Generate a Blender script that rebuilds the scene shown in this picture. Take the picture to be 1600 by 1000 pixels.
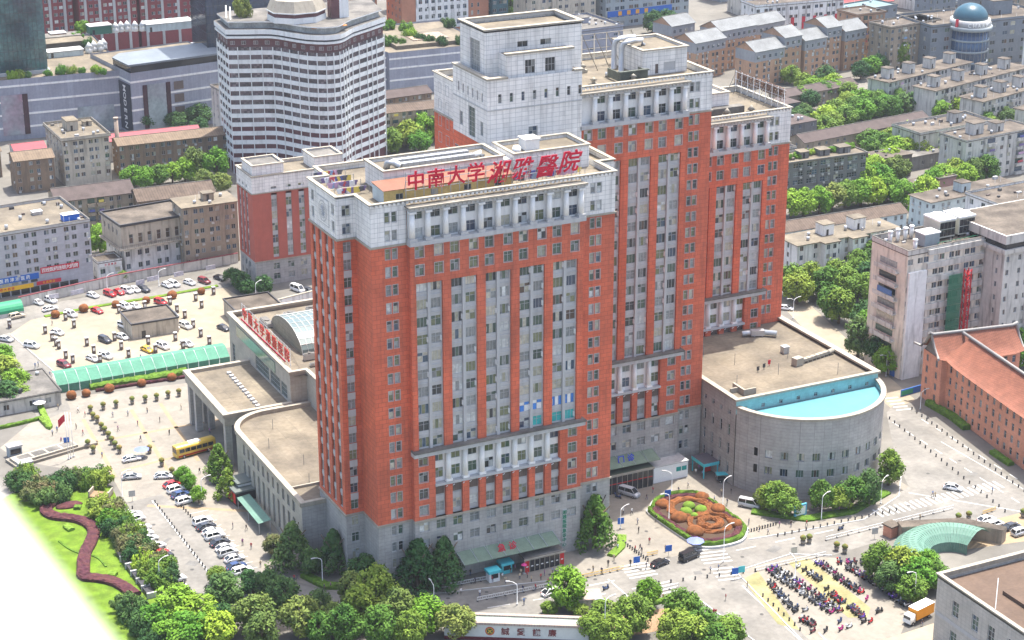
import bpy, bmesh, math, random
from mathutils import Vector, Matrix
R = math.radians
rnd = random.Random(7)
scene = bpy.context.scene
for o in list(bpy.data.objects): bpy.data.objects.remove(o)

# ---------------------------------------------------------------- camera
cam = bpy.data.cameras.new('camera'); camo = bpy.data.objects.new('camera', cam)
scene.collection.objects.link(camo); scene.camera = camo
cam.sensor_width = 36; cam.lens = 36 * 3075.1 / 1600
cam.clip_start = 0.2; cam.clip_end = 4000
CAM = Vector((-137.6, -342.5, 198.63))
camo.location = CAM
camo.rotation_euler = (R(90 - 20.504), 0, R(-26.207))
cam.dof.use_dof = True; cam.dof.focus_distance = 430; cam.dof.aperture_fstop = 69.2 / 1000 / 0.032
# ---------------------------------------------------------------- sky, sun, exposure
SUN_EL = R(72.5); SUN_DIR = Vector((0.834 * math.cos(SUN_EL), 0.552 * math.cos(SUN_EL), math.sin(SUN_EL))).normalized()
world = bpy.data.worlds.new('World'); scene.world = world; world.use_nodes = True
nt = world.node_tree; bg = nt.nodes['Background']
sky = nt.nodes.new('ShaderNodeTexSky'); sky.sky_type = 'NISHITA'; sky.sun_disc = False
sky.sun_elevation = SUN_EL; sky.sun_rotation = math.atan2(0.834, 0.552)
sky.air_density = 1.0; sky.dust_density = 4.0; sky.ozone_density = 1.0; sky.altitude = 50
nt.links.new(sky.outputs[0], bg.inputs[0]); bg.inputs[1].default_value = 0.15
sun = bpy.data.lights.new('sun', 'SUN'); sun.energy = 3.6; sun.angle = R(0.53); sun.color = (1, 0.95, 0.86)
suno = bpy.data.objects.new('sun', sun); scene.collection.objects.link(suno); suno.location = (0, 0, 300)
suno.rotation_euler = SUN_DIR.to_track_quat('Z', 'Y').to_euler()
scene.view_settings.view_transform = 'Standard'; scene.view_settings.look = 'None'
scene.view_settings.exposure = 1.35; scene.view_settings.gamma = 1.0; scene.view_settings.use_curve_mapping = False
scene.render.engine = 'CYCLES'
scene.cycles.max_bounces = 6; scene.cycles.diffuse_bounces = 3

# ================================================================ materials
MATS = {}
def mat(name, col, rough=0.8, var=0.12, scale=0.3, pattern=None, bump=0.0, spec=0.3, metal=0.0, objvar=0.0, col2=None, emit=0, stain=0.0):
    """procedural material in metres. pattern = (w, h, line colour, line width, offset)"""
    if name in MATS: return MATS[name]
    m = bpy.data.materials.new(name); m.use_nodes = True; MATS[name] = m
    n = m.node_tree.nodes; l = m.node_tree.links; b = n['Principled BSDF']
    b.inputs['Roughness'].default_value = rough; b.inputs['Metallic'].default_value = metal
    b.inputs['Specular IOR Level'].default_value = spec
    geo = n.new('ShaderNodeNewGeometry'); pos = geo.outputs['Position']
    base = n.new('ShaderNodeRGB'); base.outputs[0].default_value = (*col, 1); out = base.outputs[0]
    def mix(fac, a, c, mode='MIX'):
        x = n.new('ShaderNodeMix'); x.data_type = 'RGBA'; x.blend_type = mode
        if isinstance(fac, float): x.inputs[0].default_value = fac
        else: l.new(fac, x.inputs[0])
        l.new(a, x.inputs[6])
        if isinstance(c, tuple): x.inputs[7].default_value = (*c, 1)
        else: l.new(c, x.inputs[7])
        return x.outputs[2]
    def noise(sc, det=4, vec=None):
        t = n.new('ShaderNodeTexNoise'); t.inputs['Scale'].default_value = sc; t.inputs['Detail'].default_value = det
        l.new(vec if vec is not None else pos, t.inputs['Vector']); return t.outputs[0]
    def rng(s, a, c, lo=0.0, hi=1.0):
        r = n.new('ShaderNodeMapRange'); l.new(s, r.inputs[0]); r.inputs[1].default_value = a; r.inputs[2].default_value = c
        r.inputs[3].default_value = lo; r.inputs[4].default_value = hi; return r.outputs[0]
    if col2 is not None: out = mix(rng(noise(scale * 0.6), 0.38, 0.62), out, col2)
    if objvar:
        oi = n.new('ShaderNodeObjectInfo'); hs = n.new('ShaderNodeHueSaturation')
        l.new(rng(oi.outputs['Random'], 0, 1, 0.5 - 0.035 * objvar, 0.5 + 0.035 * objvar), hs.inputs['Hue'])
        l.new(rng(oi.outputs['Random'], 0, 1, 1 + 0.35 * objvar, 1 - 0.35 * objvar), hs.inputs['Value'])
        l.new(out, hs.inputs['Color']); out = hs.outputs[0]
    if pattern:
        w, h, lc, lw, off = pattern
        sep = n.new('ShaderNodeSeparateXYZ'); l.new(pos, sep.inputs[0])
        ad = n.new('ShaderNodeMath'); l.new(sep.outputs[0], ad.inputs[0]); l.new(sep.outputs[1], ad.inputs[1])
        cb = n.new('ShaderNodeCombineXYZ')
        if off == 'floor': l.new(sep.outputs[0], cb.inputs[0]); l.new(sep.outputs[1], cb.inputs[1])
        else: l.new(ad.outputs[0], cb.inputs[0]); l.new(sep.outputs[2], cb.inputs[1])
        br = n.new('ShaderNodeTexBrick'); l.new(cb.outputs[0], br.inputs['Vector'])
        br.offset = 0.5 if off == 1 else 0.0; br.inputs['Scale'].default_value = 1.0
        br.inputs['Brick Width'].default_value = w; br.inputs['Row Height'].default_value = h
        br.inputs['Mortar Size'].default_value = lw; br.inputs['Mortar Smooth'].default_value = 0.3; br.inputs['Bias'].default_value = 0
        l.new(mix(0.12, out, (0, 0, 0)), br.inputs['Color1']); l.new(out, br.inputs['Color2'])
        br.inputs['Mortar'].default_value = (*lc, 1); out = br.outputs[0]
    if var:
        v = rng(noise(scale), 0.3, 0.7, 1 - var, 1 + var)
        v2 = rng(noise(scale * 7, 2), 0.3, 0.7, 1 - var * 0.6, 1 + var * 0.6)
        mm = n.new('ShaderNodeMath'); mm.operation = 'MULTIPLY'; l.new(v, mm.inputs[0]); l.new(v2, mm.inputs[1])
        vm = n.new('ShaderNodeVectorMath'); vm.operation = 'SCALE'; l.new(out, vm.inputs[0]); l.new(mm.outputs[0], vm.inputs['Scale']); out = vm.outputs[0]
    if stain:      # weather streaks running down walls
        mp = n.new('ShaderNodeMapping'); mp.inputs['Scale'].default_value = (0.9, 0.9, 0.10); l.new(pos, mp.inputs[0])
        s = rng(noise(1.0, 5, mp.outputs[0]), 0.5, 0.72, 0.0, stain); out = mix(s, out, (0.05, 0.045, 0.04))
    l.new(out, b.inputs['Base Color'])
    if bump:
        bp = n.new('ShaderNodeBump'); bp.inputs['Strength'].default_value = bump; bp.inputs['Distance'].default_value = 0.1
        l.new(noise(scale * 8, 3), bp.inputs['Height']); l.new(bp.outputs[0], b.inputs['Normal'])
    if emit: b.inputs['Emission Color'].default_value = (*col, 1); b.inputs['Emission Strength'].default_value = emit
    return m
def plain(name, col, rough=0.6, spec=0.3, metal=0.0): return mat(name, col, rough, 0.05, 2.0, spec=spec, metal=metal)

RED = mat('red_tile', (0.67, 0.145, 0.07), 0.75, 0.16, 0.06, (1.6, 0.95, (0.40, 0.085, 0.05), 0.05, 1), col2=(0.58, 0.14, 0.075), stain=0.28)
WHT = mat('white_tile', (0.82, 0.80, 0.765), 0.55, 0.07, 0.12, (1.5, 1.0, (0.45, 0.45, 0.44), 0.045, 0), stain=0.28)
GRY = mat('grey_granite', (0.40, 0.385, 0.365), 0.6, 0.13, 0.2, (1.4, 0.8, (0.26, 0.25, 0.24), 0.035, 0), stain=0.15)
GRYP = mat('grey_panel', (0.45, 0.45, 0.445), 0.6, 0.06, 0.2, stain=0.2)
CORN = mat('cornice_stone', (0.34, 0.308, 0.25), 0.7, 0.1, 0.5, stain=0.25)
ROOF = mat('roof_screed', (0.195, 0.165, 0.12), 0.9, 0.22, 0.15, col2=(0.14, 0.12, 0.092), pattern=(4.0, 4.0, (0.12, 0.105, 0.085), 0.05, 'floor'))
ROOFD = mat('roof_brown', (0.075, 0.062, 0.05), 0.9, 0.3, 0.25, col2=(0.12, 0.10, 0.08))
ROOFG = mat('roof_grey', (0.16, 0.15, 0.135), 0.9, 0.25, 0.25, col2=(0.10, 0.095, 0.088))
WCOL = mat('white_column', (0.78, 0.77, 0.745), 0.6, 0.05, 0.4, stain=0.2)
FRAME = plain('window_frame_alu', (0.42, 0.43, 0.44), 0.4, 0.5)
FRAMEW = plain('window_frame_pale', (0.62, 0.62, 0.60), 0.5)
DARKM = plain('dark_metal', (0.05, 0.05, 0.055), 0.5)
STEEL = plain('galvanised_steel', (0.45, 0.46, 0.47), 0.4, 0.5, 0.5)
WPAINT = plain('white_paint', (0.78, 0.78, 0.76), 0.5)
PANE = [mat('pane_' + k, c, 0.12, 0.25, 1.3, spec=0.6, objvar=0.6) for k, c in dict(
    dark=(0.035, 0.045, 0.05), green=(0.07, 0.11, 0.085), curtain=(0.44, 0.42, 0.33), grey=(0.24, 0.255, 0.25),
    blue=(0.06, 0.09, 0.13), pale=(0.56, 0.58, 0.56), olive=(0.16, 0.18, 0.10), brown=(0.10, 0.07, 0.055)).items()]
PW_H = [1.6, 3, 2.6, 5, 1, 1.6, 2.6, 0.3]; PW_D = [6, 1, 1, 3, 3, 0.5, 0.5, 2]
LOUV = mat('louvre_brown', (0.16, 0.125, 0.11), 0.6, 0.1, 1.0, (0.5, 0.25, (0.09, 0.07, 0.06), 0.04, 0))
TEALGLASS = mat('pane_teal_poster', (0.05, 0.45, 0.42), 0.3, 0.2, 0.5); BLUEPOST = mat('pane_blue_poster', (0.06, 0.22, 0.6), 0.3, 0.2, 0.5)

# ================================================================ mesh helper
COL = scene.collection
class MB:
    def __init__(s): s.v = []; s.f = []; s.m = []; s.smooth = []
    def face(s, pts, m=0, sm=False):
        i = len(s.v); s.v += [tuple(p) for p in pts]; s.f.append(tuple(range(i, i + len(pts)))); s.m.append(m); s.smooth.append(sm)
    def box(s, x0, x1, y0, y1, z0, z1, m=0, bottom=True):
        i = len(s.v); s.v += [(x, y, z) for z in (z0, z1) for x, y in ((x0, y0), (x1, y0), (x1, y1), (x0, y1))]
        fs = [(4, 5, 6, 7), (0, 1, 5, 4), (1, 2, 6, 5), (2, 3, 7, 6), (3, 0, 4, 7)] + ([(3, 2, 1, 0)] if bottom else [])
        for f in fs: s.f.append(tuple(i + k for k in f)); s.m.append(m); s.smooth.append(False)
        return s
    def prism(s, poly, z0, z1, m=0, mtop=None, bottom=False, top=True, sm=False):
        n = len(poly); i = len(s.v); s.v += [(p[0], p[1], z0) for p in poly] + [(p[0], p[1], z1) for p in poly]
        for k in range(n):
            q = (k + 1) % n; s.f.append((i + k, i + q, i + n + q, i + n + k)); s.m.append(m); s.smooth.append(sm)
        if top: s.f.append(tuple(range(i + n, i + 2 * n))); s.m.append(m if mtop is None else mtop); s.smooth.append(False)
        if bottom: s.f.append(tuple(range(i + n - 1, i - 1, -1))); s.m.append(m); s.smooth.append(False)
        return s
    def cyl(s, x, y, z0, z1, r0, r1=None, n=10, m=0, cap=True, sm=True):
        r1 = r0 if r1 is None else r1; i = len(s.v)
        for z, r in ((z0, r0), (z1, r1)):
            s.v += [(x + r * math.cos(2 * math.pi * k / n), y + r * math.sin(2 * math.pi * k / n), z) for k in range(n)]
        for k in range(n):
            q = (k + 1) % n; s.f.append((i + k, i + q, i + n + q, i + n + k)); s.m.append(m); s.smooth.append(sm)
        if cap:
            s.f.append(tuple(range(i + n, i + 2 * n))); s.m.append(m); s.smooth.append(False)
            s.f.append(tuple(range(i + n - 1, i - 1, -1))); s.m.append(m); s.smooth.append(False)
        return s
    def tube(s, pts, r, n=6, m=0, r1=None):
        pts = [Vector(p) for p in pts]; i = len(s.v); k = len(pts)
        for a, p in enumerate(pts):
            d = (pts[min(a + 1, k - 1)] - pts[max(a - 1, 0)]).normalized()
            u = d.orthogonal().normalized(); w = d.cross(u); rr = r if r1 is None else r + (r1 - r) * a / (k - 1)
            s.v += [tuple(p + (u * math.cos(2 * math.pi * j / n) + w * math.sin(2 * math.pi * j / n)) * rr) for j in range(n)]
        for a in range(k - 1):
            for j in range(n):
                q = (j + 1) % n; s.f.append((i + a * n + j, i + a * n + q, i + a * n + n + q, i + a * n + n + j)); s.m.append(m); s.smooth.append(True)
        s.f.append(tuple(i + j for j in range(n))); s.m.append(m); s.smooth.append(False)
        s.f.append(tuple(i + (k - 1) * n + j for j in range(n))); s.m.append(m); s.smooth.append(False)
        return s
    def ball(s, x, y, z, rx, ry, rz, n=10, k=6, m=0, jit=0, z0=-1.0, rg=None):
        i = len(s.v); rg = rg or rnd
        for a in range(k + 1):
            t = -math.pi / 2 + math.pi * a / k; zz = max(math.sin(t), z0); c = math.cos(t)
            for b in range(n):
                q = 1 + (rg.uniform(-jit, jit) if jit else 0); w = 2 * math.pi * b / n
                s.v.append((x + rx * c * math.cos(w) * q, y + ry * c * math.sin(w) * q, z + rz * zz * q))
        for a in range(k):
            for b in range(n):
                q = (b + 1) % n; s.f.append((i + a * n + b, i + a * n + q, i + a * n + n + q, i + a * n + n + b)); s.m.append(m); s.smooth.append(True)
        return s
    def mesh(s, name, mats):
        me = bpy.data.meshes.new(name); me.from_pydata(s.v, [], s.f)
        for mm in (mats if isinstance(mats, (list, tuple)) else [mats]): me.materials.append(mm)
        me.polygons.foreach_set('material_index', s.m); me.polygons.foreach_set('use_smooth', s.smooth); me.update(); return me
    def build(s, name, mats, parent=None, loc=None, rz=0):
        return link(name, s.mesh(name, mats), parent, loc, rz)
def link(name, me, parent=None, loc=None, rz=0, sc=None):
    o = bpy.data.objects.new(name, me); COL.objects.link(o)
    if parent is not None: o.parent = parent
    if loc is not None: o.location = loc if len(loc) == 3 else (loc[0], loc[1], 0)
    if rz: o.rotation_euler = (0, 0, rz)
    if sc: o.scale = sc if isinstance(sc, tuple) else (sc, sc, sc)
    return o
def tag(o, label=None, cat=None, group=None, kind=None):
    if label: o['label'] = label
    if cat: o['category'] = cat
    if group: o['group'] = group
    if kind: o['kind'] = kind
    return o
def thing(name, label, cat, loc=(0, 0, 0), rz=0, group=None):
    return tag(link(name, None, None, loc, rz), label, cat, group)
def struct(name, mb, m): return tag(mb.build(name, m), kind='structure')
def setmats(o, mats):
    for i, m in enumerate(mats):
        if m is None or i >= len(o.material_slots): continue
        o.material_slots[i].link = 'OBJECT'; o.material_slots[i].material = m
def copy_tree(o, parent=None):
    c = o.copy(); COL.objects.link(c); c.parent = parent
    for ch in list(o.children):
        if ch is not c: copy_tree(ch, c)
    return c

# ---------------------------------------------------------------- walls with openings
def wall(mb, face, c, u0, u1, z0, z1, holes=(), depth=0.3, m=0, mrev=None):
    P = (lambda u, z, d: (u, c + d, z)) if face == 'F' else (lambda u, z, d: (c + d, u, z))
    hs = [h for h in holes]
    us = sorted({round(x, 4) for x in [u0, u1] + [e for h in hs for e in h[:2]] if u0 - 1e-6 <= x <= u1 + 1e-6})
    zs = sorted({round(x, 4) for x in [z0, z1] + [e for h in hs for e in h[2:4]] if z0 - 1e-6 <= x <= z1 + 1e-6})
    for a in range(len(zs) - 1):
        zc = (zs[a] + zs[a + 1]) / 2; row = [h for h in hs if h[2] < zc < h[3]]; start = None
        for b in range(len(us) - 1):
            uc = (us[b] + us[b + 1]) / 2; inside = any(h[0] < uc < h[1] for h in row)
            if not inside and start is None: start = us[b]
            if inside and start is not None: mb.face([P(start, zs[a], 0), P(us[b], zs[a], 0), P(us[b], zs[a + 1], 0), P(start, zs[a + 1], 0)], m); start = None
        if start is not None: mb.face([P(start, zs[a], 0), P(us[-1], zs[a], 0), P(us[-1], zs[a + 1], 0), P(start, zs[a + 1], 0)], m)
    r = m if mrev is None else mrev
    for h in hs:
        a, b, e, f = h[:4]; D = depth
        for (p, q) in (((a, e), (b, e)), ((b, e), (b, f)), ((b, f), (a, f)), ((a, f), (a, e))):
            mb.face([P(p[0], p[1], 0), P(q[0], q[1], 0), P(q[0], q[1], D), P(p[0], p[1], D)], r)
WM = {}
def win_mesh(w, h, style='cross', sur=0.0):
    """facing -Y, base centre at origin. slots: 0 frame, 1 pane A, 2 pane B, 3 surround"""
    key = (round(w, 2), round(h, 2), style, round(sur, 2))
    if key in WM: return WM[key]
    mb = MB(); t = 0.07; hw = w / 2
    def bar(x0, x1, z0, z1): mb.box(x0, x1, -0.06, 0.0, z0, z1, 0)
    bar(-hw, -hw + t, 0, h); bar(hw - t, hw, 0, h); bar(-hw + t, hw - t, 0, t); bar(-hw + t, hw - t, h - t, h)
    def pane(x0, x1, z0, z1, m): mb.face([(x0, 0.01, z0), (x1, 0.01, z0), (x1, 0.01, z1), (x0, 0.01, z1)], m)
    if style == 'cross':
        zt = h * 0.66; bar(-0.04, 0.04, t, h - t); bar(-hw + t, -0.04, zt - 0.03, zt + 0.03); bar(0.04, hw - t, zt - 0.03, zt + 0.03)
        pane(-hw, 0, 0, zt, 1); pane(0, hw, 0, zt, 2); pane(-hw, 0, zt, h, 2); pane(0, hw, zt, h, 1)
    elif style == 'two':
        bar(-0.035, 0.035, t, h - t); pane(-hw, 0, 0, h, 1); pane(0, hw, 0, h, 2)
    elif style == 'tall':
        zt = h * 0.62; bar(-hw + t, hw - t, zt - 0.03, zt + 0.03); pane(-hw, hw, 0, zt, 1); pane(-hw, hw, zt, h, 2)
    elif style == 'grid':
        nx, nz = max(2, round(w / 0.9)), max(2, round(h / 1.2))
        for k in range(1, nx): bar(-hw + w * k / nx - 0.03, -hw + w * k / nx + 0.03, t, h - t)
        for k in range(1, nz): mb.box(-hw + t, hw - t, -0.04, 0.0, h * k / nz - 0.03, h * k / nz + 0.03, 0)
        for i in range(nx):
            for k in range(nz): pane(-hw + w * i / nx, -hw + w * (i + 1) / nx, h * k / nz, h * (k + 1) / nz, 1 + (i * 3 + k * 2) % 5 // 3)
    elif style == 'three':
        bar(-hw / 3 - 0.03, -hw / 3 + 0.03, t, h - t); bar(hw / 3 - 0.03, hw / 3 + 0.03, t, h - t)
        pane(-hw, -hw / 3, 0, h, 1); pane(-hw / 3, hw / 3, 0, h, 2); pane(hw / 3, hw, 0, h, 1)
    else: pane(-hw, hw, 0, h, 1)
    if sur:
        y0, y1 = -sur - 0.05, -sur + 0.002; s = 0.10
        for x0, x1, z0, z1 in ((-hw - s, -hw, -s, h + s), (hw, hw + s, -s, h + s), (-hw, hw, h, h + s), (-hw, hw, -s, 0)): mb.box(x0, x1, y0, y1, z0, z1, 3)
    me = mb.mesh('window', [FRAME, PANE[0], PANE[1], GRYP]); WM[key] = me; return me
def window(parent, face, u, c, z, w, h, style='cross', sur=0.0, rec=0.25, wts=PW_H, frame=None, panes=None, name='window', rg=rnd):
    o = link(name, win_mesh(w, h, style, sur and rec), parent, (u, c + rec, z) if face == 'F' else (c + rec, u, z), 0 if face == 'F' else -math.pi / 2)
    a = rg.choices(PANE, wts)[0]; b = a if rg.random() < 0.45 else rg.choices(PANE, wts)[0]
    if panes: a, b = panes
    setmats(o, [frame, a, b]); return o
def smooth(pts, n=6):
    out = []; P2 = [Vector(p) for p in pts]
    for i in range(len(P2) - 1):
        p0, p1, p2, p3 = P2[max(i - 1, 0)], P2[i], P2[i + 1], P2[min(i + 2, len(P2) - 1)]
        for k in range(n): t = k / n; out.append(.5 * ((2 * p1) + (-p0 + p2) * t + (2 * p0 - 5 * p1 + 4 * p2 - p3) * t * t + (-p0 + 3 * p1 - 3 * p2 + p3) * t ** 3))
    out.append(P2[-1]); return [tuple(p) for p in out]
def parapet(mb, x0, x1, y0, y1, z0, z1, t=0.35, over=0.25, m=0, mcap=None, cap=0.25, gap=None, skip=''):
    """ring wall with a coping that overhangs"""
    mc = m if mcap is None else mcap
    ya, yb = y0 + t, y1 - t; spans = [(ya, yb)] if not gap else [(ya, gap[0]), (gap[1], yb)]
    for (a, b, c, d) in [(x0, x1, y0, ya), (x0, x1, yb, y1)] + [(x0, x0 + t, *s) for s in spans if 'L' not in skip] + [(x1 - t, x1, *s) for s in spans if 'R' not in skip]: mb.box(a, b, c, d, z0, z1 - cap, m)
    o = over
    ya, yb = y0 + t + 0.15, y1 - t - 0.15; spans = [(ya, yb)] if not gap else [(ya, gap[0]), (gap[1], yb)]; xa, xb = x0 - (0 if 'L' in skip else o), x1 + (0 if 'R' in skip else o)
    for (a, b, c, d) in [(xa, xb, y0 - o, ya), (xa, xb, yb, y1 + o)] + [(x0 - o, x0 + t + 0.15, *s) for s in spans if 'L' not in skip] + [(x1 - t - 0.15, x1 + o, *s) for s in spans if 'R' not in skip]: mb.box(a, b, c, d, z1 - cap, z1, mc)
def text_mesh(s, size, depth=0.12, shear=0.0):
    cu = bpy.data.curves.new('txt', 'FONT'); cu.body = s; cu.size = size; cu.extrude = depth; cu.align_x = 'CENTER'; cu.resolution_u = 2
    cu.offset = size * 0.014; cu.shear = shear
    o = bpy.data.objects.new('txt', cu); COL.objects.link(o)
    me = bpy.data.meshes.new_from_object(o.evaluated_get(bpy.context.evaluated_depsgraph_get())); bpy.data.objects.remove(o); bpy.data.curves.remove(cu)
    return me
def lettering(parent, s, size, loc, m, face='F', depth=0.1, gap=1.0, vertical=False, name='character', shear=0.0, reverse=False):
    """upright characters, each a mesh of its own; loc = left/top start"""
    for i, ch in enumerate(s):
        if ch == ' ': continue
        me = text_mesh(ch, size, depth, shear); me.materials.clear(); me.materials.append(m)
        o = bpy.data.objects.new(name, me); COL.objects.link(o); o.parent = parent
        d = i * size * gap
        if face == 'F':
            o.rotation_euler = (math.pi / 2, 0, 0); o.location = (loc[0] + (0 if vertical else d), loc[1], loc[2] - (d if vertical else 0))
        else:
            o.rotation_euler = (math.pi / 2, 0, -math.pi / 2); o.location = (loc[0], loc[1] - (0 if vertical else d), loc[2] - (d if vertical else 0))

# ================================================================ hospital towers
FH = 3.8
LEDGE = MB().box(-1.25, 1.25, -0.14, 0, 0, 0.2).mesh('spandrel_ledge', GRYP)
def tower(root, X0, X1, yF, yB, cx0, nred, wl, wr, jmin, zlow=0.0, base=True, xcut=-1e9, pgap=None):
    zb = 15.2; zr = zb + FH * nred; zt = zr + 2 * FH; zp = zt + 1.4; cx1 = cx0 + 39.1; xc = (cx0 + cx1) / 2; yc = yF - 1.5
    gb, rw, ww, bw = MB(), MB(), MB(), MB()
    piers = []
    if wl: piers.append((X0, cx0, wl))
    if wr: piers.append((cx1, X1, wr))
    for (a, b, wx) in piers:
        hg, hr, hw = [], [], []
        for k in range(1, nred + 6):
            z = k * FH + 0.95; 
            if z < zlow: continue
            for x in wx: (hg if z < zb else hr if z < zr else hw).append((x - 0.52, x + 0.52, z, z + 2.15))
        if base: wall(gb, 'F', yF, a, b, 0, zb, hg)
        wall(rw, 'F', yF, a, b, zb, zr, hr); wall(ww, 'F', yF, a, b, zr, zp - 0.3, hw)
        for h in hg + hr + hw: window(root, 'F', (h[0] + h[1]) / 2, yF, h[2], 1.04, 2.15, 'tall', sur=1)
    # plain sides and back
    for mb, z0, z1 in ((gb, 0, zb), (rw, zb, zr), (ww, zr, zp - 0.3)):
        if mb is gb and not base: continue
        wall(mb, 'L', X0, yF, yB, z0, z1); wall(mb, 'L', X1, yF, yB, z0, z1); wall(mb, 'F', yB, X0, X1, z0, z1)
        for x in (cx0, cx1):
            if X0 <= x: wall(mb, 'L', x, yc, yF, z0, min(z1, zr))
    js = [j for j in range(10) if j >= jmin]; xw = [xc + (j - 4.5) * 3.87 for j in range(10)]
    xs0 = max(cx0, X0, xcut)
    if base:   # granite base of the centre
        hs = [(xw[j] - 1.1, xw[j] + 1.1, k * FH + 1.0, k * FH + 3.1) for j in js for k in (2, 3)]
        wall(gb, 'F', yc, xs0, cx1, 0, zb, hs, 0.35)
        for h in hs: window(root, 'F', (h[0] + h[1]) / 2, yc, h[2], 2.2, 2.1, 'cross', rec=0.35)
    # floors 4-5: short red pilasters, floors 6-7: columns
    yr = yc + 0.75
    zl = max(15.2, zlow)
    hs = [(xw[j] - 1.0, xw[j] + 1.0, 16.2, 18.4) for j in js if 0 < j < 9]
    ho = [(xw[j] - 1.0, xw[j] + 1.0, k * FH + 1.0, k * FH + 3.3) for j in js if j in (0, 9) for k in (4, 5, 6, 7)]
    wall(bw, 'F', yr, max(xs0, cx0 + 4.8), cx1 - 5.1, zb, 22.8, hs, 0.15)
    for h in hs: window(root, 'F', (h[0] + h[1]) / 2, yr, h[2], 2.0, 2.2, 'cross', rec=0.15)
    for j in js:
        if 0 < j < 9:
            MB().box(xw[j] - 1.05, xw[j] + 1.05, yr - 0.10, yr - 0.01, 20.2, 22.5).build('louvre_panel', LOUV, root)
            MB().box(xw[j] - 1.1, xw[j] + 1.1, yr - 0.16, yr - 0.01, 18.6, 19.9).build('spandrel_panel', GRYP, root)
    for k in range(7):
        x = xc + (k - 3) * 3.87
        if x < xs0 + 0.5 or (k - 3 + 4.5) < jmin - 0.6: continue
        MB().box(x - 0.75, x + 0.75, yc, yr - 0.003, zb + 0.003, 22.3).build('pilaster', RED, root)
        for s in (-0.8, 0.8): MB().tube([(x + s, yc - 0.1, 21.9), (x + s, yc - 0.9, 22.5)], 0.07, 5).build('flood_lamp', WPAINT, root)
        c = MB().cyl(x, yc + 0.42, 23.5, 29.7, 0.62, 0.56, 14); c.box(x - 0.7, x + 0.7, yc - 0.2, yc + 1.0, 29.7, 30.1); c.box(x - 0.72, x + 0.72, yc - 0.22, yc + 1.0, 23.0, 23.5); c.build('column', WCOL, root)
    hw = [(xw[j] - 1.0, xw[j] + 1.0, k * FH + 1.0, k * FH + 3.3) for j in js if 0 < j < 9 for k in (6, 7)]
    lw = MB(); wall(lw, 'F', yr + 0.25, max(xs0, cx0 + 4.8), cx1 - 5.1, 22.8, 30.4, hw, 0.15); lw.build('loggia_wall', WCOL, root)
    for h in hw: window(root, 'F', (h[0] + h[1]) / 2, yr + 0.25, h[2], 2.0, 2.3, 'cross', rec=0.15)
    for a, b, jj in ((cx0, cx0 + 4.8, 0), (cx1 - 5.1, cx1, 9)):
        if a < X0: continue
        hh = [h for h in ho if a < h[0] < b]
        wall(rw, 'F', yc, a, b, zb, 30.4, hh, 0.3); wall(rw, 'L', b if jj == 0 else a, yc, yr + 0.25, zb, 30.4)
        for h in hh: window(root, 'F', (h[0] + h[1]) / 2, yc, h[2], 2.0, 2.3, 'cross', sur=1, rec=0.3)
    m = MB(); m.box(max(xs0, cx0 + 4.7), cx1 - 5.0, yc - 0.35, yr + 0.2, 22.45, 22.95); m.build('ledge', GRYP, root)
    m = MB(); m.box(max(xs0 - 0.3, cx0 - 0.9), cx1 + 0.5, yc - 1.0, yc + 0.9, 30.0, 30.9); m.box(max(xs0 - 0.3, cx0 - 1.1), cx1 + 0.7, yc - 1.25, yc + 0.9, 30.9, 31.25, 1); m.build('cornice', [GRYP, ROOFG], root)
    # strip bays
    zs1 = zr - 8.4; nrow = int(round((zr - 7.6 - 30.4) / FH)); bays = [(cx0 + 1.2 + k * 7.7, cx0 + 7.0 + k * 7.7) for k in range(5)]
    hs = []
    for (a, b) in bays:
        if b < xs0 + 1 or (a - cx0) / 3.87 + 0.6 < jmin - 1: continue
        for q in range(nrow):
            z = 30.4 + q * FH + (0.95 if q else 1.1)
            for x in (a + 1.42, b - 1.42): hs.append((x - 1.2, x + 1.2, z, z + 2.2))
    wall(bw, 'F', yc + 0.55, xs0, cx1, 31.25, zs1, hs, 0.18)
    for h in hs:
        q = int((h[2] - 30.4) / FH); pn = None
        if root.name == 'hospital_tower' and h[0] > cx0 + 22 and X0 < 5:
            if q == 1: pn = (BLUEPOST, WPAINT)
            if q == 0 and h[0] > cx0 + 25: pn = (TEALGLASS, TEALGLASS)
        o = window(root, 'F', (h[0] + h[1]) / 2, yc + 0.55, h[2], 2.4, 2.2, 'three' if rnd.random() < 0.5 else 'cross', rec=0.18, panes=pn)
        if rnd.random() < 0.45:
            s = rnd.choice((-1, 1)); sh = MB().box(-0.03, 0.03, -0.5, 0, 0, 1.1); sh.build('open_sash', WPAINT, o, (s * 1.0, -0.02, 0.5), R(20 * s))
    for (a, b) in bays:
        if b < xs0 + 1: continue
        x = (a + b) / 2
        MB().box(x - 0.32, x + 0.32, yc + 0.15, yc + 0.54, 31.26, zs1 - 0.01).build('mullion_column', GRYP, root)
        for q in range(1, nrow):
            z = 30.4 + q * FH
            for ux in ((a + x) / 2 - 0.2, (x + b) / 2 + 0.2): link('spandrel_ledge', LEDGE, root, (ux, yc + 0.545, z + 0.02))
    edges = [cx0] + [e for b in bays for e in b] + [cx1]
    for k in range(0, len(edges), 2):
        if edges[k + 1] < xs0 + 0.3: continue
        MB().box(max(edges[k], xs0) + 0.002, edges[k + 1] - 0.002, yc, yc + 0.53, 31.26, zs1).build('pilaster', RED, root)
    # red band with two rows of single windows
    xp = [e for (a, b) in bays for e in (a + 0.85, b - 0.75)]
    hs = [(x - 0.95, x + 0.95, z, z + 2.3) for x in xp if x > xs0 + 1 and (x - cx0) / 3.87 > jmin - 1 for z in (zr - 7.6 + 0.9, zr - 3.8 + 0.9)]
    wall(rw, 'F', yc, xs0, cx1, zs1, zr, hs, 0.3)
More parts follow.
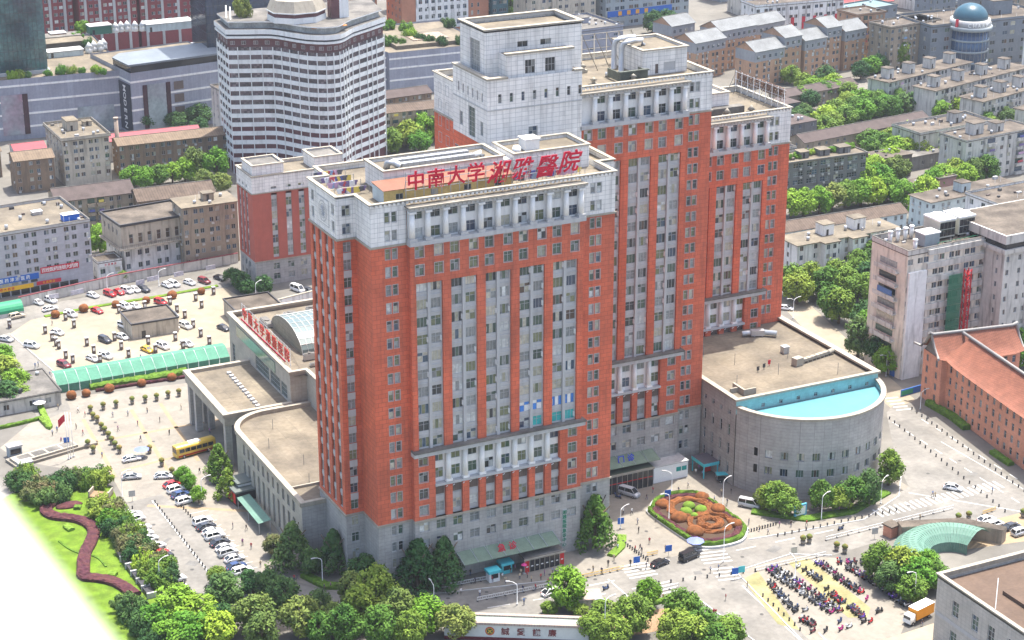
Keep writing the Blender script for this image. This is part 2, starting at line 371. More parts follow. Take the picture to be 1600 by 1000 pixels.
    rw.face([(xs0, yc, zs1), (cx1, yc, zs1), (cx1, yc + 0.55, zs1), (xs0, yc + 0.55, zs1)])
    for h in hs: window(root, 'F', (h[0] + h[1]) / 2, yc, h[2], 1.9, 2.3, 'cross', sur=1, rec=0.3)
    # top colonnade
    yt = yF - 0.35
    hs = [(xw[j] - 1.15, xw[j] + 1.15, z0, z1) for j in js for z0, z1 in ((zr + 0.8, zr + 3.0), (zt - 2.8, zt - 1.1))]
    wall(ww, 'F', yt, xs0, cx1, zr, zt - 0.6, hs, 0.2, m=1)
    for h in hs: window(root, 'F', (h[0] + h[1]) / 2, yt, h[2], 2.3, h[3] - h[2], 'cross', rec=0.2, wts=[5, 3, 0.3, 2, 2, 0.5, 0.5, 0])
    for k in range(11):
        x = xc + (k - 5) * 3.87 - (0 if 0 < k < 10 else (0.45 if k else -0.45))
        if x < xs0 or k < jmin: continue
        c = MB().cyl(x, yc + 0.25, zr + 1.2, zt - 1.2, 0.62, 0.54, 14); c.box(x - 0.72, x + 0.72, yc - 0.45, yc + 0.95, zt - 1.2, zt - 0.8); c.box(x - 0.8, x + 0.8, yc - 0.5, yc + 1.0, zr + 0.62, zr + 1.2, 1); c.build('column', [WCOL, GRYP], root)
    m = MB(); m.box(xs0 - 0.25, cx1 + 0.25, yc - 0.6, yt - 0.01, zr - 0.25, zr + 0.6); m.build('ledge', GRYP, root)
    m = MB(); m.box(xs0, cx1, yc - 0.3, yt + 0.3, zt - 0.8, zt); m.box(xs0 - 0.4, cx1 + 0.4, yc - 0.9, yc - 0.5, zt, zt + 0.35, 1); m.box(xs0 - 0.4, cx1 + 0.4, yc - 0.5, yF - 0.01, zt, zt + 0.2, 2)
    x = xs0
    while x < cx1: m.box(x, x + 0.55, yc - 0.75, yc - 0.29, zt - 0.35, zt - 0.01, 0); x += 0.95
    m.build('cornice', [GRYP, CORN, ROOFG], root)
    if base: gb.build('base_wall', GRY, root)
    rw.build('red_wall', RED, root); ww.build('white_wall', [WHT, WCOL], root); bw.build('bay_wall', GRYP, root)
    for z, mm in ((zb - 0.35, 0), (zr - 0.25, 0)):
        if z < zlow: continue
        l = MB()
        for (a, b, _) in piers: l.box(a - 0.3, b + 0.3 if b > cx1 else b - 0.01, yF - 0.3, yF - 0.004, z, z + 0.4); 
        l.box(X0 - 0.3, X0 - 0.004, yF - 0.002, yB, z, z + 0.4)
        if base and z < 20: MB().box(xs0 - 0.25, cx1 + 0.25, yc - 0.3, yc - 0.004, z - 0.01, z + 0.41).build('string_course', CORN, root)
        l.build('string_course', CORN, root)
    rf = MB(); rf.face([(X0 + .3, yF + .3, zt - 0.1), (X1 - .3, yF + .3, zt - 0.1), (X1 - .3, yB - .3, zt - 0.1), (X0 + .3, yB - .3, zt - 0.1)]); rf.build('roof', ROOF, root)
    pp = MB(); parapet(pp, X0, X1, yF, yB, zp - 0.55, zp, 0.4, 0.35, 0, 1, gap=pgap)
    x = X0
    while x < X1: pp.box(x, x + 0.5, yF - 0.3, yF - 0.004, zp - 0.75, zp - 0.27, 0); x += 0.95
    pp.build('parapet', [WHT, CORN], root)
    return zr, zt, zp

# ---- front tower
ft = thing('hospital_tower', 'red tiled hospital tower with red characters standing on its roof', 'hospital tower')
zr, zt, zp = tower(ft, 0, 54.9, 0, 30.5, 7.7, 16, (3.55, 5.05), (49.6, 51.1), 0, pgap=(8.6, 22.8))
for s, (x0, x1) in enumerate(((-4.0, 0.0), (54.9, 58.9))):   # shallow side blocks
    g_, r_, w_ = MB(), MB(), MB(); xf = x0 if s == 0 else x1
    hz = {0: [], 1: [], 2: []}
    for k in range(1, 22):
        z = k * FH + 0.9; hz[0 if z < 15.2 else 1 if z < 76 else 2].append((x0 + 1.2, x0 + 2.9, z, z + 2.2))
    for i, (mb, a, b) in enumerate(((g_, 0, 15.2), (r_, 15.2, 76), (w_, 76, zp - 0.3))):
        wall(mb, 'F', 8, x0, x1, a, b, hz[i] if s == 0 else (), 0.3)
        wall(mb, 'L', x1 if s else x0, 8, 23.4, a, b) if s or i == 0 else None
        wall(mb, 'F', 23.4, x0, x1, a, b)
    if s == 0:
        for i in hz:
            for h in hz[i]: window(ft, 'F', x0 + 2.05, 8, h[2], 1.7, 2.2, 'cross', sur=0 if i == 1 else 1, rec=0.3)
        for k in range(5, 20): MB().box(x0 + 1.2, x0 + 2.9, 7.9, 7.998, k * FH - 0.65, k * FH + 0.85).build('spandrel_panel', GRYP, ft)
        ys = [9.6 + 3.55 * k for k in range(4)]
        holes = [(y, y + 1.9, 15.9, 75.4) for y in ys]; wall(r_, 'L', x0, 8, 23.4, 15.2, 76, holes, 0.35)
        hw = [(y, y + 1.2, z, z + 2.1) for y in (9.3, 20.6) for z in (77.3, 80.8)]; wall(w_, 'L', x0, 8, 23.4, 76, zp - 0.3, hw, 0.3)
        for h in hw: window(ft, 'L', h[0] + 0.6, x0, h[2], 1.2, 2.1, 'tall', sur=1, rec=0.3)
        for y in ys:
            st = MB(); st.box(x0 + 0.34, x0 + 0.4, y, y + 1.9, 15.9, 75.4, 0)
            for k in range(4, 20):
                z = k * FH + 1.0; st.box(x0 + 0.30, x0 + 0.335, y + 0.1, y + 1.8, z, z + 2.2, 1 + rnd.choice((0, 0, 1, 2))); st.box(x0 + 0.26, x0 + 0.298, y + 0.9, y + 1.0, z, z + 2.2, 0)
                st.box(x0 + 0.22, x0 + 0.335, y, y + 1.9, z - 1.1, z - 0.2, 0)
            st.build('window_strip', [GRYP, PANE[7], PANE[3], PANE[0]], ft)
        em = MB(); em.box(x0 - 0.06, x0 - 0.004, 12.0, 18.4, 77.3, 83.0, 0); em.box(x0 - 0.10, x0 - 0.062, 12.3, 18.1, 77.55, 82.75, 1)
        em.build('relief_panel', [GRYP, WHT], ft)
        ring = MB()
        for r0, wd in ((2.25, 0.22), (1.55, 0.14)):
            for k in range(28):
                a, b = 2 * math.pi * k / 28, 2 * math.pi * (k + 1) / 28
                pts = [(x0 - 0.16, 15.2 + r * math.cos(t), 80.15 + r * math.sin(t)) for r, t in ((r0, a), (r0, b), (r0 - wd, b), (r0 - wd, a))]; ring.face(pts)
        for k in range(6):
            t = math.pi * k / 6; ring.tube([(x0 - 0.14, 15.2 - 1.2 * math.cos(t), 80.15 - 1.2 * math.sin(t)), (x0 - 0.14, 15.2 + 1.2 * math.cos(t), 80.15 + 1.2 * math.sin(t))], 0.09, 4)
        ring.build('round_emblem', GRYP, ft)
    pp = MB(); parapet(pp, x0 - (0 if s == 0 else -0.01), x1 - 0.01, 8, 23.4, zp - 0.55, zp + 0.004, 0.4, 0.35, 0, 1, skip='L' if s else 'R')
    pp.face([(x0 + .2, 8.2, zt - 0.09), (x1, 8.2, zt - 0.09), (x1, 23.2, zt - 0.09), (x0 + .2, 23.2, zt - 0.09)], 2); pp.build('parapet', [WHT, CORN, ROOF], ft)
    l = MB()
    for z in (14.85, 75.75):
        l.box(x0 - 0.3, x1 + 0.3 if s else x1 - 0.31, 7.7, 7.996, z, z + 0.4); l.box(x1 + 0.004 if s else x0 - 0.3, x1 + 0.3 if s else x0 - 0.004, 7.998, 23.4, z, z + 0.4)
    l.build('string_course', CORN, ft)
    g_.build('base_wall', GRY, ft); r_.build('red_wall', RED, ft); w_.build('white_wall', WHT, ft)
# penthouse
ph = MB()
for (x0, x1) in ((7.0, 33.8), (36.2, 53.8)):
    ph.box(x0, x1, 9.6, 19.5, zt - 0.1, 87.6); parapet(ph, x0, x1, 9.6, 19.5, 87.6, 88.5, 0.35, 0.3, 0, 1); ph.face([(x0 + .3, 9.9, 87.62), (x1 - .3, 9.9, 87.62), (x1 - .3, 19.2, 87.62), (x0 + .3, 19.2, 87.62)], 2)
ph.box(33.8, 36.2, 10.5, 19.0, zt - 0.1, 87.2); ph.build('penthouse', [WHT, CORN, ROOF], ft)
# rooftop duct with ribbed casing, on the penthouse
dk = MB()
for k in range(13):
    for y in (12.6, 15.6): dk.box(12.2 + k * 1.25, 13.35 + k * 1.25, y - 0.7, y + 0.7, 87.66, 88.75)
dk.tube([(11.8, 13, 88.2), (10.5, 13, 89.1), (9.4, 13.2, 88.9), (9.2, 13.4, 87.7)], 0.75, 8); dk.tube([(28.6, 13, 88.2), (30, 13, 88.6), (30.6, 13.3, 87.7)], 0.65, 8)
o = dk.build('air_duct', STEEL); tag(o, 'ribbed metal air ducts along the roof behind the red characters', 'duct')
o = MB().box(40.5, 43.8, 13, 16.2, 87.66, 89.9).box(40.3, 44.0, 12.8, 16.4, 89.9, 90.1).build('rooftop_unit', WPAINT); tag(o, 'white boxy rooftop unit beside round tanks on the front tower', 'rooftop unit')
tk = MB().cyl(38.2, 12.5, 87.66, 88.9, 0.9, 0.9, 12).ball(38.2, 12.5, 88.9, 0.9, 0.9, 0.4, 12, 4); tag(tk.build('water_tank', WPAINT), 'round white water tank on the front tower penthouse', 'water tank')
# terracotta roofed shed on the roof
sh = thing('rooftop_shed', 'long rooftop shed with terracotta metal roof and yellow front wall', 'shed', (4.2, 3.0, zt - 0.1))
YW = mat('yellow_render', (0.55, 0.40, 0.15), 0.8, 0.15, 0.4); TERR = mat('terracotta_sheet', (0.21, 0.095, 0.06), 0.7, 0.1, 0.3)
w = MB(); hs = [(x, x + 1.6, 0.8, 2.0) for x in (2.6, 10.2, 17.5, 24.3)]; wall(w, 'F', 0, 0, 28.5, 0, 2.9, hs, 0.2); wall(w, 'L', 0, 0, 5.8, 0, 2.9, (), m=1); wall(w, 'L', 28.5, 0, 5.8, 0, 2.9); wall(w, 'F', 5.8, 0, 28.5, 0, 3.2); w.build('shed_wall', [YW, mat('blue_white_panel', (0.5, 0.58, 0.6), 0.5)], sh)
for h in hs: window(sh, 'F', h[0] + 0.8, 0, h[2], 1.6, 1.2, 'two', rec=0.15, wts=PW_D)
w = MB(); w.face([(-.2, -.3, 2.95), (28.7, -.3, 2.95), (28.7, 6.0, 3.35), (-.2, 6.0, 3.35)]); w.face([(-.2, -.3, 2.85), (-.2, 6.0, 3.25), (28.7, 6.0, 3.25), (28.7, -.3, 2.85)]); w.face([(-.2, -.3, 2.85), (28.7, -.3, 2.85), (28.7, -.3, 2.95), (-.2, -.3, 2.95)]); w.face([(-.2, -.3, 2.85), (-.2, -.3, 2.95), (-.2, 6.0, 3.35), (-.2, 6.0, 3.25)]); w.build('shed_roof', TERR, sh)
# roof sign
SIGNRED = mat('sign_red', (0.55, 0.006, 0.035), 0.45, 0.05, 1.0)
sg = thing('rooftop_sign', 'row of big red characters on a steel frame along the tower roof', 'sign', (0, 1.6, zt))
fr = MB()
for k in range(21): x = 8.5 + k * 1.95; fr.box(x - 0.06, x + 0.06, 0.2, 0.32, -0.1, 6.4); fr.tube([(x, 0.3, 4.6), (x, 2.2, 0.2)], 0.04, 4)
for z in (2.6, 4.4, 6.0): fr.box(8.3, 48, 0.2, 0.3, z, z + 0.1)
fr.build('sign_frame', STEEL, sg)
lettering(sg, '中南大学', 4.1, (10.6, 0.05, 3.0), SIGNRED, gap=1.07, depth=0.1)
for i, (ch, x, z, sz) in enumerate((('湘', 28.4, 2.2, 4.7), ('雅', 33.6, 2.3, 4.7), ('醫', 39.2, 2.0, 4.8), ('院', 44.6, 2.4, 4.8))):
    lettering(sg, ch, sz, (x, 0.05, z), SIGNRED, depth=0.1, shear=0.32)

# ---- back tower
bt = thing('hospital_tower', 'tallest red and white hospital tower with tiled roof block, behind the one with red characters', 'hospital tower')
tower(bt, 38.0, 94.0, 26.0, 54.0, 47.6, 19, None, (88.7, 90.2), 4, xcut=59.6)
BW = MB(); hl = [(y, y + 1.6, z, z + 2.2) for y in (30, 34, 38, 42, 46, 50) for z in [k * FH + 0.9 for k in range(17, 25)]]
wm = MB(); wall(wm, 'L', 37.99, 26, 54, 87.4, 96.6, [h for h in hl if h[2] > 87.4], 0.3); wall(BW, 'L', 37.99, 26, 54, 60, 87.4, [h for h in hl if h[2] < 87.4], 0.3)
BW.build('red_wall', RED, bt)
for h in hl: window(bt, 'L', h[0] + 0.8, 37.99, h[2], 1.6, 2.2, 'cross', sur=1, rec=0.3)
# white block and core
hf = [(39.5 + k * 2.75, 40.3 + k * 2.75, 95.4, 97.4) for k in range(8)]; hs = [(26.2 + k * 2.4, 26.9 + k * 2.4, 95.4, 97.4) for k in range(6)] 
hq = [(46.8, 48.8, 86.5, 89.5), (46.8, 48.8, 82.0, 84.6)]
wall(wm, 'F', 23.9, 37.0, 59.6, 60, 100.6, hf + hq, 0.3); wall(wm, 'L', 37.0, 23.9, 41.5, 86.0, 100.6, hs + [(30.2, 33.6, 84.0 + 2.5, 93.2), (26.2, 27.6, 88, 91), (36.5, 38.1, 88, 91)], 0.3); wall(wm, 'F', 41.5, 37, 59.6, 86, 100.6); wall(wm, 'L', 59.6, 23.9, 41.5, 60, 100.6)
rb = MB(); wall(rb, 'L', 37.0, 23.9, 41.5, 50, 86.0, [(y, y + 1.6, k * FH + 0.9, k * FH + 3.1) for y in (26.5, 31, 35.5, 39) for k in range(18, 22)], 0.3); rb.build('red_wall', RED, bt)
for y in (26.5, 31, 35.5, 39):
    for k in range(18, 22): window(bt, 'L', y + 0.8, 37.0, k * FH + 0.9, 1.6, 2.2, 'cross', sur=1, rec=0.3)
for h in hf: window(bt, 'F', (h[0] + h[1]) / 2, 23.9, h[2], 0.8, 2.0, 'tall', rec=0.3, wts=PW_D)
for h in hq: window(bt, 'F', 47.8, 23.9, h[2], 2.0, h[3] - h[2], 'cross', sur=1, rec=0.3, wts=PW_D)
for h in hs: window(bt, 'L', (h[0] + h[1]) / 2, 37.0, h[2], 0.7, 2.0, 'tall', rec=0.3, wts=PW_D)
window(bt, 'L', 31.9, 37.0, 86.5, 3.4, 6.7, 'grid', rec=0.3, wts=[2, 4, 0, 1, 0, 0, 1, 0]); window(bt, 'L', 26.9, 37.0, 88, 1.4, 3.0, 'tall', rec=0.3); window(bt, 'L', 37.3, 37.0, 88, 1.6, 3.0, 'tall', rec=0.3)
# core above
hc = [(46.3, 48.8, 105.9, 107.2), (51.8, 54.4, 105.9, 107.2)]
wall(wm, 'F', 28.5, 38.6, 61.8, 99.5, 110.0, hc, 0.25); wall(wm, 'L', 38.6, 28.5, 41.0, 99.5, 110.0, [(31.0, 36.0, 100.5, 107.5)], 0.4); wall(wm, 'L', 61.8, 28.5, 41, 90, 110); wall(wm, 'F', 41.0, 38.6, 61.8, 99.5, 110)
for h in hc: window(bt, 'F', (h[0] + h[1]) / 2, 28.5, h[2], 2.5, 1.3, 'two', rec=0.25, wts=PW_D)
window(bt, 'L', 33.5, 38.6, 100.5, 5.0, 7.0, 'grid', rec=0.4, wts=[2, 4, 0, 1, 0, 0, 1, 0])
hm = [(46.2, 48.6, 101.0, 104.0), (51.0, 53.4, 101.0, 104.0)]
wall(wm, 'F', 24.6, 41.8, 57.6, 100.0, 105.4, hm, 0.25); wall(wm, 'L', 41.8, 24.6, 28.6, 99.5, 105.4); wall(wm, 'L', 57.6, 24.6, 28.6, 99.5, 105.4)
for h in hm: window(bt, 'F', (h[0] + h[1]) / 2, 24.6, h[2], 2.4, 3.0, 'grid', rec=0.25, wts=PW_D)
wm.face([(37.2, 24.1, 100.0), (59.4, 24.1, 100.0), (59.4, 41.3, 100.0), (37.2, 41.3, 100.0)], 1); wm.face([(38.8, 28.7, 109.2), (61.6, 28.7, 109.2), (61.6, 40.8, 109.2), (38.8, 40.8, 109.2)], 1); wm.face([(42, 24.8, 105.2), (57.4, 24.8, 105.2), (57.4, 28.4, 105.2), (42, 28.4, 105.2)], 1)
wm.build('roof_block', [WHT, ROOF], bt)
pp = MB(); parapet(pp, 38.6, 61.8, 28.5, 41, 109.7, 110.5, 0.5, 0.45, 0, 1); pp.box(36.7, 41.7, 23.6, 24.9, 100.6, 101.0, 1); pp.box(57.7, 59.9, 23.6, 24.9, 100.6, 101.0, 1); pp.box(36.7, 37.9, 24.9, 41.5, 100.6, 101.0, 1); pp.box(41.5, 57.9, 24.3, 25.5, 105.4, 105.8, 1); pp.box(36.88, 59.6, 23.78, 23.896, 93.9, 94.2, 0); pp.box(36.88, 36.996, 23.9, 41.5, 93.9, 94.2, 0)
pp.build('coping', [GRYP, CORN], bt)
# roof house with ducts on the back tower
rh = thing('roof_house', 'tiled plant room with bent steel ducts on the tallest tower roof', 'plant room', (80.5, 34, 94.9))
w = MB(); hs = [(1.0, 2.0, 0.1, 2.4), (3.2, 4.0, 0.2, 2.4), (5.4, 8.4, 0.6, 2.6)]; wall(w, 'F', 0, 0, 11.5, 0, 5.2, hs, 0.15); wall(w, 'L', 0, 0, 14, 0, 5.2); wall(w, 'L', 11.5, 0, 14, 0, 5.2); wall(w, 'F', 14, 0, 11.5, 0, 5.2); parapet(w, 0, 11.5, 0, 14, 5.2, 5.9, 0.35, 0.35, 0, 1); w.face([(.2, .2, 5.22), (11.3, .2, 5.22), (11.3, 13.8, 5.22), (.2, 13.8, 5.22)], 2); w.build('plant_room_wall', [WHT, CORN, ROOF], rh)
MB().box(1, 2, 0.1, 0.16, 0.1, 2.4).build('door', WPAINT, rh); MB().box(3.2, 4, 0.1, 0.16, 0.2, 2.4).build('door', LOUV, rh); MB().box(5.4, 8.4, 0.1, 0.16, 0.6, 2.6).build('shutter', GRYP, rh)
d = MB()
for y in (6, 9.5): d.tube([(-2.2, y, 0), (-2.2, y, 5.2), (-1.8, y, 6.2), (-0.8, y, 6.8), (1.0, y, 6.8), (3.5, y + 1, 6.6), (4.0, y + 1, 5.4)], 0.62, 9)
d.build('duct', STEEL, rh)
w = MB(); w.box(-8, -1, -4.0, -3.7, 0.3, 2.3); w.box(-8, -7.7, -3.7, 2, 0.3, 2.3); w.box(-1.3, -1, -3.7, 0, 0.3, 2.3); w.box(-8.3, -0.7, -4.2, -3.5, 2.3, 2.6); tag(w.build('vent_enclosure', mat('mossy_concrete', (0.10, 0.11, 0.09), 0.9, 0.3, 0.6), None, (80.5, 34, 94.9)), 'dark stained vent enclosure beside the steel ducts', 'vent')
for i, (x, y) in enumerate(((66, 30.5), (75.5, 29.5), (70, 43), (64.5, 45))):
    v = MB().box(-0.9, 0.9, -0.7, 0.7, 0, 0.6).cyl(0, 0, 0.6, 1.4, 0.45, 0.45, 10).cyl(0, 0, 1.4, 2.0, 0.85, 0.05, 10)
    tag(v.build('roof_vent', [CORN], None, (x, y, 94.95)), 'capped stone vent on the tallest tower roof', 'vent', 'vents on the tallest tower roof')
t_ = MB().cyl(0, 0, 0, 5, 0.55, 0.55, 10); o = t_.build('roof_drum', STEEL, None, (72.5, 37, 95.5)); o.rotation_euler = (R(90), 0, R(60)); tag(o, 'grey metal drum lying on the tallest tower roof', 'drum')
lf = thing('lattice_sign', 'slanted steel sign frame on the tallest tower roof', 'sign frame', (66, 48, 94.9))
m = MB()
for k in range(7): m.tube([(k * 3.2, 0, 7.5), (k * 3.2 + 1.5, -5, 0)], 0.09, 4); m.tube([(k * 3.2, 0, 0), (k * 3.2, 0, 7.5)], 0.1, 4)
for z in (2, 4, 6, 7.4): m.tube([(0, 0, z), (19.5, 0, z)], 0.08, 4)
m.build('sign_frame', CORN, lf)

# ---- right wing
wg = thing('hospital_tower', 'lower red hospital tower rising behind the beige roof of the curved building', 'hospital tower')
tower(wg, 94.6, 134.2, 53.0, 78.0, 88.0, 14, None, (128.6, 130.2), 6, zlow=21.0, base=False)
w = MB(); w.box(96, 121, 61, 71, 75.9, 80.3); parapet(w, 96, 121, 61, 71, 80.3, 81.0, 0.4, 0.3, 0, 1); w.box(96, 124, 58.5, 60.98, 75.9, 77.6, 2); w.face([(96.2, 61.2, 80.32), (120.8, 61.2, 80.32), (120.8, 70.8, 80.32), (96.2, 70.8, 80.32)], 1); w.build('penthouse', [WHT, CORN, ROOFG], wg)
for i, x in enumerate((117.5, 124.5)):
    v = MB().box(-1, 1, -0.8, 0.8, 0, 0.7).cyl(0, 0, 0.7, 1.2, 0.5, 0.5, 10).cyl(0, 0, 1.2, 2.4, 1.0, 0.05, 10); tag(v.build('roof_vent', CORN, None, (x, 56.2, 75.9)), 'capped stone vent on the lowest tower roof', 'vent', 'vents on the lowest tower roof')
lf = thing('lattice_sign', 'long rusty steel lattice of sign letters along the lowest tower roof edge', 'sign frame', (133.4, 77.5, 76))
m = MB(); rust = plain('rusty_steel', (0.16, 0.09, 0.06)); rr_ = random.Random(3)
for k in range(9):
    y = -k * 2.8; m.tube([(0, y, 0), (0, y, 5.5)], 0.09, 4); m.tube([(0, y, 5.2), (-2.6, y, 0)], 0.07, 4)
for z in (1.5, 3.3, 5.2): m.tube([(0, 0.5, z), (0, -23, z)], 0.08, 4)
m.build('sign_frame', STEEL, lf)
for k, ch in enumerate('中南大学湘雅医院'):
    me = text_mesh(ch, 3.0, 0.15); me.materials.clear(); me.materials.append(rust); o = link('character', me, lf, (0.3, -2.0 - k * 2.7, 3.0)); o.rotation_euler = (R(90), 0, R(90)); o.scale = (-1, 1, 1)

# ---- left wing (far)
lw_ = thing('hospital_wing', 'shorter red hospital wing with white top beside the parking area', 'hospital wing', (40.5, 194, 0))
g_, r_, w_ = MB(), MB(), MB(); xs = (6.8, 11.4, 15.5, 20, 24); zz = [8.6 + k * 3.75 for k in range(5)]
hg = [(x - 1, x + 1, z, z + 1.9) for x in xs for z in (1.4, 4.6)]; hr = [(x - 0.9, x + 0.9, 8.4, 28.6) for x in xs]; hw = [(x - 0.9, x + 0.9, 29.8, 30.6) for x in xs]
wall(g_, 'F', 0, 0, 30, 0, 7.6, hg, 0.3); wall(r_, 'F', 0, 0, 30, 7.6, 29, hr, 0.3); wall(w_, 'F', 0, 0, 30, 29, 34, hw, 0.3)
hl = [(y, y + 1.5, 8.4, 28.6) for y in (4.5, 7.6, 10.7)]; hgl = [(y, y + 1.4, z, z + 1.9) for y in (4.5, 7.6, 10.7) for z in (1.4, 4.6)]; hwl = [(y, y + 1.4, 29.8, 30.8) for y in (4.5, 7.6, 10.7)]
wall(g_, 'L', 0, 0, 14, 0, 7.6, hgl, 0.3); wall(r_, 'L', 0, 0, 14, 7.6, 29, hl, 0.3); wall(w_, 'L', 0, 0, 14, 29, 34, hwl, 0.3)
for mb, a, b in ((g_, 0, 7.6), (r_, 7.6, 29), (w_, 29, 34)): wall(mb, 'F', 14, 0, 30, a, b); wall(mb, 'L', 30, 0, 14, a, b)
g_.build('base_wall', GRY, lw_); r_.build('red_wall', mat('red_render', (0.40, 0.105, 0.075), 0.8, 0.08, 0.1, stain=0.1), lw_); w_.build('white_wall', WHT, lw_)
for h in hg + hw: window(lw_, 'F', (h[0] + h[1]) / 2, 0, h[2], h[1] - h[0], h[3] - h[2], 'cross' if h[3] - h[2] > 1 else 'two', rec=0.3)
for h in hgl + hwl: window(lw_, 'L', (h[0] + h[1]) / 2, 0, h[2], 1.4, h[3] - h[2], 'two', rec=0.3)
for h in hr:
    for z in zz[:5]:
        window(lw_, 'F', (h[0] + h[1]) / 2, 0, z + 0.6, 1.8, 2.5, 'cross', rec=0.28); MB().box(h[0], h[1], 0.2, 0.29, z + 3.12, z + 4.3).build('spandrel_panel', GRYP, lw_)
    MB().box(h[0], h[1], 0.2, 0.29, 8.4, 9.18).build('spandrel_panel', GRYP, lw_)
for h in hl:
    for z in zz[:5]:
        window(lw_, 'L', h[0] + 0.75, 0, z + 0.6, 1.5, 2.5, 'cross', rec=0.28, wts=PW_D); MB().box(0.2, 0.29, h[0], h[1], z + 3.12, z + 4.3).build('spandrel_panel', GRYP, lw_)
    MB().box(0.2, 0.29, h[0], h[1], 8.4, 9.18).build('spandrel_panel', GRYP, lw_)
p = MB(); parapet(p, 0, 30, 0, 14, 33.9, 34.5, 0.35, 0.3, 0, 1); MB().box(-0.25, 30, -0.25, -0.003, 28.8, 29.1).build('string_course', CORN, lw_); MB().box(-0.25, -0.003, 0, 14, 28.8, 29.1).build('string_course', CORN, lw_); MB().box(-0.2, 30, -0.2, -0.003, 7.4, 7.7).build('string_course', CORN, lw_)
for (x0, x1, y0, y1) in ((0.6, 10.4, 0.6, 10.0), (20.5, 29.5, 1.5, 11)): p2 = MB().box(x0, x1, y0, y1, 33.0, 37.0); parapet(p2, x0, x1, y0, y1, 37.0, 37.6, 0.35, 0.3, 0, 1); p2.face([(x0 + .3, y0 + .3, 37.02), (x1 - .3, y0 + .3, 37.02), (x1 - .3, y1 - .3, 37.02), (x0 + .3, y1 - .3, 37.02)], 2); p2.build('penthouse', [WHT, CORN, ROOFG], lw_)
p.face([(.3, .3, 33.4), (29.7, .3, 33.4), (29.7, 13.7, 33.4), (.3, 13.7, 33.4)], 2); p.build('roof', [WHT, CORN, ROOF, ROOFG], lw_)

# ---- left podium (rounded), porch and glazed hall
def arc(cx, cy, r, a0, a1, n): return [(cx + r * math.cos(R(a0 + (a1 - a0) * k / n)), cy + r * math.sin(R(a0 + (a1 - a0) * k / n))) for k in range(n + 1)]
BEI = mat('beige_granite', (0.40, 0.375, 0.32), 0.65, 0.1, 0.2, (1.4, 0.8, (0.30, 0.28, 0.24), 0.03, 0), stain=0.12)
pl = thing('podium_wing', 'low beige annex with rounded corner and pale flat roof beside the tower', 'podium')
w = MB(); hs = [(y, y + 1.5, z0, z1) for y in [24.5 + 3.3 * k for k in range(11)] for z0, z1 in ((9.6, 12.2), (1.0, 8.2))]
wall(w, 'L', -9.5, 20, 62, 0, 13.6, hs, 0.5); wall(w, 'F', 20, -9.5, -4.0, 0, 13.6, (), m=1)
for h in hs: window(pl, 'L', h[0] + 0.75, -9.5, h[2], 1.5, h[3] - h[2], 'grid' if h[3] - h[2] > 3 else 'tall', rec=0.45, wts=PW_D)
ar = arc(0.5, 62, 10, 180, 90, 10); 
for a, b in zip(ar, ar[1:]): w.face([(*a, 0), (*b, 0), (*b, 13.6), (*a, 13.6)], 0, True)
wall(w, 'F', 72, 0.5, 14, 0, 13.6); w.face([(-9.3, 20.2, 13.0), (14, 20.2, 13.0), (14, 71.8, 13.0), (0.5, 71.8, 13.0)] + [(p[0] + 0.2, p[1] - 0.1, 13.0) for p in reversed(ar[:-1])], 2); w.build('podium_wall', [BEI, GRY, ROOF], pl)
cp = MB(); pts = [(-9.5, 20.0)] + ar + [(14, 72)]
def coping(mb, pts, z0, z1, o, i, m=0):
    P2 = [Vector(p) for p in pts]; off = []
    for k in range(len(P2)):
        d = (P2[min(k + 1, len(P2) - 1)] - P2[max(k - 1, 0)]).normalized(); n_ = Vector((-d.y, d.x)); off.append((P2[k] + n_ * o, P2[k] - n_ * i))
    for (a, b), (c, d) in zip(off, off[1:]):
        mb.face([(*a, z1), (*c, z1), (*d, z1), (*b, z1)], m); mb.face([(*a, z0), (*c, z0), (*c, z1), (*a, z1)], m); mb.face([(*b, z0), (*d, z0), (*d, z1), (*b, z1)], m); mb.face([(*a, z0), (*b, z0), (*d, z0), (*c, z0)], m)
coping(cp, pts, 12.9, 14.0, 0.35, 0.9); coping(cp, [(-4.0, 20.0), (-9.85, 20.0)], 13.0, 13.98, 0.35, 0.6); cp.box(-9.0, 8, 29.0, 29.4, 13.0, 13.6); cp.box(4.5, 14, 37, 37.5, 13, 14.4); cp.build('coping', CORN, pl)
for (x, y) in ((-5.5, 52), (-1, 62), (-4, 30), (3, 33), (-1.5, 40)): tag(MB().tube([(0, 0, 0), (0, 0, 2.6)], 0.06, 5).build('lightning_rod', DARKM, None, (x, y, 13.0)), 'thin dark rod standing on the beige annex roof', 'rod', 'rods on the beige annex roof')
po = thing('entrance_porch', 'big flat roofed entrance porch on stone columns beside the plaza', 'porch')
w = MB(); w.box(-9.2, 8, 73.0, 104.2, 11.0, 13.2, 0); w.face([(-8, 74, 13.21), (8, 74, 13.21), (8, 103.2, 13.21), (-8, 103.2, 13.21)], 1); w.build('porch_roof', [BEI, ROOF], po)
w = MB(); w.box(-9.6, -8.0, 72.6, 104.6, 13.2, 14.1); w.box(-8.0, 8, 72.6, 73.8, 13.2, 14.1); w.box(-8.0, 8, 103.4, 104.6, 13.2, 14.1); w.build('coping', CORN, po)
for y in (74.4, 98.0, 102.6): MB().box(-8.9, -7.3, y - 0.8, y + 0.8, 0, 11.0).build('column', GRY, po)
for y in (98.0, 102.6): MB().box(-5.6, -4.2, y - 0.8, y + 0.8, 0, 11.0).build('column', GRY, po)
for k in range(12): tag(MB().box(-0.5, 0.5, -0.5, 0.5, 0, 0.5).build('roof_pad', GRYP, None, (0.2 + k * 0.05, 76 + k * 2.1, 13.215)), 'small concrete pad in a line across the porch roof', 'roof pad', 'pads across the porch roof')
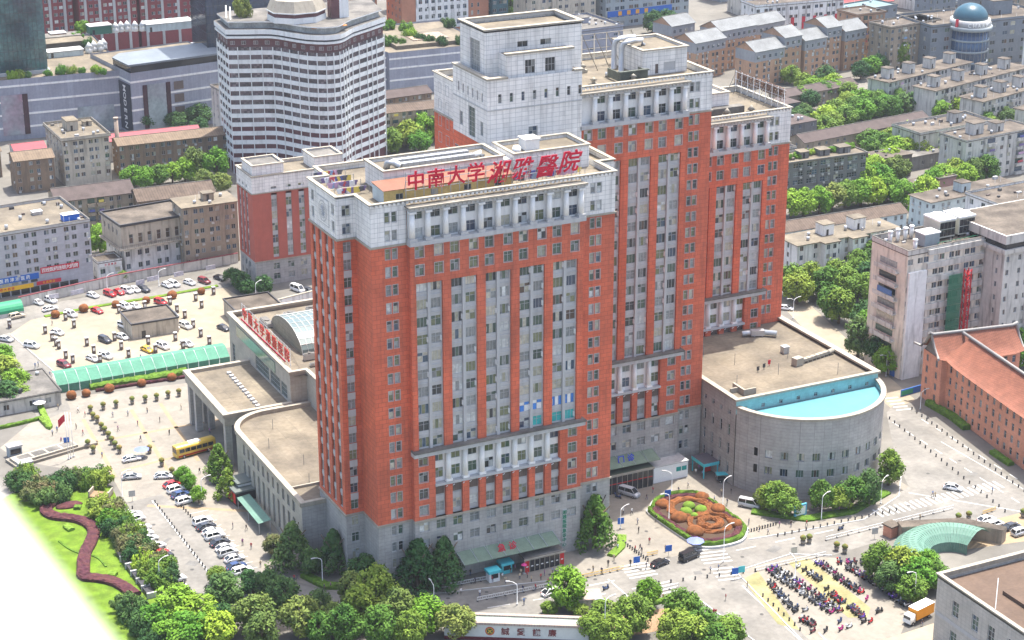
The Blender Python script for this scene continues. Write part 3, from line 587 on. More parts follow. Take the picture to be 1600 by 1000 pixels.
gp = thing('entrance_hall', 'grey hall with green glass wall and curved glass roof vault', 'hall')
w = MB(); GG = mat('green_glass', (0.17, 0.27, 0.22), 0.15, 0.15, 0.2, (1.5, 1.2, (0.10, 0.16, 0.14), 0.04, 0), spec=0.7)
wall(w, 'L', 7.8, 73.5, 119.5, 0, 21.2, [(76, 80.2, 13.5, 17.2), (81, 88, 13.5, 17.2), (89, 99, 13.5, 17.2), (115.5, 117.5, 6, 14)], 0.25); wall(w, 'F', 73.5, 7.8, 12.0, 0, 21.2, (), m=0); wall(w, 'L', 12.0, 64, 73.5, 0, 21.2, (), m=0); wall(w, 'F', 64, 12, 36, 0, 21.2); wall(w, 'F', 119.5, 7.8, 36, 0, 21.2); w.face([(8, 73.7, 20.4), (36, 64.2, 20.4), (36, 119.3, 20.4), (8, 119.3, 20.4)], 1); w.face([(12.2, 64.2, 20.41), (36, 64.2, 20.41), (36, 75, 20.41), (12.2, 75, 20.41)], 1); w.build('hall_wall', [BEI, ROOF], gp)
for (a, b) in ((76, 80.2), (81, 88), (89, 99)): window(gp, 'L', (a + b) / 2, 7.8, 13.5, b - a, 3.7, 'grid', rec=0.2, wts=[1, 4, 0, 0, 0, 0, 0, 0])
window(gp, 'L', 116.5, 7.8, 6, 2, 8, 'grid', rec=0.2, wts=PW_D)
MB().box(7.6, 7.796, 84, 113, 17.6, 20.4).build('glass_band', GG, gp)
cp = MB(); cp.box(7.4, 8.6, 73.1, 119.9, 21.2, 21.8); cp.box(8.6, 12.4, 73.1, 74.1, 21.2, 21.8); cp.box(11.6, 12.6, 63.6, 73.1, 21.2, 21.8); cp.box(12.6, 36, 63.6, 64.6, 21.2, 21.8); cp.box(8.6, 36, 118.8, 119.9, 21.2, 21.8); cp.build('coping', CORN, gp)
v = MB(); A_ = arc(0, 0, 1, 0, 180, 14)
for (a, b) in zip(A_, A_[1:]): v.face([(15.5, 97 + 11.5 * a[0], 20.4 + 5.5 * a[1]), (15.5, 97 + 11.5 * b[0], 20.4 + 5.5 * b[1]), (40, 97 + 11.5 * b[0], 20.4 + 5.5 * b[1]), (40, 97 + 11.5 * a[0], 20.4 + 5.5 * a[1])], 0)
v.face([(15.5, 97 + 11.5 * a[0], 20.4 + 5.5 * a[1]) for a in A_], 1); v.build('glass_vault', [mat('vault_glass', (0.12, 0.165, 0.165), 0.25, 0.08, 0.2, spec=0.6), mat('vault_end', (0.25, 0.26, 0.2), 0.5, 0.15, 0.3, (1.0, 1.0, (0.15, 0.16, 0.13), 0.05, 0))], gp)
rib = MB()
for x in [15.5 + 1.6 * k for k in range(16)]:
    rib.tube([(x, 97 + 11.55 * a[0], 20.4 + 5.56 * a[1]) for a in A_], 0.05, 4)
for a in A_[2:-2]: rib.tube([(15.5, 97 + 11.55 * a[0], 20.4 + 5.56 * a[1]), (40, 97 + 11.55 * a[0], 20.4 + 5.56 * a[1])], 0.05, 4)
rib.build('vault_ribs', WPAINT, gp)
s2 = thing('rooftop_sign', 'red characters on rusty frames along the edge of the glazed hall roof', 'sign', (9.6, 113.5, 20.4))
m = MB()
for k in range(18): y = -k * 2.1; m.tube([(0, y, 0), (0, y, 5.6)], 0.06, 4); m.tube([(0, y, 5), (2.2, y, 0)], 0.05, 4)
for z in (1.2, 2.6, 4.0, 5.4): m.tube([(0, 0.4, z), (0, -36, z)], 0.06, 4)
m.box(-0.5, -0.3, -33, 0, 1.1, 1.5, 1); m.build('sign_frame', [STEEL, SIGNRED], s2)
lettering(s2, '中南大学湘雅医院', 3.4, (-0.2, -2.4, 2.1), mat('sign_red_faded', (0.50, 0.03, 0.02), 0.5, 0.1, 0.6), face='L', gap=1.32)
for i, (x, y, a, b, c) in enumerate(((16, 82, 3, 1.2, 1.6), (20, 79, 1.4, 4, 1.2), (17, 77.5, 5, 1, 0.8), (24, 82, 2.5, 2, 1.2), (22, 76.5, 4, 1.4, 1.0), (15, 110, 2, 6, 1), (22, 112, 3, 2, 1.4), (28, 113, 2, 2, 1.5), (18, 70, 2, 2, 1.2))):
    u = MB().box(-a / 2, a / 2, -b / 2, b / 2, 0.2, c); u.box(-a / 2 + .1, a / 2 - .1, -b / 2 + .1, b / 2 - .1, c, c + 0.15, 1); u.box(-a / 2, -a / 2 + .2, -b / 2, b / 2, 0, 0.2, 1); u.box(a / 2 - .2, a / 2, -b / 2, b / 2, 0, 0.2, 1); u.cyl(0, 0, c + .15, c + .4, min(a, b) * .35, None, 10, 1)
    tag(u.build('rooftop_unit', [STEEL, ROOFG], None, (x, y, 20.42)), 'metal ventilation unit on the glazed hall roof', 'rooftop unit', 'units on the glazed hall roof')

# ---- right podium and drum
pr = thing('curved_building', 'grey granite building with curved drum front and bright blue inner roof', 'building')
w = MB(); hs = [(y, y + 1.0, z, z + hh) for y in (13.5, 17, 20.6, 24.2) for z, hh in ((17.2, 1.2), (12.0, 2.8), (7.2, 2.8), (2.4, 2.8))]
wall(w, 'L', 94.4, 11.3, 53, 0, 21.5, hs, 0.4); wall(w, 'L', 134.4, 11.3, 78, 0, 21.5)
for h in hs: window(pr, 'L', h[0] + 0.5, 94.4, h[2], 1.0, h[3] - h[2], 'tall', rec=0.3, wts=PW_D)
hc = [(96.5 + 4.9 * k, 97.5 + 4.9 * k, 18.7, 19.7) for k in range(8)]
cw = MB(); wall(cw, 'F', 11.3, 94.4, 134.4, 18.2, 21.5, hc, 0.25); cw.build('cyan_wall', mat('cyan_tile', (0.27, 0.52, 0.53), 0.5, 0.08, 0.3, (1.0, 0.8, (0.2, 0.42, 0.43), 0.03, 0)), pr)
for h in hc: window(pr, 'F', (h[0] + h[1]) / 2, 11.3, h[2], 1.0, 1.0, 'cross', rec=0.2, wts=PW_D)
w.face([(94.8, 11.8, 20.9), (134, 11.8, 20.9), (134, 77.6, 20.9), (94.8, 77.6, 20.9)], 1)
DC, DR = (114.5, 15.8), 20.4
da = arc(*DC, DR, 192.7, 347.3, 60); nz = [0, 5.4, 7.4, 9.6, 11.6, 19.8]
for k, (a, b) in enumerate(zip(da, da[1:])):
    hole = (k % 4 in (1, 2)) and 5 < k < 55
    for z0, z1 in zip(nz, nz[1:]):
        if hole and z0 in (5.4, 9.6) and not (k % 4 == 9): continue
        w.face([(*a, z0), (*b, z0), (*b, z1), (*a, z1)], 0, True)
for k in range(5, 55, 4):
    k0 = k if k % 4 == 1 else None
    if k0 is None or k0 <= 5 - 1: continue
    a, b = Vector(da[k0]), Vector(da[k0 + 2]); c = Vector(DC); 
    if k0 < 6: continue
    for z in (5.4, 9.6):
        ai, bi = a + (c - a).normalized() * 0.4, b + (c - b).normalized() * 0.4
        for p, q, r, s in (((*a, z), (*ai, z), (*ai, z + 2), (*a, z + 2)), ((*b, z), (*bi, z), (*bi, z + 2), (*b, z + 2)), ((*a, z), (*b, z), (*bi, z), (*ai, z)), ((*a, z + 2), (*b, z + 2), (*bi, z + 2), (*ai, z + 2))): w.face([p, q, r, s], 0)
        mid = (ai + bi) / 2; o = link('window', win_mesh((bi - ai).length, 2.0, 'three'), pr, (mid.x, mid.y, z), math.atan2((bi - ai).y, (bi - ai).x)); setmats(o, [None, rnd.choices(PANE, [3, 4, 2, 1, 1, 3, 3, 1])[0], rnd.choices(PANE, [4, 3, 1, 1, 1, 2, 3, 2])[0]])
w.build('granite_wall', [GRY, ROOF], pr)
fl = MB(); fl.face([(x, y, 18.5) for x, y in [(DC[0] + (p[0] - DC[0]) * 0.98, DC[1] + (p[1] - DC[1]) * 0.98) for p in da] if y < 11.25]); fl.build('blue_roof', mat('blue_roof_paint', (0.085, 0.245, 0.285), 0.6, 0.06, 0.15), pr)
inn = MB()
for a, b in zip(da, da[1:]):
    ai, bi = [(DC[0] + (p[0] - DC[0]) * 0.965, DC[1] + (p[1] - DC[1]) * 0.965) for p in (a, b)]; inn.face([(*ai, 18.2), (*bi, 18.2), (*bi, 19.8), (*ai, 19.8)], 0, True)
inn.build('inner_wall', MATS['cyan_tile'], pr)
cp = MB(); coping(cp, [p for p in da], 19.7, 20.25, 0.9, 0.35); cp.box(94.0, 95.3, 10.9, 28, 21.5, 22.0); cp.box(95.3, 133.2, 10.9, 11.9, 21.5, 22.0); cp.box(133.2, 134.9, 10.9, 78, 21.5, 22.0); cp.build('coping', CORN, pr)
for (x, y) in ((103, 40), (107, 32), (113, 22), (121, 30), (100, 20), (126, 16)): tag(MB().tube([(0, 0, 0), (0, 0, 3.0)], 0.06, 5).build('lightning_rod', DARKM, None, (x, y, 20.9)), 'thin dark rod standing on the curved building roof', 'rod', 'rods on the curved building roof')
d = MB().tube([(0, 0, .8), (1.6, 0, 1.0), (2.2, 0, 0.9)], 0.7, 8); d.box(2.2, 5.6, -0.8, 0.8, 0.3, 1.7); d.tube([(5.6, 0, 1.0), (8.6, -1.2, 1.0)], 0.7, 8); d.box(3, 3.3, -.5, .5, 0, .3); d.box(5, 5.3, -.5, .5, 0, .3); tag(d.build('air_duct', STEEL, None, (119, 47.5, 20.9), R(-20)), 'stubby grey air handling duct near the tower corner on the beige roof', 'duct')
d = MB().box(0, 2.4, -0.9, 0.9, 0.1, 2.0); d.box(2.4, 12, -0.5, 0.5, 0.5, 1.2); d.tube([(12, 0, .8), (13.6, 0, .9)], 0.6, 8)
for k in range(7): d.box(3 + k * 1.4, 3.15 + k * 1.4, -.55, .55, 0, 1.3)
tag(d.build('air_duct', CORN, None, (119.5, 25.0, 20.9), R(12)), 'long low duct with white box near the blue roof edge', 'duct')
d = MB().box(-.8, .8, -.8, .8, 0, 1.6).box(-.9, .9, -.9, .9, 1.6, 1.8); tag(d.build('rooftop_unit', STEEL, None, (122.5, 33.5, 20.9)), 'small square vent box on the curved building roof', 'rooftop unit')
d = MB().box(0, 0.5, -5, 0, 0, 1.5).box(0.5, 3.4, -5, -4.6, 0, 1.5).box(-2, 0, -2.4, -2, 0, 1.2); tag(d.build('stair_curb', CORN, None, (98.5, 19.5, 20.9)), 'low stone curb walls at the corner of the beige roof', 'curb')
for i, (x, y, c) in enumerate(((100, 34, 'r'), (109.5, 25.5, 'b'), (111.8, 26.4, 'k'), (114.2, 27.8, 'r'))):
    d = MB().box(-.35, .35, -.05, .05, .5, 1.5).box(-.05, .05, -.05, .05, 0, .5).box(-.5, .5, -.02, .02, 1.5, 1.55)
    if i: tag(d.build('hanging_laundry', [SIGNRED if c == 'r' else DARKM], None, (x, y, 20.9)), 'single garment drying on the beige roof of the curved building', 'laundry', 'garments on the curved building roof')

# ---- entrance canopies
def canopy(name, label, x0, x1, yw, depth, zw, zo, txt, tm, glass, tx):
    t = thing(name, label, 'canopy'); m = MB()
    m.face([(x0, yw, zw), (x1, yw, zw), (x1, yw - depth, zo), (x0, yw - depth, zo)]); m.face([(x0, yw, zw - .12), (x0, yw - depth, zo - .12), (x1, yw - depth, zo - .12), (x1, yw, zw - .12)]); m.face([(x0, yw - depth, zo - .12), (x1, yw - depth, zo - .12), (x1, yw - depth, zo), (x0, yw - depth, zo)]); m.face([(x0, yw, zw - .12), (x0, yw, zw), (x0, yw - depth, zo), (x0, yw - depth, zo - .12)])
    m.build('canopy_glass', glass, t); f = MB(); n = int((x1 - x0) / 3.2)
    for k in range(n + 1): x = x0 + (x1 - x0) * k / n; f.tube([(x, yw, zw + .08), (x, yw - depth, zo + .08)], 0.06, 4); f.tube([(x, yw, zw + 2.2), (x, yw - depth * .7, zo + .1)], 0.035, 4)
    f.build('canopy_rods', STEEL, t)
    for k, ch in enumerate(txt):
        me = text_mesh(ch, 1.9, 0.06); me.materials.clear(); me.materials.append(tm); o = link('character', me, t, (tx + k * 2.6, yw - depth * 0.62, zo + 0.45)); o.rotation_euler = (R(72), 0, 0)
    return t
CG = mat('canopy_green_glass', (0.17, 0.23, 0.17), 0.3, 0.15, 0.4, spec=0.5)
canopy('entrance_canopy', 'green glass canopy with two red characters over the tower entrance', 17.0, 40.0, -1.52, 4.2, 6.0, 4.9, '急诊', SIGNRED, CG, 26.6)
canopy('entrance_canopy', 'green glass canopy with two blue characters between tower and curved building', 60.0, 80.0, 24.48, 4.0, 7.2, 6.0, '门诊', plain('sign_blue', (0.03, 0.06, 0.55)), CG, 70.3)
sf = thing('door_pavilion', 'row of dark glass doors with red panels under the entrance canopy', 'pavilion', (31, -6.2, 0))
DG = mat('dark_glass', (0.02, 0.022, 0.026), 0.1, 0.1, 0.5, spec=0.6); POSTR = plain('poster_red', (0.55, 0.03, 0.03))
MB().box(0, 9.6, 0.0, 4.6, 3.0, 3.4).build('front_roof', ROOFG, sf); MB().box(-.2, 9.8, -.25, 0, 2.9, 3.25).build('fascia', CORN, sf)
for k in range(8):
    MB().box(k * 1.2 + .1, k * 1.2 + 1.1, 0.05, 0.12, 0, 2.9).build('door', DG if k not in (0, 7) else POSTR, sf); MB().box(k * 1.2 - .06, k * 1.2 + .06, -0.02, 0.2, 0, 2.9).build('door_post', CORN, sf)
    MB().box(k * 1.2 + .35, k * 1.2 + .85, 0.02, 0.049, 1.2, 1.45).build('sticker', WPAINT, sf)
sf = thing('door_pavilion', 'row of dark glass doors under the canopy with blue characters', 'pavilion', (61, 19.6, 0))
MB().box(0, 16.6, 0.0, 4.8, 4.6, 5.0).build('front_roof', mat('dark_green_roof', (0.05, 0.07, 0.055), 0.5), sf); MB().box(-.2, 16.8, -.25, 0, 4.4, 4.9).build('fascia', CORN, sf)
for k in range(12): MB().box(k * 1.38 + .1, k * 1.38 + 1.28, 0.05, 0.12, 0, 4.3).build('door', DG, sf); MB().box(k * 1.38 - .06, k * 1.38 + .06, -0.02, 0.2, 0, 4.3).build('door_post', CORN, sf); MB().box(k * 1.38 + .1, k * 1.38 + 1.28, 0.02, 0.048, 2.4, 2.6).build('door_band', POSTR, sf)
wb = thing('site_cabin', 'white site cabin with two teal signs beside the dark glass doors', 'cabin', (78.2, 20.5, 0)); MB().box(0, 9.4, 0, 4.6, 0, 4.0).build('cabin_wall', WPAINT, wb); MB().box(-.15, 9.55, -.15, 4.75, 4.0, 4.25).build('cabin_roof', GRYP, wb)
for k in range(2): MB().box(6.2 + k * 1.5, 7.5 + k * 1.5, -.05, -.003, 1.9, 3.0).build('teal_sign', plain('teal_sign', (0.02, 0.28, 0.25)), wb)
bo = thing('entrance_booth', 'small cyan edged porch at the side door of the curved building', 'porch', (90.2, 17.6, 0)); CY = plain('cyan_trim', (0.08, 0.50, 0.55))
MB().box(0, 4.2, 0, 5.5, 3.6, 3.8).build('porch_roof', plain('porch_top', (0.13, 0.12, 0.14)), bo); MB().box(-.05, 4.25, -.12, 0, 3.0, 3.75).build('fascia', CY, bo); MB().box(-.12, 0, 0, 5.5, 3.0, 3.75).build('fascia', CY, bo)
for x, y in ((0.1, 0.1), (3.9, 0.1), (0.1, 5.2)): MB().box(x - .12, x + .12, y - .1, y + .12, 0, 3.0).build('post', CY, bo)
MB().box(1.6, 3.6, 2.6, 2.7, 0.3, 2.4).build('poster', POSTR, bo)
vs = thing('vertical_sign', 'tall narrow green lettered sign on the tower wall beside the entrance', 'sign', (42.9, -1.62, 0)); MB().box(-0.55, 0.55, 0, 0.1, 1.6, 10.6).build('sign_board', GRYP, vs)
lettering(vs, '湘雅医院急诊中心', 1.05, (0, -0.05, 9.5), plain('sign_green', (0.02, 0.22, 0.12)), vertical=True, gap=1.05, depth=0.03)
for i, (x, lab, cc) in enumerate(((23.5, 'cyan kiosk with white sides beside the tower entrance', CY), (27.5, 'cyan screen panel under the entrance canopy', CY))):
    k = thing('kiosk', lab, 'kiosk', (x, -6.0 + i * 2.2, 0)); MB().box(-1.2, 1.2, -.9, .9, 0, 2.1).build('kiosk_body', WPAINT if i == 0 else cc, k); MB().box(-1.5, 1.5, -1.2, 1.2, 2.1, 2.7).build('kiosk_top', cc, k); MB().box(-.8, .8, -1.0, -.903, .9, 1.9).build('counter_window', DG, k)
# laundry on the front tower roof
LC = [plain('cloth_%d' % i, c) for i, c in enumerate(((0.75, 0.75, 0.75), (0.1, 0.12, 0.35), (0.5, 0.08, 0.1), (0.12, 0.12, 0.14), (0.55, 0.35, 0.5), (0.7, 0.55, 0.12), (0.25, 0.4, 0.6), (0.2, 0.15, 0.3)))]
gm = MB().box(-.42, .42, -.04, .04, .5, 1.55); gm.box(-.62, -.42, -.035, .035, 1.05, 1.5); gm.box(.42, .62, -.035, .035, 1.05, 1.5); gm = gm.mesh('garment', LC[0])
gm2 = MB().box(-.7, .7, -.03, .03, .3, 1.55).mesh('sheet', LC[0])
def laundry(x0, x1, ys, n, lab, grp):
    for y in ys:
        for k in range(n):
            x = x0 + (x1 - x0) * (k + rnd.uniform(-.3, .3)) / n
            o = link('hanging_laundry', rnd.choice((gm, gm, gm2)), None, (x, y + rnd.uniform(-.15, .15), zt - 0.05), rnd.uniform(-.3, .3)); setmats(o, [rnd.choice(LC)]); tag(o, lab, 'laundry', grp)
        l = MB().box(x0 - 1, x1 + .5, y - .015, y + .015, 1.57, 1.6); l.box(x0 - 1.05, x0 - .95, y - .05, y + .05, 0, 1.7); l.box(x1 + .45, x1 + .55, y - .05, y + .05, 0, 1.7)
        tag(l.build('clothes_line', STEEL, None, (0, 0, zt - 0.08)), 'clothes line on posts on the tower roof ' + ('corner' if x0 < 20 else 'below the red characters'), 'clothes line', 'clothes lines ' + grp)
laundry(-1.5, 4.5, (12.5, 17, 21, 25.5), 9, 'garment drying on a line on the tower roof corner', 'laundry on the roof corner')
laundry(34, 50, (5.2, 7.4), 17, 'garment drying on a line below the red characters', 'laundry below the red characters')

# ================================================================ neighbouring buildings
def wm_(n, c, **k): return mat('wall_' + n, c, 0.85, 0.10, 0.15, stain=k.pop('stain', 0.55), **k)
W = dict(grey=wm_('lavender_grey', (0.43, 0.43, 0.47), pattern=(2.4, 0.8, (0.34, 0.34, 0.375), 0.03, 0), stain=0.1), cream=wm_('cream', (0.46, 0.41, 0.33)), brown=wm_('brown', (0.22, 0.155, 0.105)), tan=wm_('tan', (0.34, 0.28, 0.21)),
    white=wm_('white', (0.74, 0.74, 0.72)), dirty=wm_('dirty_white', (0.54, 0.52, 0.48), stain=0.65), mall=wm_('mall_panel', (0.31, 0.325, 0.385), pattern=(1.1, 30, (0.25, 0.265, 0.315), 0.05, 0), stain=0.05), dred=wm_('dark_red', (0.22, 0.05, 0.055), stain=0.1),
    orange=wm_('orange_brick', (0.45, 0.20, 0.12), stain=0.1), peach=wm_('peach_brick', (0.44, 0.27, 0.17), stain=0.15), dgrey=wm_('dark_grey', (0.17, 0.17, 0.165), stain=0.5), slate=wm_('slate', (0.20, 0.225, 0.25), stain=0.1), cyanw=wm_('pale_cyan', (0.50, 0.57, 0.58), stain=0.25), brick=wm_('red_brick', (0.64, 0.30, 0.20), pattern=(0.6, 0.3, (0.52, 0.245, 0.16), 0.03, 1), stain=0.1), cyl=wm_('blue_grey', (0.30, 0.34, 0.36), stain=0.1))
TILE = {'brown': mat('tile_brown', (0.12, 0.09, 0.07), 0.9, 0.25, 0.5, (0.9, 60, (0.07, 0.052, 0.042), 0.10, 'floor')), 'tan': mat('tile_tan', (0.18, 0.135, 0.095), 0.9, 0.2, 0.5, (0.9, 60, (0.11, 0.08, 0.055), 0.08, 'floor')), 'dark': mat('tile_dark', (0.085, 0.066, 0.062), 0.9, 0.2, 0.4), 'pale': mat('roof_pale_sheet', (0.15, 0.16, 0.165), 0.6, 0.22, 0.2), 'pink': mat('roof_pink_sheet', (0.29, 0.055, 0.07), 0.6, 0.08, 0.2), 'red': mat('roof_red_sheet', (0.28, 0.02, 0.024), 0.6, 0.1, 0.2), 'teal': mat('roof_teal', (0.14, 0.21, 0.225), 0.6, 0.1, 0.2), 'clay': mat('tile_clay', (0.24, 0.095, 0.06), 0.8, 0.18, 0.4, (0.5, 0.5, (0.17, 0.065, 0.042), 0.06, 'floor'))}
ACM = MB().box(-.42, .42, -.36, 0, 0, .6).mesh('air_conditioner', plain('ac_casing', (.5, .49, .46)))
SLAB = {}
def bldg(name, label, loc, rot, w, d, h, wallm, roof='flat', roofm=None, fl=5, nf=6, ns=2, win=(1.5, 1.5), style='two', zmin=0.0, ac=0.25, balc=(), cat='building', rh=2.5, par=0.7, boxes=(), group=None, wts=PW_D, seed=0, over=0.5, ground=0.0, z0=0.0, capm=None, parm=None, sur=0):
    rg = random.Random(seed + int(w * 10)); t = thing(name, label, cat, (loc[0], loc[1], z0), R(rot), group)
    mb = MB(); fh = (h - ground) / fl; hf, hl = [], []
    for k in range(fl):
        z = ground + k * fh + fh * 0.32
        if z + z0 < zmin: continue
        for j in range(nf):
            u = w * (j + 0.5) / nf + (0.12 * w / nf if j % 2 else -0.12 * w / nf)
            if j in balc: continue
            hf.append((u - win[0] / 2, u + win[0] / 2, z, z + win[1]))
        for j in range(ns): u = d * (j + 0.5) / ns; hl.append((u - win[0] * .4, u + win[0] * .4, z, z + win[1]))
    wall(mb, 'F', 0, 0, w, 0, h, hf, 0.22); wall(mb, 'L', 0, 0, d, 0, h, hl, 0.22); wall(mb, 'F', d, 0, w, 0, h); wall(mb, 'L', w, 0, d, 0, h)
    if roof == 'gable':
        mb.face([(0, 0, h), (0, d, h), (0, d / 2, h + rh)]); mb.face([(w, 0, h), (w, d, h), (w, d / 2, h + rh)])
    mb.build('wall', wallm, t)
    for f, hh in (('F', hf), ('L', hl)):
        for q in hh:
            o = window(t, f, (q[0] + q[1]) / 2, 0, q[2], q[1] - q[0], win[1], style, rec=0.2, wts=wts, rg=rg, sur=sur)
            if rg.random() < ac: a = link('air_conditioner', ACM, t, ((q[0] + q[1]) / 2 + rg.uniform(-.5, .5), -0.02, q[2] - 0.75) if f == 'F' else (-0.02, (q[0] + q[1]) / 2, q[2] - 0.75), 0 if f == 'F' else -math.pi / 2)
    for j in balc:
        u = w * (j + 0.5) / nf; bw = w / nf * 0.86
        for k in range(fl):
            z = ground + k * fh
            if z + z0 < zmin: continue
            b = MB(); b.box(u - bw / 2, u + bw / 2, -1.1, -0.003, z + 0.05, z + 0.2); b.box(u - bw / 2, u + bw / 2, -1.1, -1.0, z + 0.2, z + 1.1); b.box(u - bw / 2, u - bw / 2 + .1, -1.0, -0.003, z + .2, z + 1.1); b.box(u + bw / 2 - .1, u + bw / 2, -1.0, -0.003, z + .2, z + 1.1); b.box(u - bw / 2 + .2, u + bw / 2 - .2, -0.05, -0.003, z + 1.1, z + fh - 0.3, 1); o = b.build('balcony', [wallm, rg.choice(PANE[:5])], t)
            if rg.random() < 0.5: MB().box(u - bw * .3, u + bw * .3, -0.9, -0.85, z + 1.3, z + 2.1).build('hung_washing', rg.choice(LC), o)
    rm = roofm or ROOFD; r = MB()
    if roof == 'flat':
        r.box(-over * .6, w + over * .6, -over * .6, d + over * .6, h, h + 0.22, 1); r.build('roof', [rm, rm], t)
        if par: p = MB(); parapet(p, -over * .5, w + over * .5, -over * .5, d + over * .5, h + 0.22, h + 0.22 + par, 0.2, 0.06, 0, 1, 0.12); p.build('parapet', [parm or wallm, capm or ROOFG], t)
    elif roof == 'gable':
        e = over; zz = h - e * rh / (d / 2)
        for s in (0, 1):
            y0, y1 = (-e, d / 2) if s == 0 else (d + e, d / 2); q = MB(); A, B, C_, D_ = (-e, y0, zz + .05), (w + e, y0, zz + .05), (w + e, y1, h + rh + .05), (-e, y1, h + rh + .05)
            q.face([A, B, C_, D_]); q.face([(p[0], p[1], p[2] + 0.16) for p in (A, B, C_, D_)]); q.face([A, B, (B[0], B[1], B[2] + .16), (A[0], A[1], A[2] + .16)]); q.face([A, D_, (D_[0], D_[1], D_[2] + .16), (A[0], A[1], A[2] + .16)]); q.face([B, C_, (C_[0], C_[1], C_[2] + .16), (B[0], B[1], B[2] + .16)]); q.build('roof_slope', rm, t)
        MB().box(-e, w + e, d / 2 - .15, d / 2 + .15, h + rh + .1, h + rh + .32).build('ridge', ROOFG, t)
    elif roof == 'hip':
        e = over; c = min(d / 2, w / 2) + e; A, B, C_, D_ = (-e, -e, h), (w + e, -e, h), (w + e, d + e, h), (-e, d + e, h); E_, F_ = (-e + c, d / 2, h + rh), (w + e - c, d / 2, h + rh)
        r.face([A, B, F_, E_]); r.face([B, C_, F_]); r.face([C_, D_, E_, F_]); r.face([D_, A, E_]); r.face([A, B, C_, D_]); r.build('roof', rm, t)
    for (bx, by, bw, bd, bh) in boxes:
        b = MB().box(bx, bx + bw, by, by + bd, h + .22, h + .22 + bh).box(bx - .25, bx + bw + .25, by - .25, by + bd + .25, h + .22 + bh, h + .42 + bh, 1); o = b.build('stair_house', [wallm, rm], t)
        MB().box(bx + bw * .3, bx + bw * .3 + .8, by - .04, by - .003, h + .25, h + 2.1).build('door', DG, o)
    # loose things that gather on flat roofs
    if roof == 'flat' and w * d > 80:
        for k in range(int(w * d / 36)):
            x, y = rg.uniform(.8, w - 1.5), rg.uniform(.8, d - 1.2); a = rg.random()
            if any(bx - 1.4 < x < bx + bw + .4 and by - 1.4 < y < by + bd + .4 for (bx, by, bw, bd, bh) in boxes): continue
            if a < .4: MB().cyl(x, y, h + .22, h + .22 + rg.uniform(.8, 1.5), .5, .5, 8).build('roof_tank', STEEL, t)
            elif a < .7: MB().box(x, x + rg.uniform(.5, 1.8), y, y + rg.uniform(.4, 1), h + .22, h + .22 + rg.uniform(.4, 1.1)).build('roof_vent', rg.choice((ROOFG, DARKM, LOUV, GRYP)), t)
            else: MB().tube([(x, y, h + .25), (x, y, h + 2.2)], .04, 4).build('roof_pole', STEEL, t)
    return t
def signboard(parent, x0, x1, z0, z1, y, bm, txt, tm, name='shop_sign', size=None, align=None):
    o = MB().box(x0, x1, y - .12, y, z0, z1).build(name, bm, parent)
    if txt:
        sz = size or (z1 - z0) * 0.72; n = len(txt); gap = min(1.25, (x1 - x0 - .6) / (n * sz))
        lettering(o, txt, sz, (x0 + (x1 - x0 - gap * sz * (n - 1)) / 2, y - .14, z0 + (z1 - z0 - sz * .72) / 2), tm, gap=gap, depth=0.02)
    return o
YEL = plain('sign_yellow', (0.8, 0.45, 0.02)); BLU = plain('sign_blue_board', (0.02, 0.12, 0.45)); SRED = plain('sign_red_board', (0.55, 0.03, 0.05))
# ---- left: street behind the car park
t = bldg('shop_building', 'lavender grey building with shop signs and blue box on its roof', (-45, 216.6), 4.5, 42.8, 27, 19.0, W['grey'], fl=5, nf=14, ns=4, win=(1.5, 1.5), ac=0.1, ground=5.5, over=0.3, par=0.9, roofm=ROOF, balc=(), parm=GRYP)
signboard(t, 8, 26.0, 4.2, 6.0, -.03, BLU, '津湘医药津湘医药', WPAINT); signboard(t, 26.6, 38.5, 5.4, 7.3, -.03, SRED, '百姓医药连锁大药房', WPAINT); signboard(t, 8, 24.0, 1.9, 3.2, -.5, YEL, '康大药房', SIGNRED); signboard(t, 25.0, 32.5, 2.2, 3.3, -.5, SRED, '便民药店', YEL)
for k in range(10): MB().box(8.3 + k * 3, 10.9 + k * 3, -.05, -.003, .1, 1.8).build('shop_window', DG, t)
for k in range(6): MB().box(9 + k * 2.9, 11 + k * 2.9, -.05, -.003, 3.3, 4.1).build('shop_window', PANE[k % 5], t)
for i, (x, y, c, s) in enumerate(((36, 3.5, plain('roof_blue', (0.02, 0.13, 0.55)), (5, 2.6, 1.8)), (30, 14, STEEL, (3, 2, 1)), (12, 20, STEEL, (4, 3, 1.4)))):
    c_ = Vector((-45, 216.6)) + Vector((x * math.cos(R(4.5)) - y * math.sin(R(4.5)), x * math.sin(R(4.5)) + y * math.cos(R(4.5))))
    u = MB().box(0, s[0], 0, s[1], 0, s[2]).box(-.1, s[0] + .1, -.1, s[1] + .1, s[2], s[2] + .15, 1); tag(u.build('rooftop_cabin' if i == 0 else 'rooftop_unit', [c, WPAINT], None, (c_.x, c_.y, 19.24), R(4.5)), ('bright blue cabin with white top on the shop building roof', 'low metal unit on the shop building roof', 'wide metal unit at the back of the shop building roof')[i], 'cabin' if i == 0 else 'rooftop unit')
t = bldg('small_shop', 'tiny white shop with red characters between shop building and balcony house', (-0.5, 221), 4, 7.6, 7, 5.0, W['white'], fl=1, nf=2, ns=1, win=(1.6, 1.6), ac=0, over=.2); signboard(t, .4, 7.4, 3.9, 5.0, -.08, WPAINT, '便民商店', SIGNRED)
t = bldg('balcony_house', 'white walled house with overhanging cream upper floor and long balcony', (8.3, 222.8), 6.0, 22.0, 15, 8.0, W['white'], fl=2, nf=7, ns=3, win=(1.4, 1.7), ac=.15, roof='none')
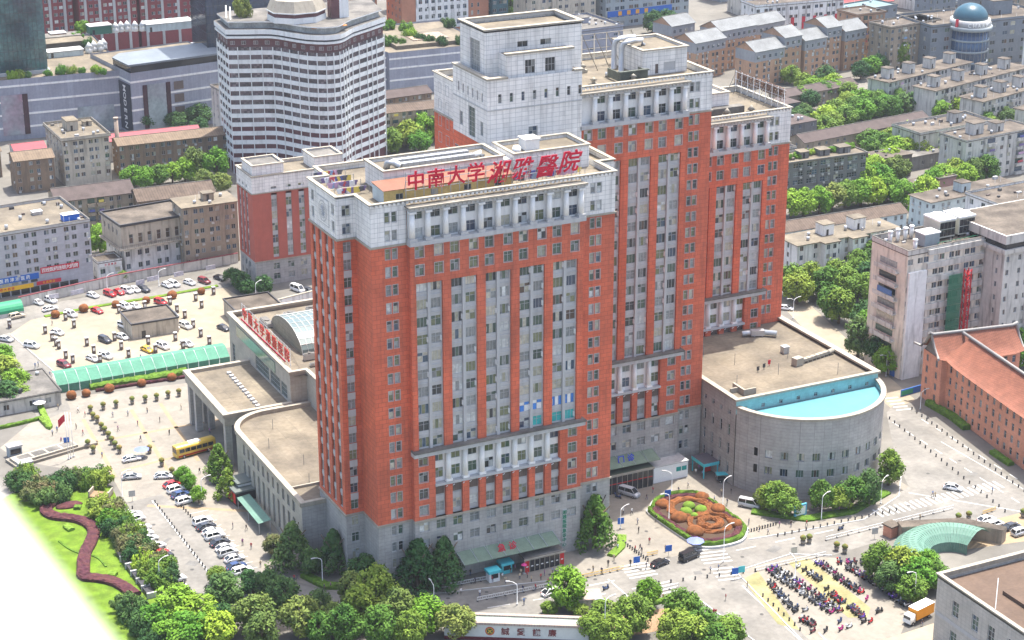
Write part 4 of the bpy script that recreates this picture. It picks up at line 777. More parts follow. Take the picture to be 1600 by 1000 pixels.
u = MB(); hs = [(1.6 + k * 3.0, 2.9 + k * 3.0, 9.6, 12.6) for k in range(7)]; wall(u, 'F', -.9, -.9, 22.3, 8.0, 15.4, hs, .3); wall(u, 'L', -.9, -.9, 15.5, 8.0, 15.4, [(2 + k * 3.4, 3.2 + k * 3.4, 12, 13.8) for k in range(4)], .3); wall(u, 'L', 22.3, -.9, 15.5, 8, 15.4); wall(u, 'F', 15.5, -.9, 22.3, 8, 15.4); u.face([(-.9, -.9, 8), (22.3, -.9, 8), (22.3, 15.5, 8), (-.9, 15.5, 8)]); u.build('upper_wall', W['cream'], t)
for h_ in hs: window(t, 'F', (h_[0] + h_[1]) / 2, -.9, 9.6, 1.3, 3.0, 'tall', rec=.28, wts=[2, 0, 0, 1, 0, 0, 0, 6])
for k in range(4): window(t, 'L', 2.6 + k * 3.4, -.9, 12, 1.2, 1.8, 'two', rec=.28, wts=PW_D)
u = MB().box(-2.1, 22.6, -2.1, -.91, 8.2, 8.5); u.box(-2.1, -.91, -.9, 15.5, 8.2, 8.5); u.build('balcony', W['cream'], t)
u = MB(); u.box(-2.08, 22.5, -2.08, -2.03, 9.45, 9.52); u.box(-2.08, -2.03, -2, 15.4, 9.45, 9.52)
for k in range(42): u.box(-2.08 + k * .6, -2.03 + k * .6, -2.08, -2.03, 8.5, 9.45)
for k in range(28): u.box(-2.08, -2.03, -2 + k * .6, -1.95 + k * .6, 8.5, 9.45)
u.build('railing', DARKM, t)
u = MB().box(-1.2, 22.6, -1.2, 15.8, 15.4, 15.6); u.face([(-.9, -.9, 15.62), (22.2, -.9, 15.62), (22.2, 15.4, 15.62), (-.9, 15.4, 15.62)], 1); parapet(u, -1.2, 22.6, -1.2, 15.8, 15.6, 16.2, .25, .05, 0, 0, .1); u.build('roof', [DARKM, ROOFD], t)
bldg('apartment_block', 'stained brown apartment block with tan roof next to the balcony house', (26.5, 219.5), 0, 17.5, 11, 19.4, W['tan'], fl=6, nf=7, ns=2, win=(1.3, 1.5), ac=.5, roofm=ROOF, over=1.0, par=0, boxes=((8, 4, 3.4, 3, 2.2),), seed=4)
bldg('gabled_house', 'brown house with long gabled tile roof behind the balcony house', (21.5, 251.5), -3, 25, 11, 13.5, W['brown'], 'gable', TILE['brown'], fl=4, nf=7, ns=2, win=(1.4, 1.4), rh=2.6, seed=3)
bldg('gabled_house', 'house with dark gabled roof and balconies behind the shop building', (-3, 258.5), -1, 25, 12, 14.8, W['tan'], 'gable', TILE['dark'], fl=5, nf=8, ns=2, win=(1.3, 1.5), rh=2.6, balc=(3, 4), seed=6)
bldg('tiled_house', 'brick brown house with ribbed tan tile roof near the pink shed', (-2, 322.5), -2.5, 13.5, 11, 11.6, W['brown'], 'gable', TILE['tan'], fl=4, nf=4, ns=2, win=(1.3, 1.4), rh=1.8, seed=8)
bldg('tiled_house', 'brown house with tan tile roof at the edge of the grey mall', (-16, 346), -2.5, 14, 11, 9.6, W['brown'], 'gable', TILE['tan'], fl=3, nf=4, ns=2, win=(1.3, 1.4), rh=1.8, seed=9)
bldg('flat_block', 'beige block with vaulted roof hut, pierced eaves and green awnings', (15.3, 323.5), 0.5, 16.6, 24, 16.4, W['cream'], fl=5, nf=6, ns=5, win=(1.5, 1.5), ac=.3, ground=2, par=1.0, boxes=((5, 12, 4, 7, 3.4), (12, 16, 3, 3, 1.5)), over=1.2, roofm=ROOF, seed=2, capm=ROOFG)
bldg('long_house', 'long brown four storey house with worn tan roof below the pink shed', (35.5, 325.5), -2.5, 40, 10.5, 11.8, W['brown'], 'gable', TILE['tan'], fl=4, nf=14, ns=2, win=(1.4, 1.5), ac=.4, rh=1.6, boxes=(), seed=5)
bldg('pink_shed', 'low shed with bright pink roof beside the beige block', (4.6, 352), -1, 11, 10, 7.0, W['dirty'], 'gable', TILE['pink'], fl=1, nf=3, ns=1, rh=1.4)
bldg('pink_shed', 'long shed with bright pink roof in front of the mall banner', (38, 348), -3, 34, 9, 7.6, W['dirty'], 'gable', TILE['pink'], fl=1, nf=6, ns=1, rh=1.6)
ch = MB().cyl(0, 0, 0, 18.5, 1.0, .75, 10).cyl(0, 0, 18.5, 19.0, .95, .95, 10); tag(ch.build('chimney', wm_('chimney', (0.34, 0.27, 0.22)), None, (38.5, 338)), 'slim brick chimney beside the pink roofed shed', 'chimney')
bldg('narrow_tower', 'pale narrow stair tower beside the white hotel', (82, 352), 4, 9, 8, 21, W['dirty'], fl=5, nf=2, ns=2, win=(1.2, 1.3), par=.5)
# ---- mall
ml = thing('shopping_mall', 'lavender grey panelled mall with white bands and planted roof terrace', 'mall', (-14, 395.5, 0), R(-4))
w = MB(); wall(w, 'F', 0, 0, 72, 0, 23.5); wall(w, 'L', 0, 0, 70, 0, 23.5); wall(w, 'L', 72, 0, 70, 0, 23.5); wall(w, 'F', 70, 0, 72, 0, 23.5); w.build('mall_wall', W['mall'], ml)
MB().box(.3, 71.7, .3, 69.7, 22.6, 22.8).build('roof', ROOF, ml)
for z in (4.5, 9.5, 14.5, 20.5): MB().box(0, 72, -.12, -.003, z, z + .75).build('band', WCOL, ml)
BIL = mat('billboard', (0.27, 0.33, 0.34), 0.4, 0.25, 0.12, col2=(0.36, 0.38, 0.42)); BILP = mat('billboard_pink', (0.38, 0.22, 0.28), 0.4, 0.25, 0.1, col2=(0.30, 0.33, 0.36))
MB().box(23.5, 31.5, -.3, -.13, 2, 17.6).build('billboard', BILP, ml); MB().box(31.6, 33.6, -.28, -.13, 2, 17.6).build('side_screen', mat('led_dark', (0.05, 0.02, 0.03), 0.4, 0.3, 0.3), ml); MB().box(52, 66, -.3, -.13, 1, 10.5).build('billboard', BIL, ml); MB().box(12, 15, -.3, -.13, 2, 18).build('side_screen', MATS['led_dark'], ml)

mr = thing('shopping_mall', 'projecting mall wing with grey roof pavilion and tall blank screen', 'mall', (56.0, 379.5, 0), R(7))
w = MB(); wall(w, 'F', 0, 0, 42, 0, 24.5); wall(w, 'L', 0, 0, 40, 0, 24.5); wall(w, 'L', 42, 0, 40, 0, 24.5); wall(w, 'F', 40, 0, 42, 0, 24.5); w.build('mall_wall', W['mall'], mr); MB().box(.2, 41.8, .2, 39.8, 23.8, 24.0).build('roof', ROOF, mr)
for z in (4.5, 9.5, 14.5, 20.5): MB().box(-.1, 42, -.12, -.003, z, z + .75).build('band', WCOL, mr); MB().box(-.12, -.003, 0, 14, z, z + .75).build('band', WCOL, mr)
MB().box(6.5, 14, -.35, -.13, 0, 19.2).build('screen', BIL, mr)
bn = MB().box(-.35, -.13, .4, 11.5, 1, 19.8).build('banner', mat('banner_black', (0.025, 0.03, 0.045), 0.4, 0.1, 0.3), mr)
for k, chh in enumerate('MODERN'):
    me = text_mesh(chh, 3.6, .03); me.materials.clear(); me.materials.append(WPAINT); o = link('character', me, bn, (-.4, 7.2, 17.6 - k * 2.9)); o.matrix_basis = Matrix.Translation(o.location) @ Matrix(((0, 0, -1), (0, -1, 0), (-1, 0, 0))).to_4x4()
for x in (4.6, 14.2): MB().box(x, x + 1.8, -.3, -.13, 2, 19.2).build('side_screen', MATS['led_dark'], mr)
for z in (5.8, 10.8, 15.8): MB().box(17.5, 21.5, -.2, -.13, z, z + 3.2).build('louvre_panel', LOUV, mr)
u = MB(); u.box(.6, 38, .6, 18, 24.0, 27.2, 1); u.prism([(-.8, -.8), (40, -.8), (40, 20), (4, 20), (-.8, 15)], 27.2, 27.9, 0, bottom=True); u.build('pavilion', [mat('pavilion_roof', (0.17, 0.195, 0.22), 0.5, 0.12, 0.15), DG], mr)
for i, (x, y, a, b, c, m_) in enumerate(((30, 436, 24, 9, 3.2, ROOF), (33, 448, 22, 8, 3.0, ROOFG), (44, 452, 6, 5, 3.6, plain('hut_orange', (0.5, 0.14, 0.03))), (62, 460, 9, 6, 3.4, plain('hut_green', (0.04, 0.16, 0.11))), (36, 425, 14, 6, 2.2, W['cyanw']), (85, 455, 20, 8, 3, W['cyanw']))):
    u = MB().box(0, a, 0, b, 0, c).box(-.3, a + .3, -.3, b + .3, c, c + .3, 1); u.box(1, 2, -.04, -.003, 0, 2, 2); tag(u.build('roof_hut', [m_, m_ if i < 2 else GRYP, DG], None, (x, y, 22.82)), ('long beige roofed hut on the mall terrace beside the glass tower', 'second beige hut behind the long one on the mall roof', 'orange hut with a grey top on the mall terrace', 'dark green hut on the mall terrace', 'flat white pavilion near the mall roof edge', 'pale hut at the far end of the mall roof')[i], 'hut')
ten = MB().cyl(0, 0, .0, 2.2, 1.5, 1.5, 6, 0).cyl(0, 0, 2.2, 4.4, 1.8, .05, 6).mesh('tent', WPAINT)
for i, (x, y) in enumerate(((53, 428), (55.5, 430), (58, 429.5), (60, 432), (73, 461), (75.6, 462), (78.2, 462), (81, 460), (84, 459))): tag(link('tent', ten, None, (x, y, 22.82)), 'small white peaked tent ' + ('beside the grey roof pavilion' if i < 4 else 'near the dark green hut on the mall roof'), 'tent', 'white tents on the mall roof ' + ('front' if i < 4 else 'back'))
for (nm, lab, x, y, w_, d_, z0, z1, m_) in (('glass_tower', 'dark green mirrored office tower rising from the mall roof', -12, 403.5, 42.5, 34, 22.8, 100, 'g'), ('glass_tower', 'dark blue glass tower slab behind the hotel', 91.5, 394, 30, 23, 24.1, 100, 'b')):
    t = thing(nm, lab, 'tower', (x, y, z0), R(-2)); gm_ = mat('curtain_wall_' + m_, (0.035, 0.07, 0.085) if m_ == 'g' else (0.02, 0.035, 0.06), 0.08, 0.4, 0.12, col2=(0.07, 0.16, 0.15) if m_ == 'g' else (0.03, 0.05, 0.09), spec=0.8)
    MB().box(.3, w_ - .3, .3, d_ - .3, 0, z1 - z0).build('core', gm_, t)
    pm = MB().face; pa = MB(); pa.face([(-.78, 0, .1), (.78, 0, .1), (.78, 0, 3.5), (-.78, 0, 3.5)]); pa.box(-.82, -.74, -.08, 0, 0, 3.6, 1); pa.box(-.74, .82, -.06, 0, 0, .12, 1); pa = pa.mesh('pane', [gm_, plain('mullion_' + m_, (0.05, 0.055, 0.06))])
    for k in range(14 if m_ == 'g' else 10):
        for j in range(int(w_ / 1.64)):
            if (m_ == 'b' and j > 3) or (m_ == 'g' and j < 6): continue
            o = link('pane', pa, t, (.82 + j * 1.64, .28, k * 3.6 + 2)); o.rotation_euler = (rnd.uniform(-.006, .006), 0, rnd.uniform(-.006, .006))
        if m_ == 'b':
            for j in range(14): link('pane', pa, t, (.28, .82 + j * 1.64, k * 3.6 + 2), -math.pi / 2)
    MB().box(-.5, w_ + .5, -.5, d_ + .5, 0, 1.2).build('plinth', GRYP, t)
for i, (x, y, w_) in enumerate(((44, 520, 26), (72, 517, 26), (100, 519, 30))):
    t = bldg('apartment_tower', ('dark red apartment tower with grey strips beside the mirrored office', 'dark red apartment tower between its two neighbours behind the mall', 'dark red apartment tower behind the white roof tents')[i], (x, y), 0, w_, 14, 40, W['dred'], fl=13, nf=8, ns=0, win=(1.7, 1.5), zmin=8, ac=0, par=.5, seed=i, wts=[2, 1, 1, 3, 2, 2, 0, 1])
    for k in range(4): MB().box(2.2 + k * w_ / 4, 3.4 + k * w_ / 4, -.3, -.003, 0, 40).build('grey_strip', GRYP, t)
# ---- hotel with a wavy front
ht = thing('hotel_tower', 'white curved hotel tower with brown window bands and rooftop sign crown', 'hotel')
HP = [(75.2, 329.5), (73.9, 313.5), (81, 310.4), (88.3, 307), (92.2, 300.5), (96.2, 293.6), (101.5, 289.6), (106.5, 289.6), (110.2, 293.0), (114.3, 297.4), (122, 302.6), (131.4, 309.3)]
HB = [(135, 330), (80, 332)]
BRN = mat('hotel_brown', (0.12, 0.05, 0.055), 0.6, 0.15, 0.5); HW = mat('hotel_white', (0.76, 0.78, 0.765), 0.6, 0.06, 0.2, stain=0.2); BPANE = [mat('hotel_glass_%d' % i, c, 0.2, 0.25, 1.0, spec=.5, objvar=.8) for i, c in enumerate(((0.15, 0.12, 0.13), (0.21, 0.175, 0.18), (0.10, 0.085, 0.095)))]
HP = [HP[0]] + smooth(HP[1:], 2)
poly = HP + HB
def inset(pts, o):
    out = []; n_ = len(pts)
    for k in range(n_):
        a, b, c = Vector(pts[k - 1]), Vector(pts[k]), Vector(pts[(k + 1) % n_]); d1, d2 = (b - a).normalized(), (c - b).normalized(); nn = (Vector((d1.y, -d1.x)) + Vector((d2.y, -d2.x))); nn = nn / max(nn.length, .3); out.append(tuple(b + nn * o))
    return out
MB().prism(inset(poly, -.3), 0, 46, 0).build('core', BRN, ht)
MB().prism(inset(poly, -.25), 46, 49.2, 0).build('brown_storey', BRN, ht)
MB().prism(inset(poly, .7), 49.2, 50.0, 0, bottom=True).build('band', HW, ht); MB().prism(inset(poly, .1), 50.0, 50.7, 0).build('dark_band', DARKM, ht); MB().prism(inset(poly, .9), 50.7, 52.4, 0, mtop=1, bottom=True).build('terrace_band', [HW, ROOFG], ht)
for k in range(13): MB().prism(inset(poly, .05), 4.2 + k * 3.25, 5.75 + k * 3.25, 0, bottom=True).build('white_band', HW, ht)
segs = [(HP[k], HP[k + 1]) for k in range(len(HP) - 1)]
for si, (a, b) in enumerate(segs):
    A, B = Vector(a), Vector(b); L = (B - A).length; nb = max(1, round(L / 3.9)); ang = math.atan2((B - A).y, (B - A).x); u = (B - A).normalized(); nn = Vector((u.y, -u.x))
    for j in range(nb + (1 if si == len(segs) - 1 else 0)):
        p = A + u * L * j / nb + nn * .1; MB().box(-.14, .14, -.2, .1, 0, 46).build('fin', HW, ht, (p.x, p.y, 0), ang)
    for k in range(4, 13):
        for j in range(nb):
            ww = L / nb - .35; p = A + u * L * (j + .5) / nb - nn * .24; o = link('window', win_mesh(ww, 1.68, 'grid'), ht, (p.x, p.y, 5.76 + k * 3.25), ang); c = rnd.choice(BPANE); setmats(o, [DARKM, c, rnd.choice(BPANE)])
    for j in range(nb):
        p = A + u * L * (j + .5) / nb + nn * -.15; o = link('window', win_mesh(1.6, 1.3, 'two'), ht, (p.x, p.y, 46.9), ang); setmats(o, [GRYP, BPANE[1], BPANE[0]])
MB().prism(inset(poly, -1.6), 52.42, 54.6, 0, mtop=1).build('set_back_storey', [mat('hotel_setback', (0.35, 0.37, 0.36), .6, .3, .3), ROOFG], ht); MB().prism(inset(poly, -.4), 54.6, 55.0, 0, mtop=1, bottom=True).build('upper_band', [HW, ROOFG], ht)
cr = MB(); oc = [(97.8 + 10.5 * math.cos(R(22.5 + 45 * k)), 307.5 + 9.5 * math.sin(R(22.5 + 45 * k))) for k in range(8)]
cr.prism(oc, 55, 57.0, 0); cr.prism(inset(oc, -.3), 57, 58.4, 1); cr.prism(inset(oc, .3), 58.4, 58.8, 0, bottom=True); i0 = inset(oc, .2); i1 = inset(oc, -1.6)
for k in range(8): q = (k + 1) % 8; cr.face([(*i0[k], 58.8), (*i0[q], 58.8), (*i1[q], 62.6), (*i1[k], 62.6)], 2)
cr.face([(*p, 62.6) for p in i1], 2); cr.build('sign_crown', [HW, BRN, CORN], ht)
for kk, txt in ((4, '湘雅假日'), (5, '国际大酒店')):
    a, b = Vector(oc[kk]), Vector(oc[kk + 1]); u = (b - a).normalized(); nn = Vector((u.y, -u.x))
    for j, chh in enumerate(txt[:4]):
        me = text_mesh(chh, 2.0, .03); me.materials.clear(); me.materials.append(BRN); p = a + u * (b - a).length * (j + .5) / 4 - nn * .25; o = link('character', me, ht, (p.x, p.y, 59.6)); o.rotation_euler = (R(66), 0, math.atan2(u.y, u.x))
MB().box(109, 112, 302.5, 306.5, 55, 63).build('lift_tower', BRN, ht); MB().box(112.01, 115.5, 302.5, 306.5, 55, 64).build('lift_tower', HW, ht)
for (x, y) in ((76.5, 317), (76, 320)): MB().tube([(x, y, 54.9), (x, y, 59.5)], .25, 6).build('mast', HW, ht)
MB().box(98, 111, 292.5, 296, 54.2, 54.4).build('awning', mat('awning_orange', (0.5, 0.22, 0.08), .7, .1, .4), ht)
# ---- centre behind the towers
t = thing('shopping_mall', 'grey mall block with louvres and roof terraces between hotel and tower', 'mall', (146, 396, 0), R(-2))
w = MB(); wall(w, 'F', 0, 0, 22, 0, 18.5); wall(w, 'L', 0, 0, 50, 0, 18.5); wall(w, 'F', -3, 22, 66, 0, 18.5); wall(w, 'L', 22, -3, 0, 0, 18.5); wall(w, 'L', 66, -3, 50, 0, 18.5); wall(w, 'F', 50, 0, 66, 0, 18.5); w.build('mall_wall', W['mall'], t); MB().box(.2, 65.8, .2, 49.8, 17.6, 17.8).build('roof', ROOF, t)
for z in (6.5, 11.5, 15.5): MB().box(0, 21.8, -.12, -.003, z, z + .7).build('band', WCOL, t); MB().box(22, 66, -3.12, -3.003, z, z + .7).build('band', WCOL, t)
for z in (2.5, 8): MB().box(13.5, 19, -.2, -.13, z, z + 3.2).build('louvre_panel', LOUV, t)
MB().box(1, 8.5, -.2, -.13, .5, 12).build('billboard', BIL, t); MB().box(28, 60, 4, 30, 17.8, 19.4).build('terrace_block', ROOF, t); MB().box(38, 54, 10, 22, 19.4, 19.7).build('skylight', mat('skylight_brown', (0.22, 0.16, 0.13), .5, .2, .4, (3, 2, (0.45, .35, .25), .3, 'floor')), t)
bldg('old_house', 'brown old house with patched roof just behind the hotel', (142, 346), 4, 25, 9, 12, W['brown'], 'gable', TILE['dark'], fl=4, nf=8, ns=2, win=(1.3, 1.4), rh=1.8, seed=11)
bldg('old_house', 'tan old apartment house above the trees beside the hotel', (132.5, 321.5), -3, 25, 11, 13.2, W['tan'], 'gable', TILE['brown'], fl=5, nf=8, ns=2, win=(1.4, 1.5), rh=1.6, balc=(2, 5), seed=12)
t = bldg('office_block', 'orange and white office block with rows of square windows behind the mall terrace', (217, 494), -2, 44, 20, 36, W['orange'], fl=10, nf=0, ns=4, win=(1.6, 1.7), ac=0, zmin=0, seed=13, par=.5)
w = MB(); hs = [(8.4 + j * 3.2, 10.2 + j * 3.2, 4.4 + k * 3.6, 6.4 + k * 3.6) for j in range(8) for k in range(8)]; wall(w, 'F', -.3, 7, 33.5, 3, 36, hs, .25); w.build('white_wall', W['white'], t)
for h_ in hs: window(t, 'F', (h_[0] + h_[1]) / 2, -.3, h_[2], 1.8, 2.0, 'cross', rec=.2, wts=PW_D)
hs = [(35 + j * 3.2, 36 + j * 3.2, 4.4 + k * 3.6, 6.4 + k * 3.6) for j in range(2) for k in range(8)]
for h_ in hs: window(t, 'F', (h_[0] + h_[1]) / 2, -.35, h_[2], 1.0, 2.0, 'tall', rec=.3, wts=PW_D)
bldg('office_block', 'orange office wing with dark glass stair strip beside the white windowed block', (192, 505), -2, 17, 18, 40, W['orange'], fl=11, nf=4, ns=2, win=(1.2, 1.7), ac=0, seed=14, par=.5)
bldg('glass_block', 'teal glass office end beside the orange block', (262, 490), -2, 8, 18, 30, mat('teal_glass_wall', (0.05, 0.13, 0.16), .15, .3, .2, spec=.7), fl=8, nf=3, ns=2, win=(1.8, 1.6), ac=0, par=.4)
# ---- behind the tallest tower
bldg('department_store', 'grey store with roof clutter behind the steel duct roof', (246, 404), 4, 40, 30, 15.5, W['mall'], fl=3, nf=4, ns=2, win=(2, 1.2), ac=0, par=1.0, roofm=ROOFG, boxes=((6, 6, 16, 12, 3), (25, 14, 6, 6, 2.4)), seed=15)
t = bldg('street_block', 'tall street block with blue shop fascia and orange lamps', (312, 470), 4, 48, 16, 32, W['cyl'], fl=9, nf=12, ns=2, win=(2.4, 1.8), ac=0, seed=16); signboard(t, 1, 38, 5.2, 8.0, -.05, BLU, None, None)
for k in range(4): MB().box(7 + k * 5, 9 + k * 5, -.3, -.175, 5.6, 7.6).build('lamp_panel', plain('lamp_orange', (.75, .35, .05)), t)
bldg('street_block', 'cream street block left of the blue fascia', (272, 470), 4, 36, 16, 28, W['cream'], fl=8, nf=8, ns=2, win=(1.8, 1.6), ac=.1, seed=17)
# ---- gabled estate
def gab(x, y, w_, d_, h_, lab, seed, rot=11): 
    t = bldg('apartment_block', lab, (x, y), rot, w_, d_, h_, W['peach'], 'gable', TILE['pale'], fl=6, nf=max(3, int(w_ / 3)), ns=2, win=(1.5, 1.6), ac=.35, rh=3.2, group=None, seed=seed, wts=[4, 1, 1, 3, 2, 1, 0, 1])
    MB().box(-.05, w_ + .05, -.05, d_ + .05, h_ - 4.5, h_ - .01).build('upper_band', wm_('estate_grey', (0.30, 0.31, 0.32), stain=.1), t); 
    for q in range(max(3, int(w_ / 3))): u = w_ * (q + .5) / max(3, int(w_ / 3)); window(t, 'F', u, -.05, h_ - 3.4, 1.5, 1.6, 'two', rec=-.02, wts=PW_D)
    return t
gl = 'peach apartment block with pale gabled roof '
gab(311, 338.5, 17, 12, 15.5, gl + 'at the near end of the estate row', 21); gab(328.5, 343, 10, 14, 19, gl + 'with blank grey gable above its neighbours', 22); gab(339.5, 344, 13, 12, 16.5, gl + 'in the middle of the estate row', 23); gab(353, 347.5, 9, 14, 20, gl + 'tallest in the estate row', 24); gab(363, 348, 13, 12, 17.5, gl + 'at the far end by the parked cars', 25)
gab(296, 362, 18, 13, 16, gl + 'just beyond the steel lattice', 26, 13); gab(315, 372, 22, 13, 17.5, gl + 'behind the near end of the estate row', 27, 13); gab(302, 392, 14, 12, 17, gl + 'farthest back beside the store', 28, 13); gab(340, 385, 20, 12, 15, gl + 'behind the middle of the estate row', 29, 13)
t = bldg('red_white_block', 'white topped block with red piers and planted roof', (352, 402), -4, 46, 14, 19, W['white'], fl=5, nf=14, ns=2, win=(1.8, 1.6), ac=0, par=1, seed=30)
for k in range(8): MB().box(1 + k * 5.8, 2.6 + k * 5.8, -.3, -.003, 0, 13).build('red_pier', SRED, t)
bldg('red_roof_hall', 'long hall under a red sheet roof behind the planted block', (385, 428), -4, 60, 18, 10, W['dirty'], 'gable', TILE['red'], fl=2, nf=10, ns=2, rh=2.5, seed=31)
bldg('red_roof_hall', 'second hall under a red sheet roof farther back', (385, 462), -4, 60, 18, 10, W['dirty'], 'gable', TILE['red'], fl=2, nf=10, ns=2, rh=2.5, seed=32)
bldg('brick_block', 'pinkish brick block with balconies beside the gable row', (379, 362), 4, 16, 14, 20, W['peach'], fl=6, nf=5, ns=3, win=(1.6, 1.6), ac=.4, seed=33, balc=(1,))
bldg('brick_block', 'tan block with overgrown roof beside the domed building', (378, 336), 8, 30, 13, 19.5, W['tan'], fl=6, nf=9, ns=3, win=(1.5, 1.5), ac=.5, seed=34, balc=(2, 6))
# domed building
t = bldg('domed_building', 'slate office with round blue glass corner and blue dome', (395, 330), -2, 62, 26, 19.5, W['slate'], fl=5, nf=12, ns=3, win=(2.6, 1.8), ac=0, par=1.0, seed=35, boxes=((40, 10, 10, 9, 6),), balc=())
cg = mat('drum_blue_glass', (0.02, 0.06, 0.13), .12, .3, .2, spec=.8)
MB().cyl(19, -1.5, 0, 18, 8.2, 8.2, 28).build('glass_drum', cg, t)
for k in range(14):
    a_ = R(190 + k * 12.5); MB().box(-.07, .07, -.1, .1, 0, 18).build('mullion', W['slate'] if k != 7 else CORN, t, (19 + 8.2 * math.cos(a_), -1.5 + 8.2 * math.sin(a_), 0), a_ + R(90))
for z in (3.6, 8.4, 13.2): MB().cyl(19, -1.5, z, z + .8, 8.6, 8.6, 28).build('ring_band', W['cyl'], t)
MB().cyl(19, -1.5, 18, 19.6, 9.6, 9.6, 28).build('ring_band', W['cyl'], t); MB().cyl(19, -1.5, 19.6, 22.4, 8.8, 8.6, 28).build('sign_ring', GRYP, t)
MB().ball(19, -1.5, 22.4, 7.6, 7.6, 6.6, 28, 14, z0=0).build('dome', mat('dome_blue', (0.03, 0.09, 0.13), .35, .1, .2), t)
for k, chh in enumerate('CHARMSO'):
    me = text_mesh(chh, 2.3, .05); me.materials.clear(); me.materials.append(WPAINT); a_ = R(232 + k * 13.5); o = link('character', me, t, (19 + 9.0 * math.cos(a_), -1.5 + 9.0 * math.sin(a_), 20.0)); o.rotation_euler = (R(90), 0, a_ + R(90))
MB().box(9.2, 10.6, -4.5, -4.2, 19.8, 23).build('red_logo_panel', SRED, t)
# flat roofed apartments
def flatapt(x, y, w_, lab, seed, rot=15, d_=10.5, h_=12.2, n=4):
    bx = tuple((4 + k * w_ / n, 3.5, 3.4, 4, 4.0) for k in range(n)); nf = int(w_ / 2.9)
    return bldg('apartment_row', lab, (x, y), rot, w_, d_, h_, W['dirty'], fl=4, nf=nf, ns=0, win=(1.4, 1.5), ac=.5, roofm=ROOFD, par=0, over=1.2, boxes=bx, seed=seed, balc=tuple(range(2, nf, 4)))
fa = 'stained white apartment row with roof stair huts '
flatapt(337, 281, 54, fa + 'just below the domed building', 41); flatapt(345, 261.5, 62, fa + 'second below the domed building', 42); flatapt(350.5, 239.5, 50, fa + 'third below the domed building', 43); flatapt(358, 216, 40, fa + 'lowest of the stepped rows', 44)
bldg('apartment_block', 'grey block with stair hut and low parapet below the tree clump', (302, 214.5), 5, 36, 15, 10.8, W['dirty'], fl=4, nf=6, ns=2, win=(1.3, 1.4), ac=.4, par=.9, boxes=((22, 6, 4, 4, 3.6),), seed=45)
bldg('apartment_block', 'tall grey block with stair huts and white tanks on top', (300, 186), 6, 34, 13, 15.5, W['dirty'], fl=5, nf=7, ns=2, win=(1.5, 1.5), ac=.4, par=.5, boxes=((8, 5, 5, 4, 4), (18, 4, 4, 4, 3)), seed=46, balc=(2, 5))
bldg('white_slab', 'white slab block with blue windows beside the domed building', (430, 288), 8, 26, 20, 22, W['white'], fl=6, nf=6, ns=3, win=(2.2, 1.6), ac=.1, seed=47)
bldg('long_low_house', 'long low house with dark brown roof between two tree clumps', (268, 238), 7, 63, 9, 6.4, W['tan'], 'gable', TILE['dark'], fl=2, nf=14, ns=1, win=(1.2, 1.2), rh=2.0, seed=48)
bldg('long_low_house', 'low brown roofed house behind the lattice sign', (254, 278), 6, 42, 10, 8.5, W['dgrey'], 'flat', TILE['dark'], fl=3, nf=8, ns=2, win=(1.3, 1.3), seed=49, boxes=((14, 3, 4, 4, 3.5),), par=0)
bldg('long_low_house', 'low dark house beside the lattice sign with roof huts', (246, 252), 6, 40, 11, 8.5, W['dgrey'], 'flat', TILE['dark'], fl=3, nf=8, ns=2, win=(1.3, 1.3), seed=50, boxes=((6, 3, 4, 4, 3.5), (24, 3, 4, 4, 3.5)), par=0)
bldg('long_low_house', 'brown roofed row with plain end beside the gabled estate', (300, 300), 8, 40, 9, 6, W['tan'], 'gable', TILE['dark'], fl=2, nf=8, ns=1, win=(1.2, 1.2), rh=1.8, seed=51)
bldg('old_block', 'old dark apartment block with caged windows and planted roof', (229, 193), -1, 33, 11, 14.6, W['dgrey'], fl=5, nf=12, ns=2, win=(2.0, 1.7), style='grid', ac=.5, par=.4, over=.8, roofm=ROOF, boxes=((8, 3, 3.5, 3.5, 2.2), (16, 3, 4, 4, 2), (24, 3, 4.5, 4, 2)), seed=52)
bldg('old_block', 'small pale block with balconies behind the planted roof block', (241, 222), 0, 12, 10, 10, W['dirty'], fl=3, nf=4, ns=2, win=(1.3, 1.4), seed=53, balc=(0,))
bldg('brown_shed', 'boarded brown roof hut among the trees', (276, 202.5), 2, 14, 9, 8.2, LOUV, 'flat', ROOFD, fl=1, nf=2, ns=1, win=(1, 1), par=0, seed=54); bldg('low_store', 'low store with grey roof beside the boarded hut', (291, 208), 5, 22, 12, 5, W['dgrey'], 'flat', ROOFG, fl=1, nf=4, ns=1, par=0, seed=55); bldg('low_store', 'low wide store with flat roof in front of the boarded hut', (262, 196), 5, 18, 9, 5, W['dgrey'], 'flat', ROOFD, fl=1, nf=3, ns=1, par=0, seed=56)
bldg('brick_hut', 'pinkish brick hut with flat top below the tree clump', (281, 176), 4, 8, 7, 7, wm_('pink_brick', (0.30, 0.17, 0.15)), fl=1, nf=1, ns=1, par=.3, seed=57)
bldg('low_store', 'low grey store beside the pinkish brick hut', (268, 178), 4, 13, 8, 4.6, W['dgrey'], 'flat', ROOFD, fl=1, nf=2, ns=1, par=0, seed=58)
t0 = bldg('long_white_house', 'long pale house with ribbed brown roof beside the lowest tower', (196, 143.5), 0, 47, 8.5, 9.6, W['cyanw'], 'gable', TILE['brown'], fl=3, nf=15, ns=2, win=(1.1, 1.5), ac=.1, rh=1.9, seed=59)
t1 = bldg('long_white_house', 'white house with stepped front and stained roof huts', (188.5, 125.0), 2, 38, 9.5, 11.8, W['white'], 'flat', ROOF, fl=4, nf=9, ns=1, win=(1.3, 1.6), ac=.1, par=0, over=1.2, boxes=((12, 3.5, 4, 4, 3.4), (24, 4, 4.5, 4, 3.4)), seed=60)
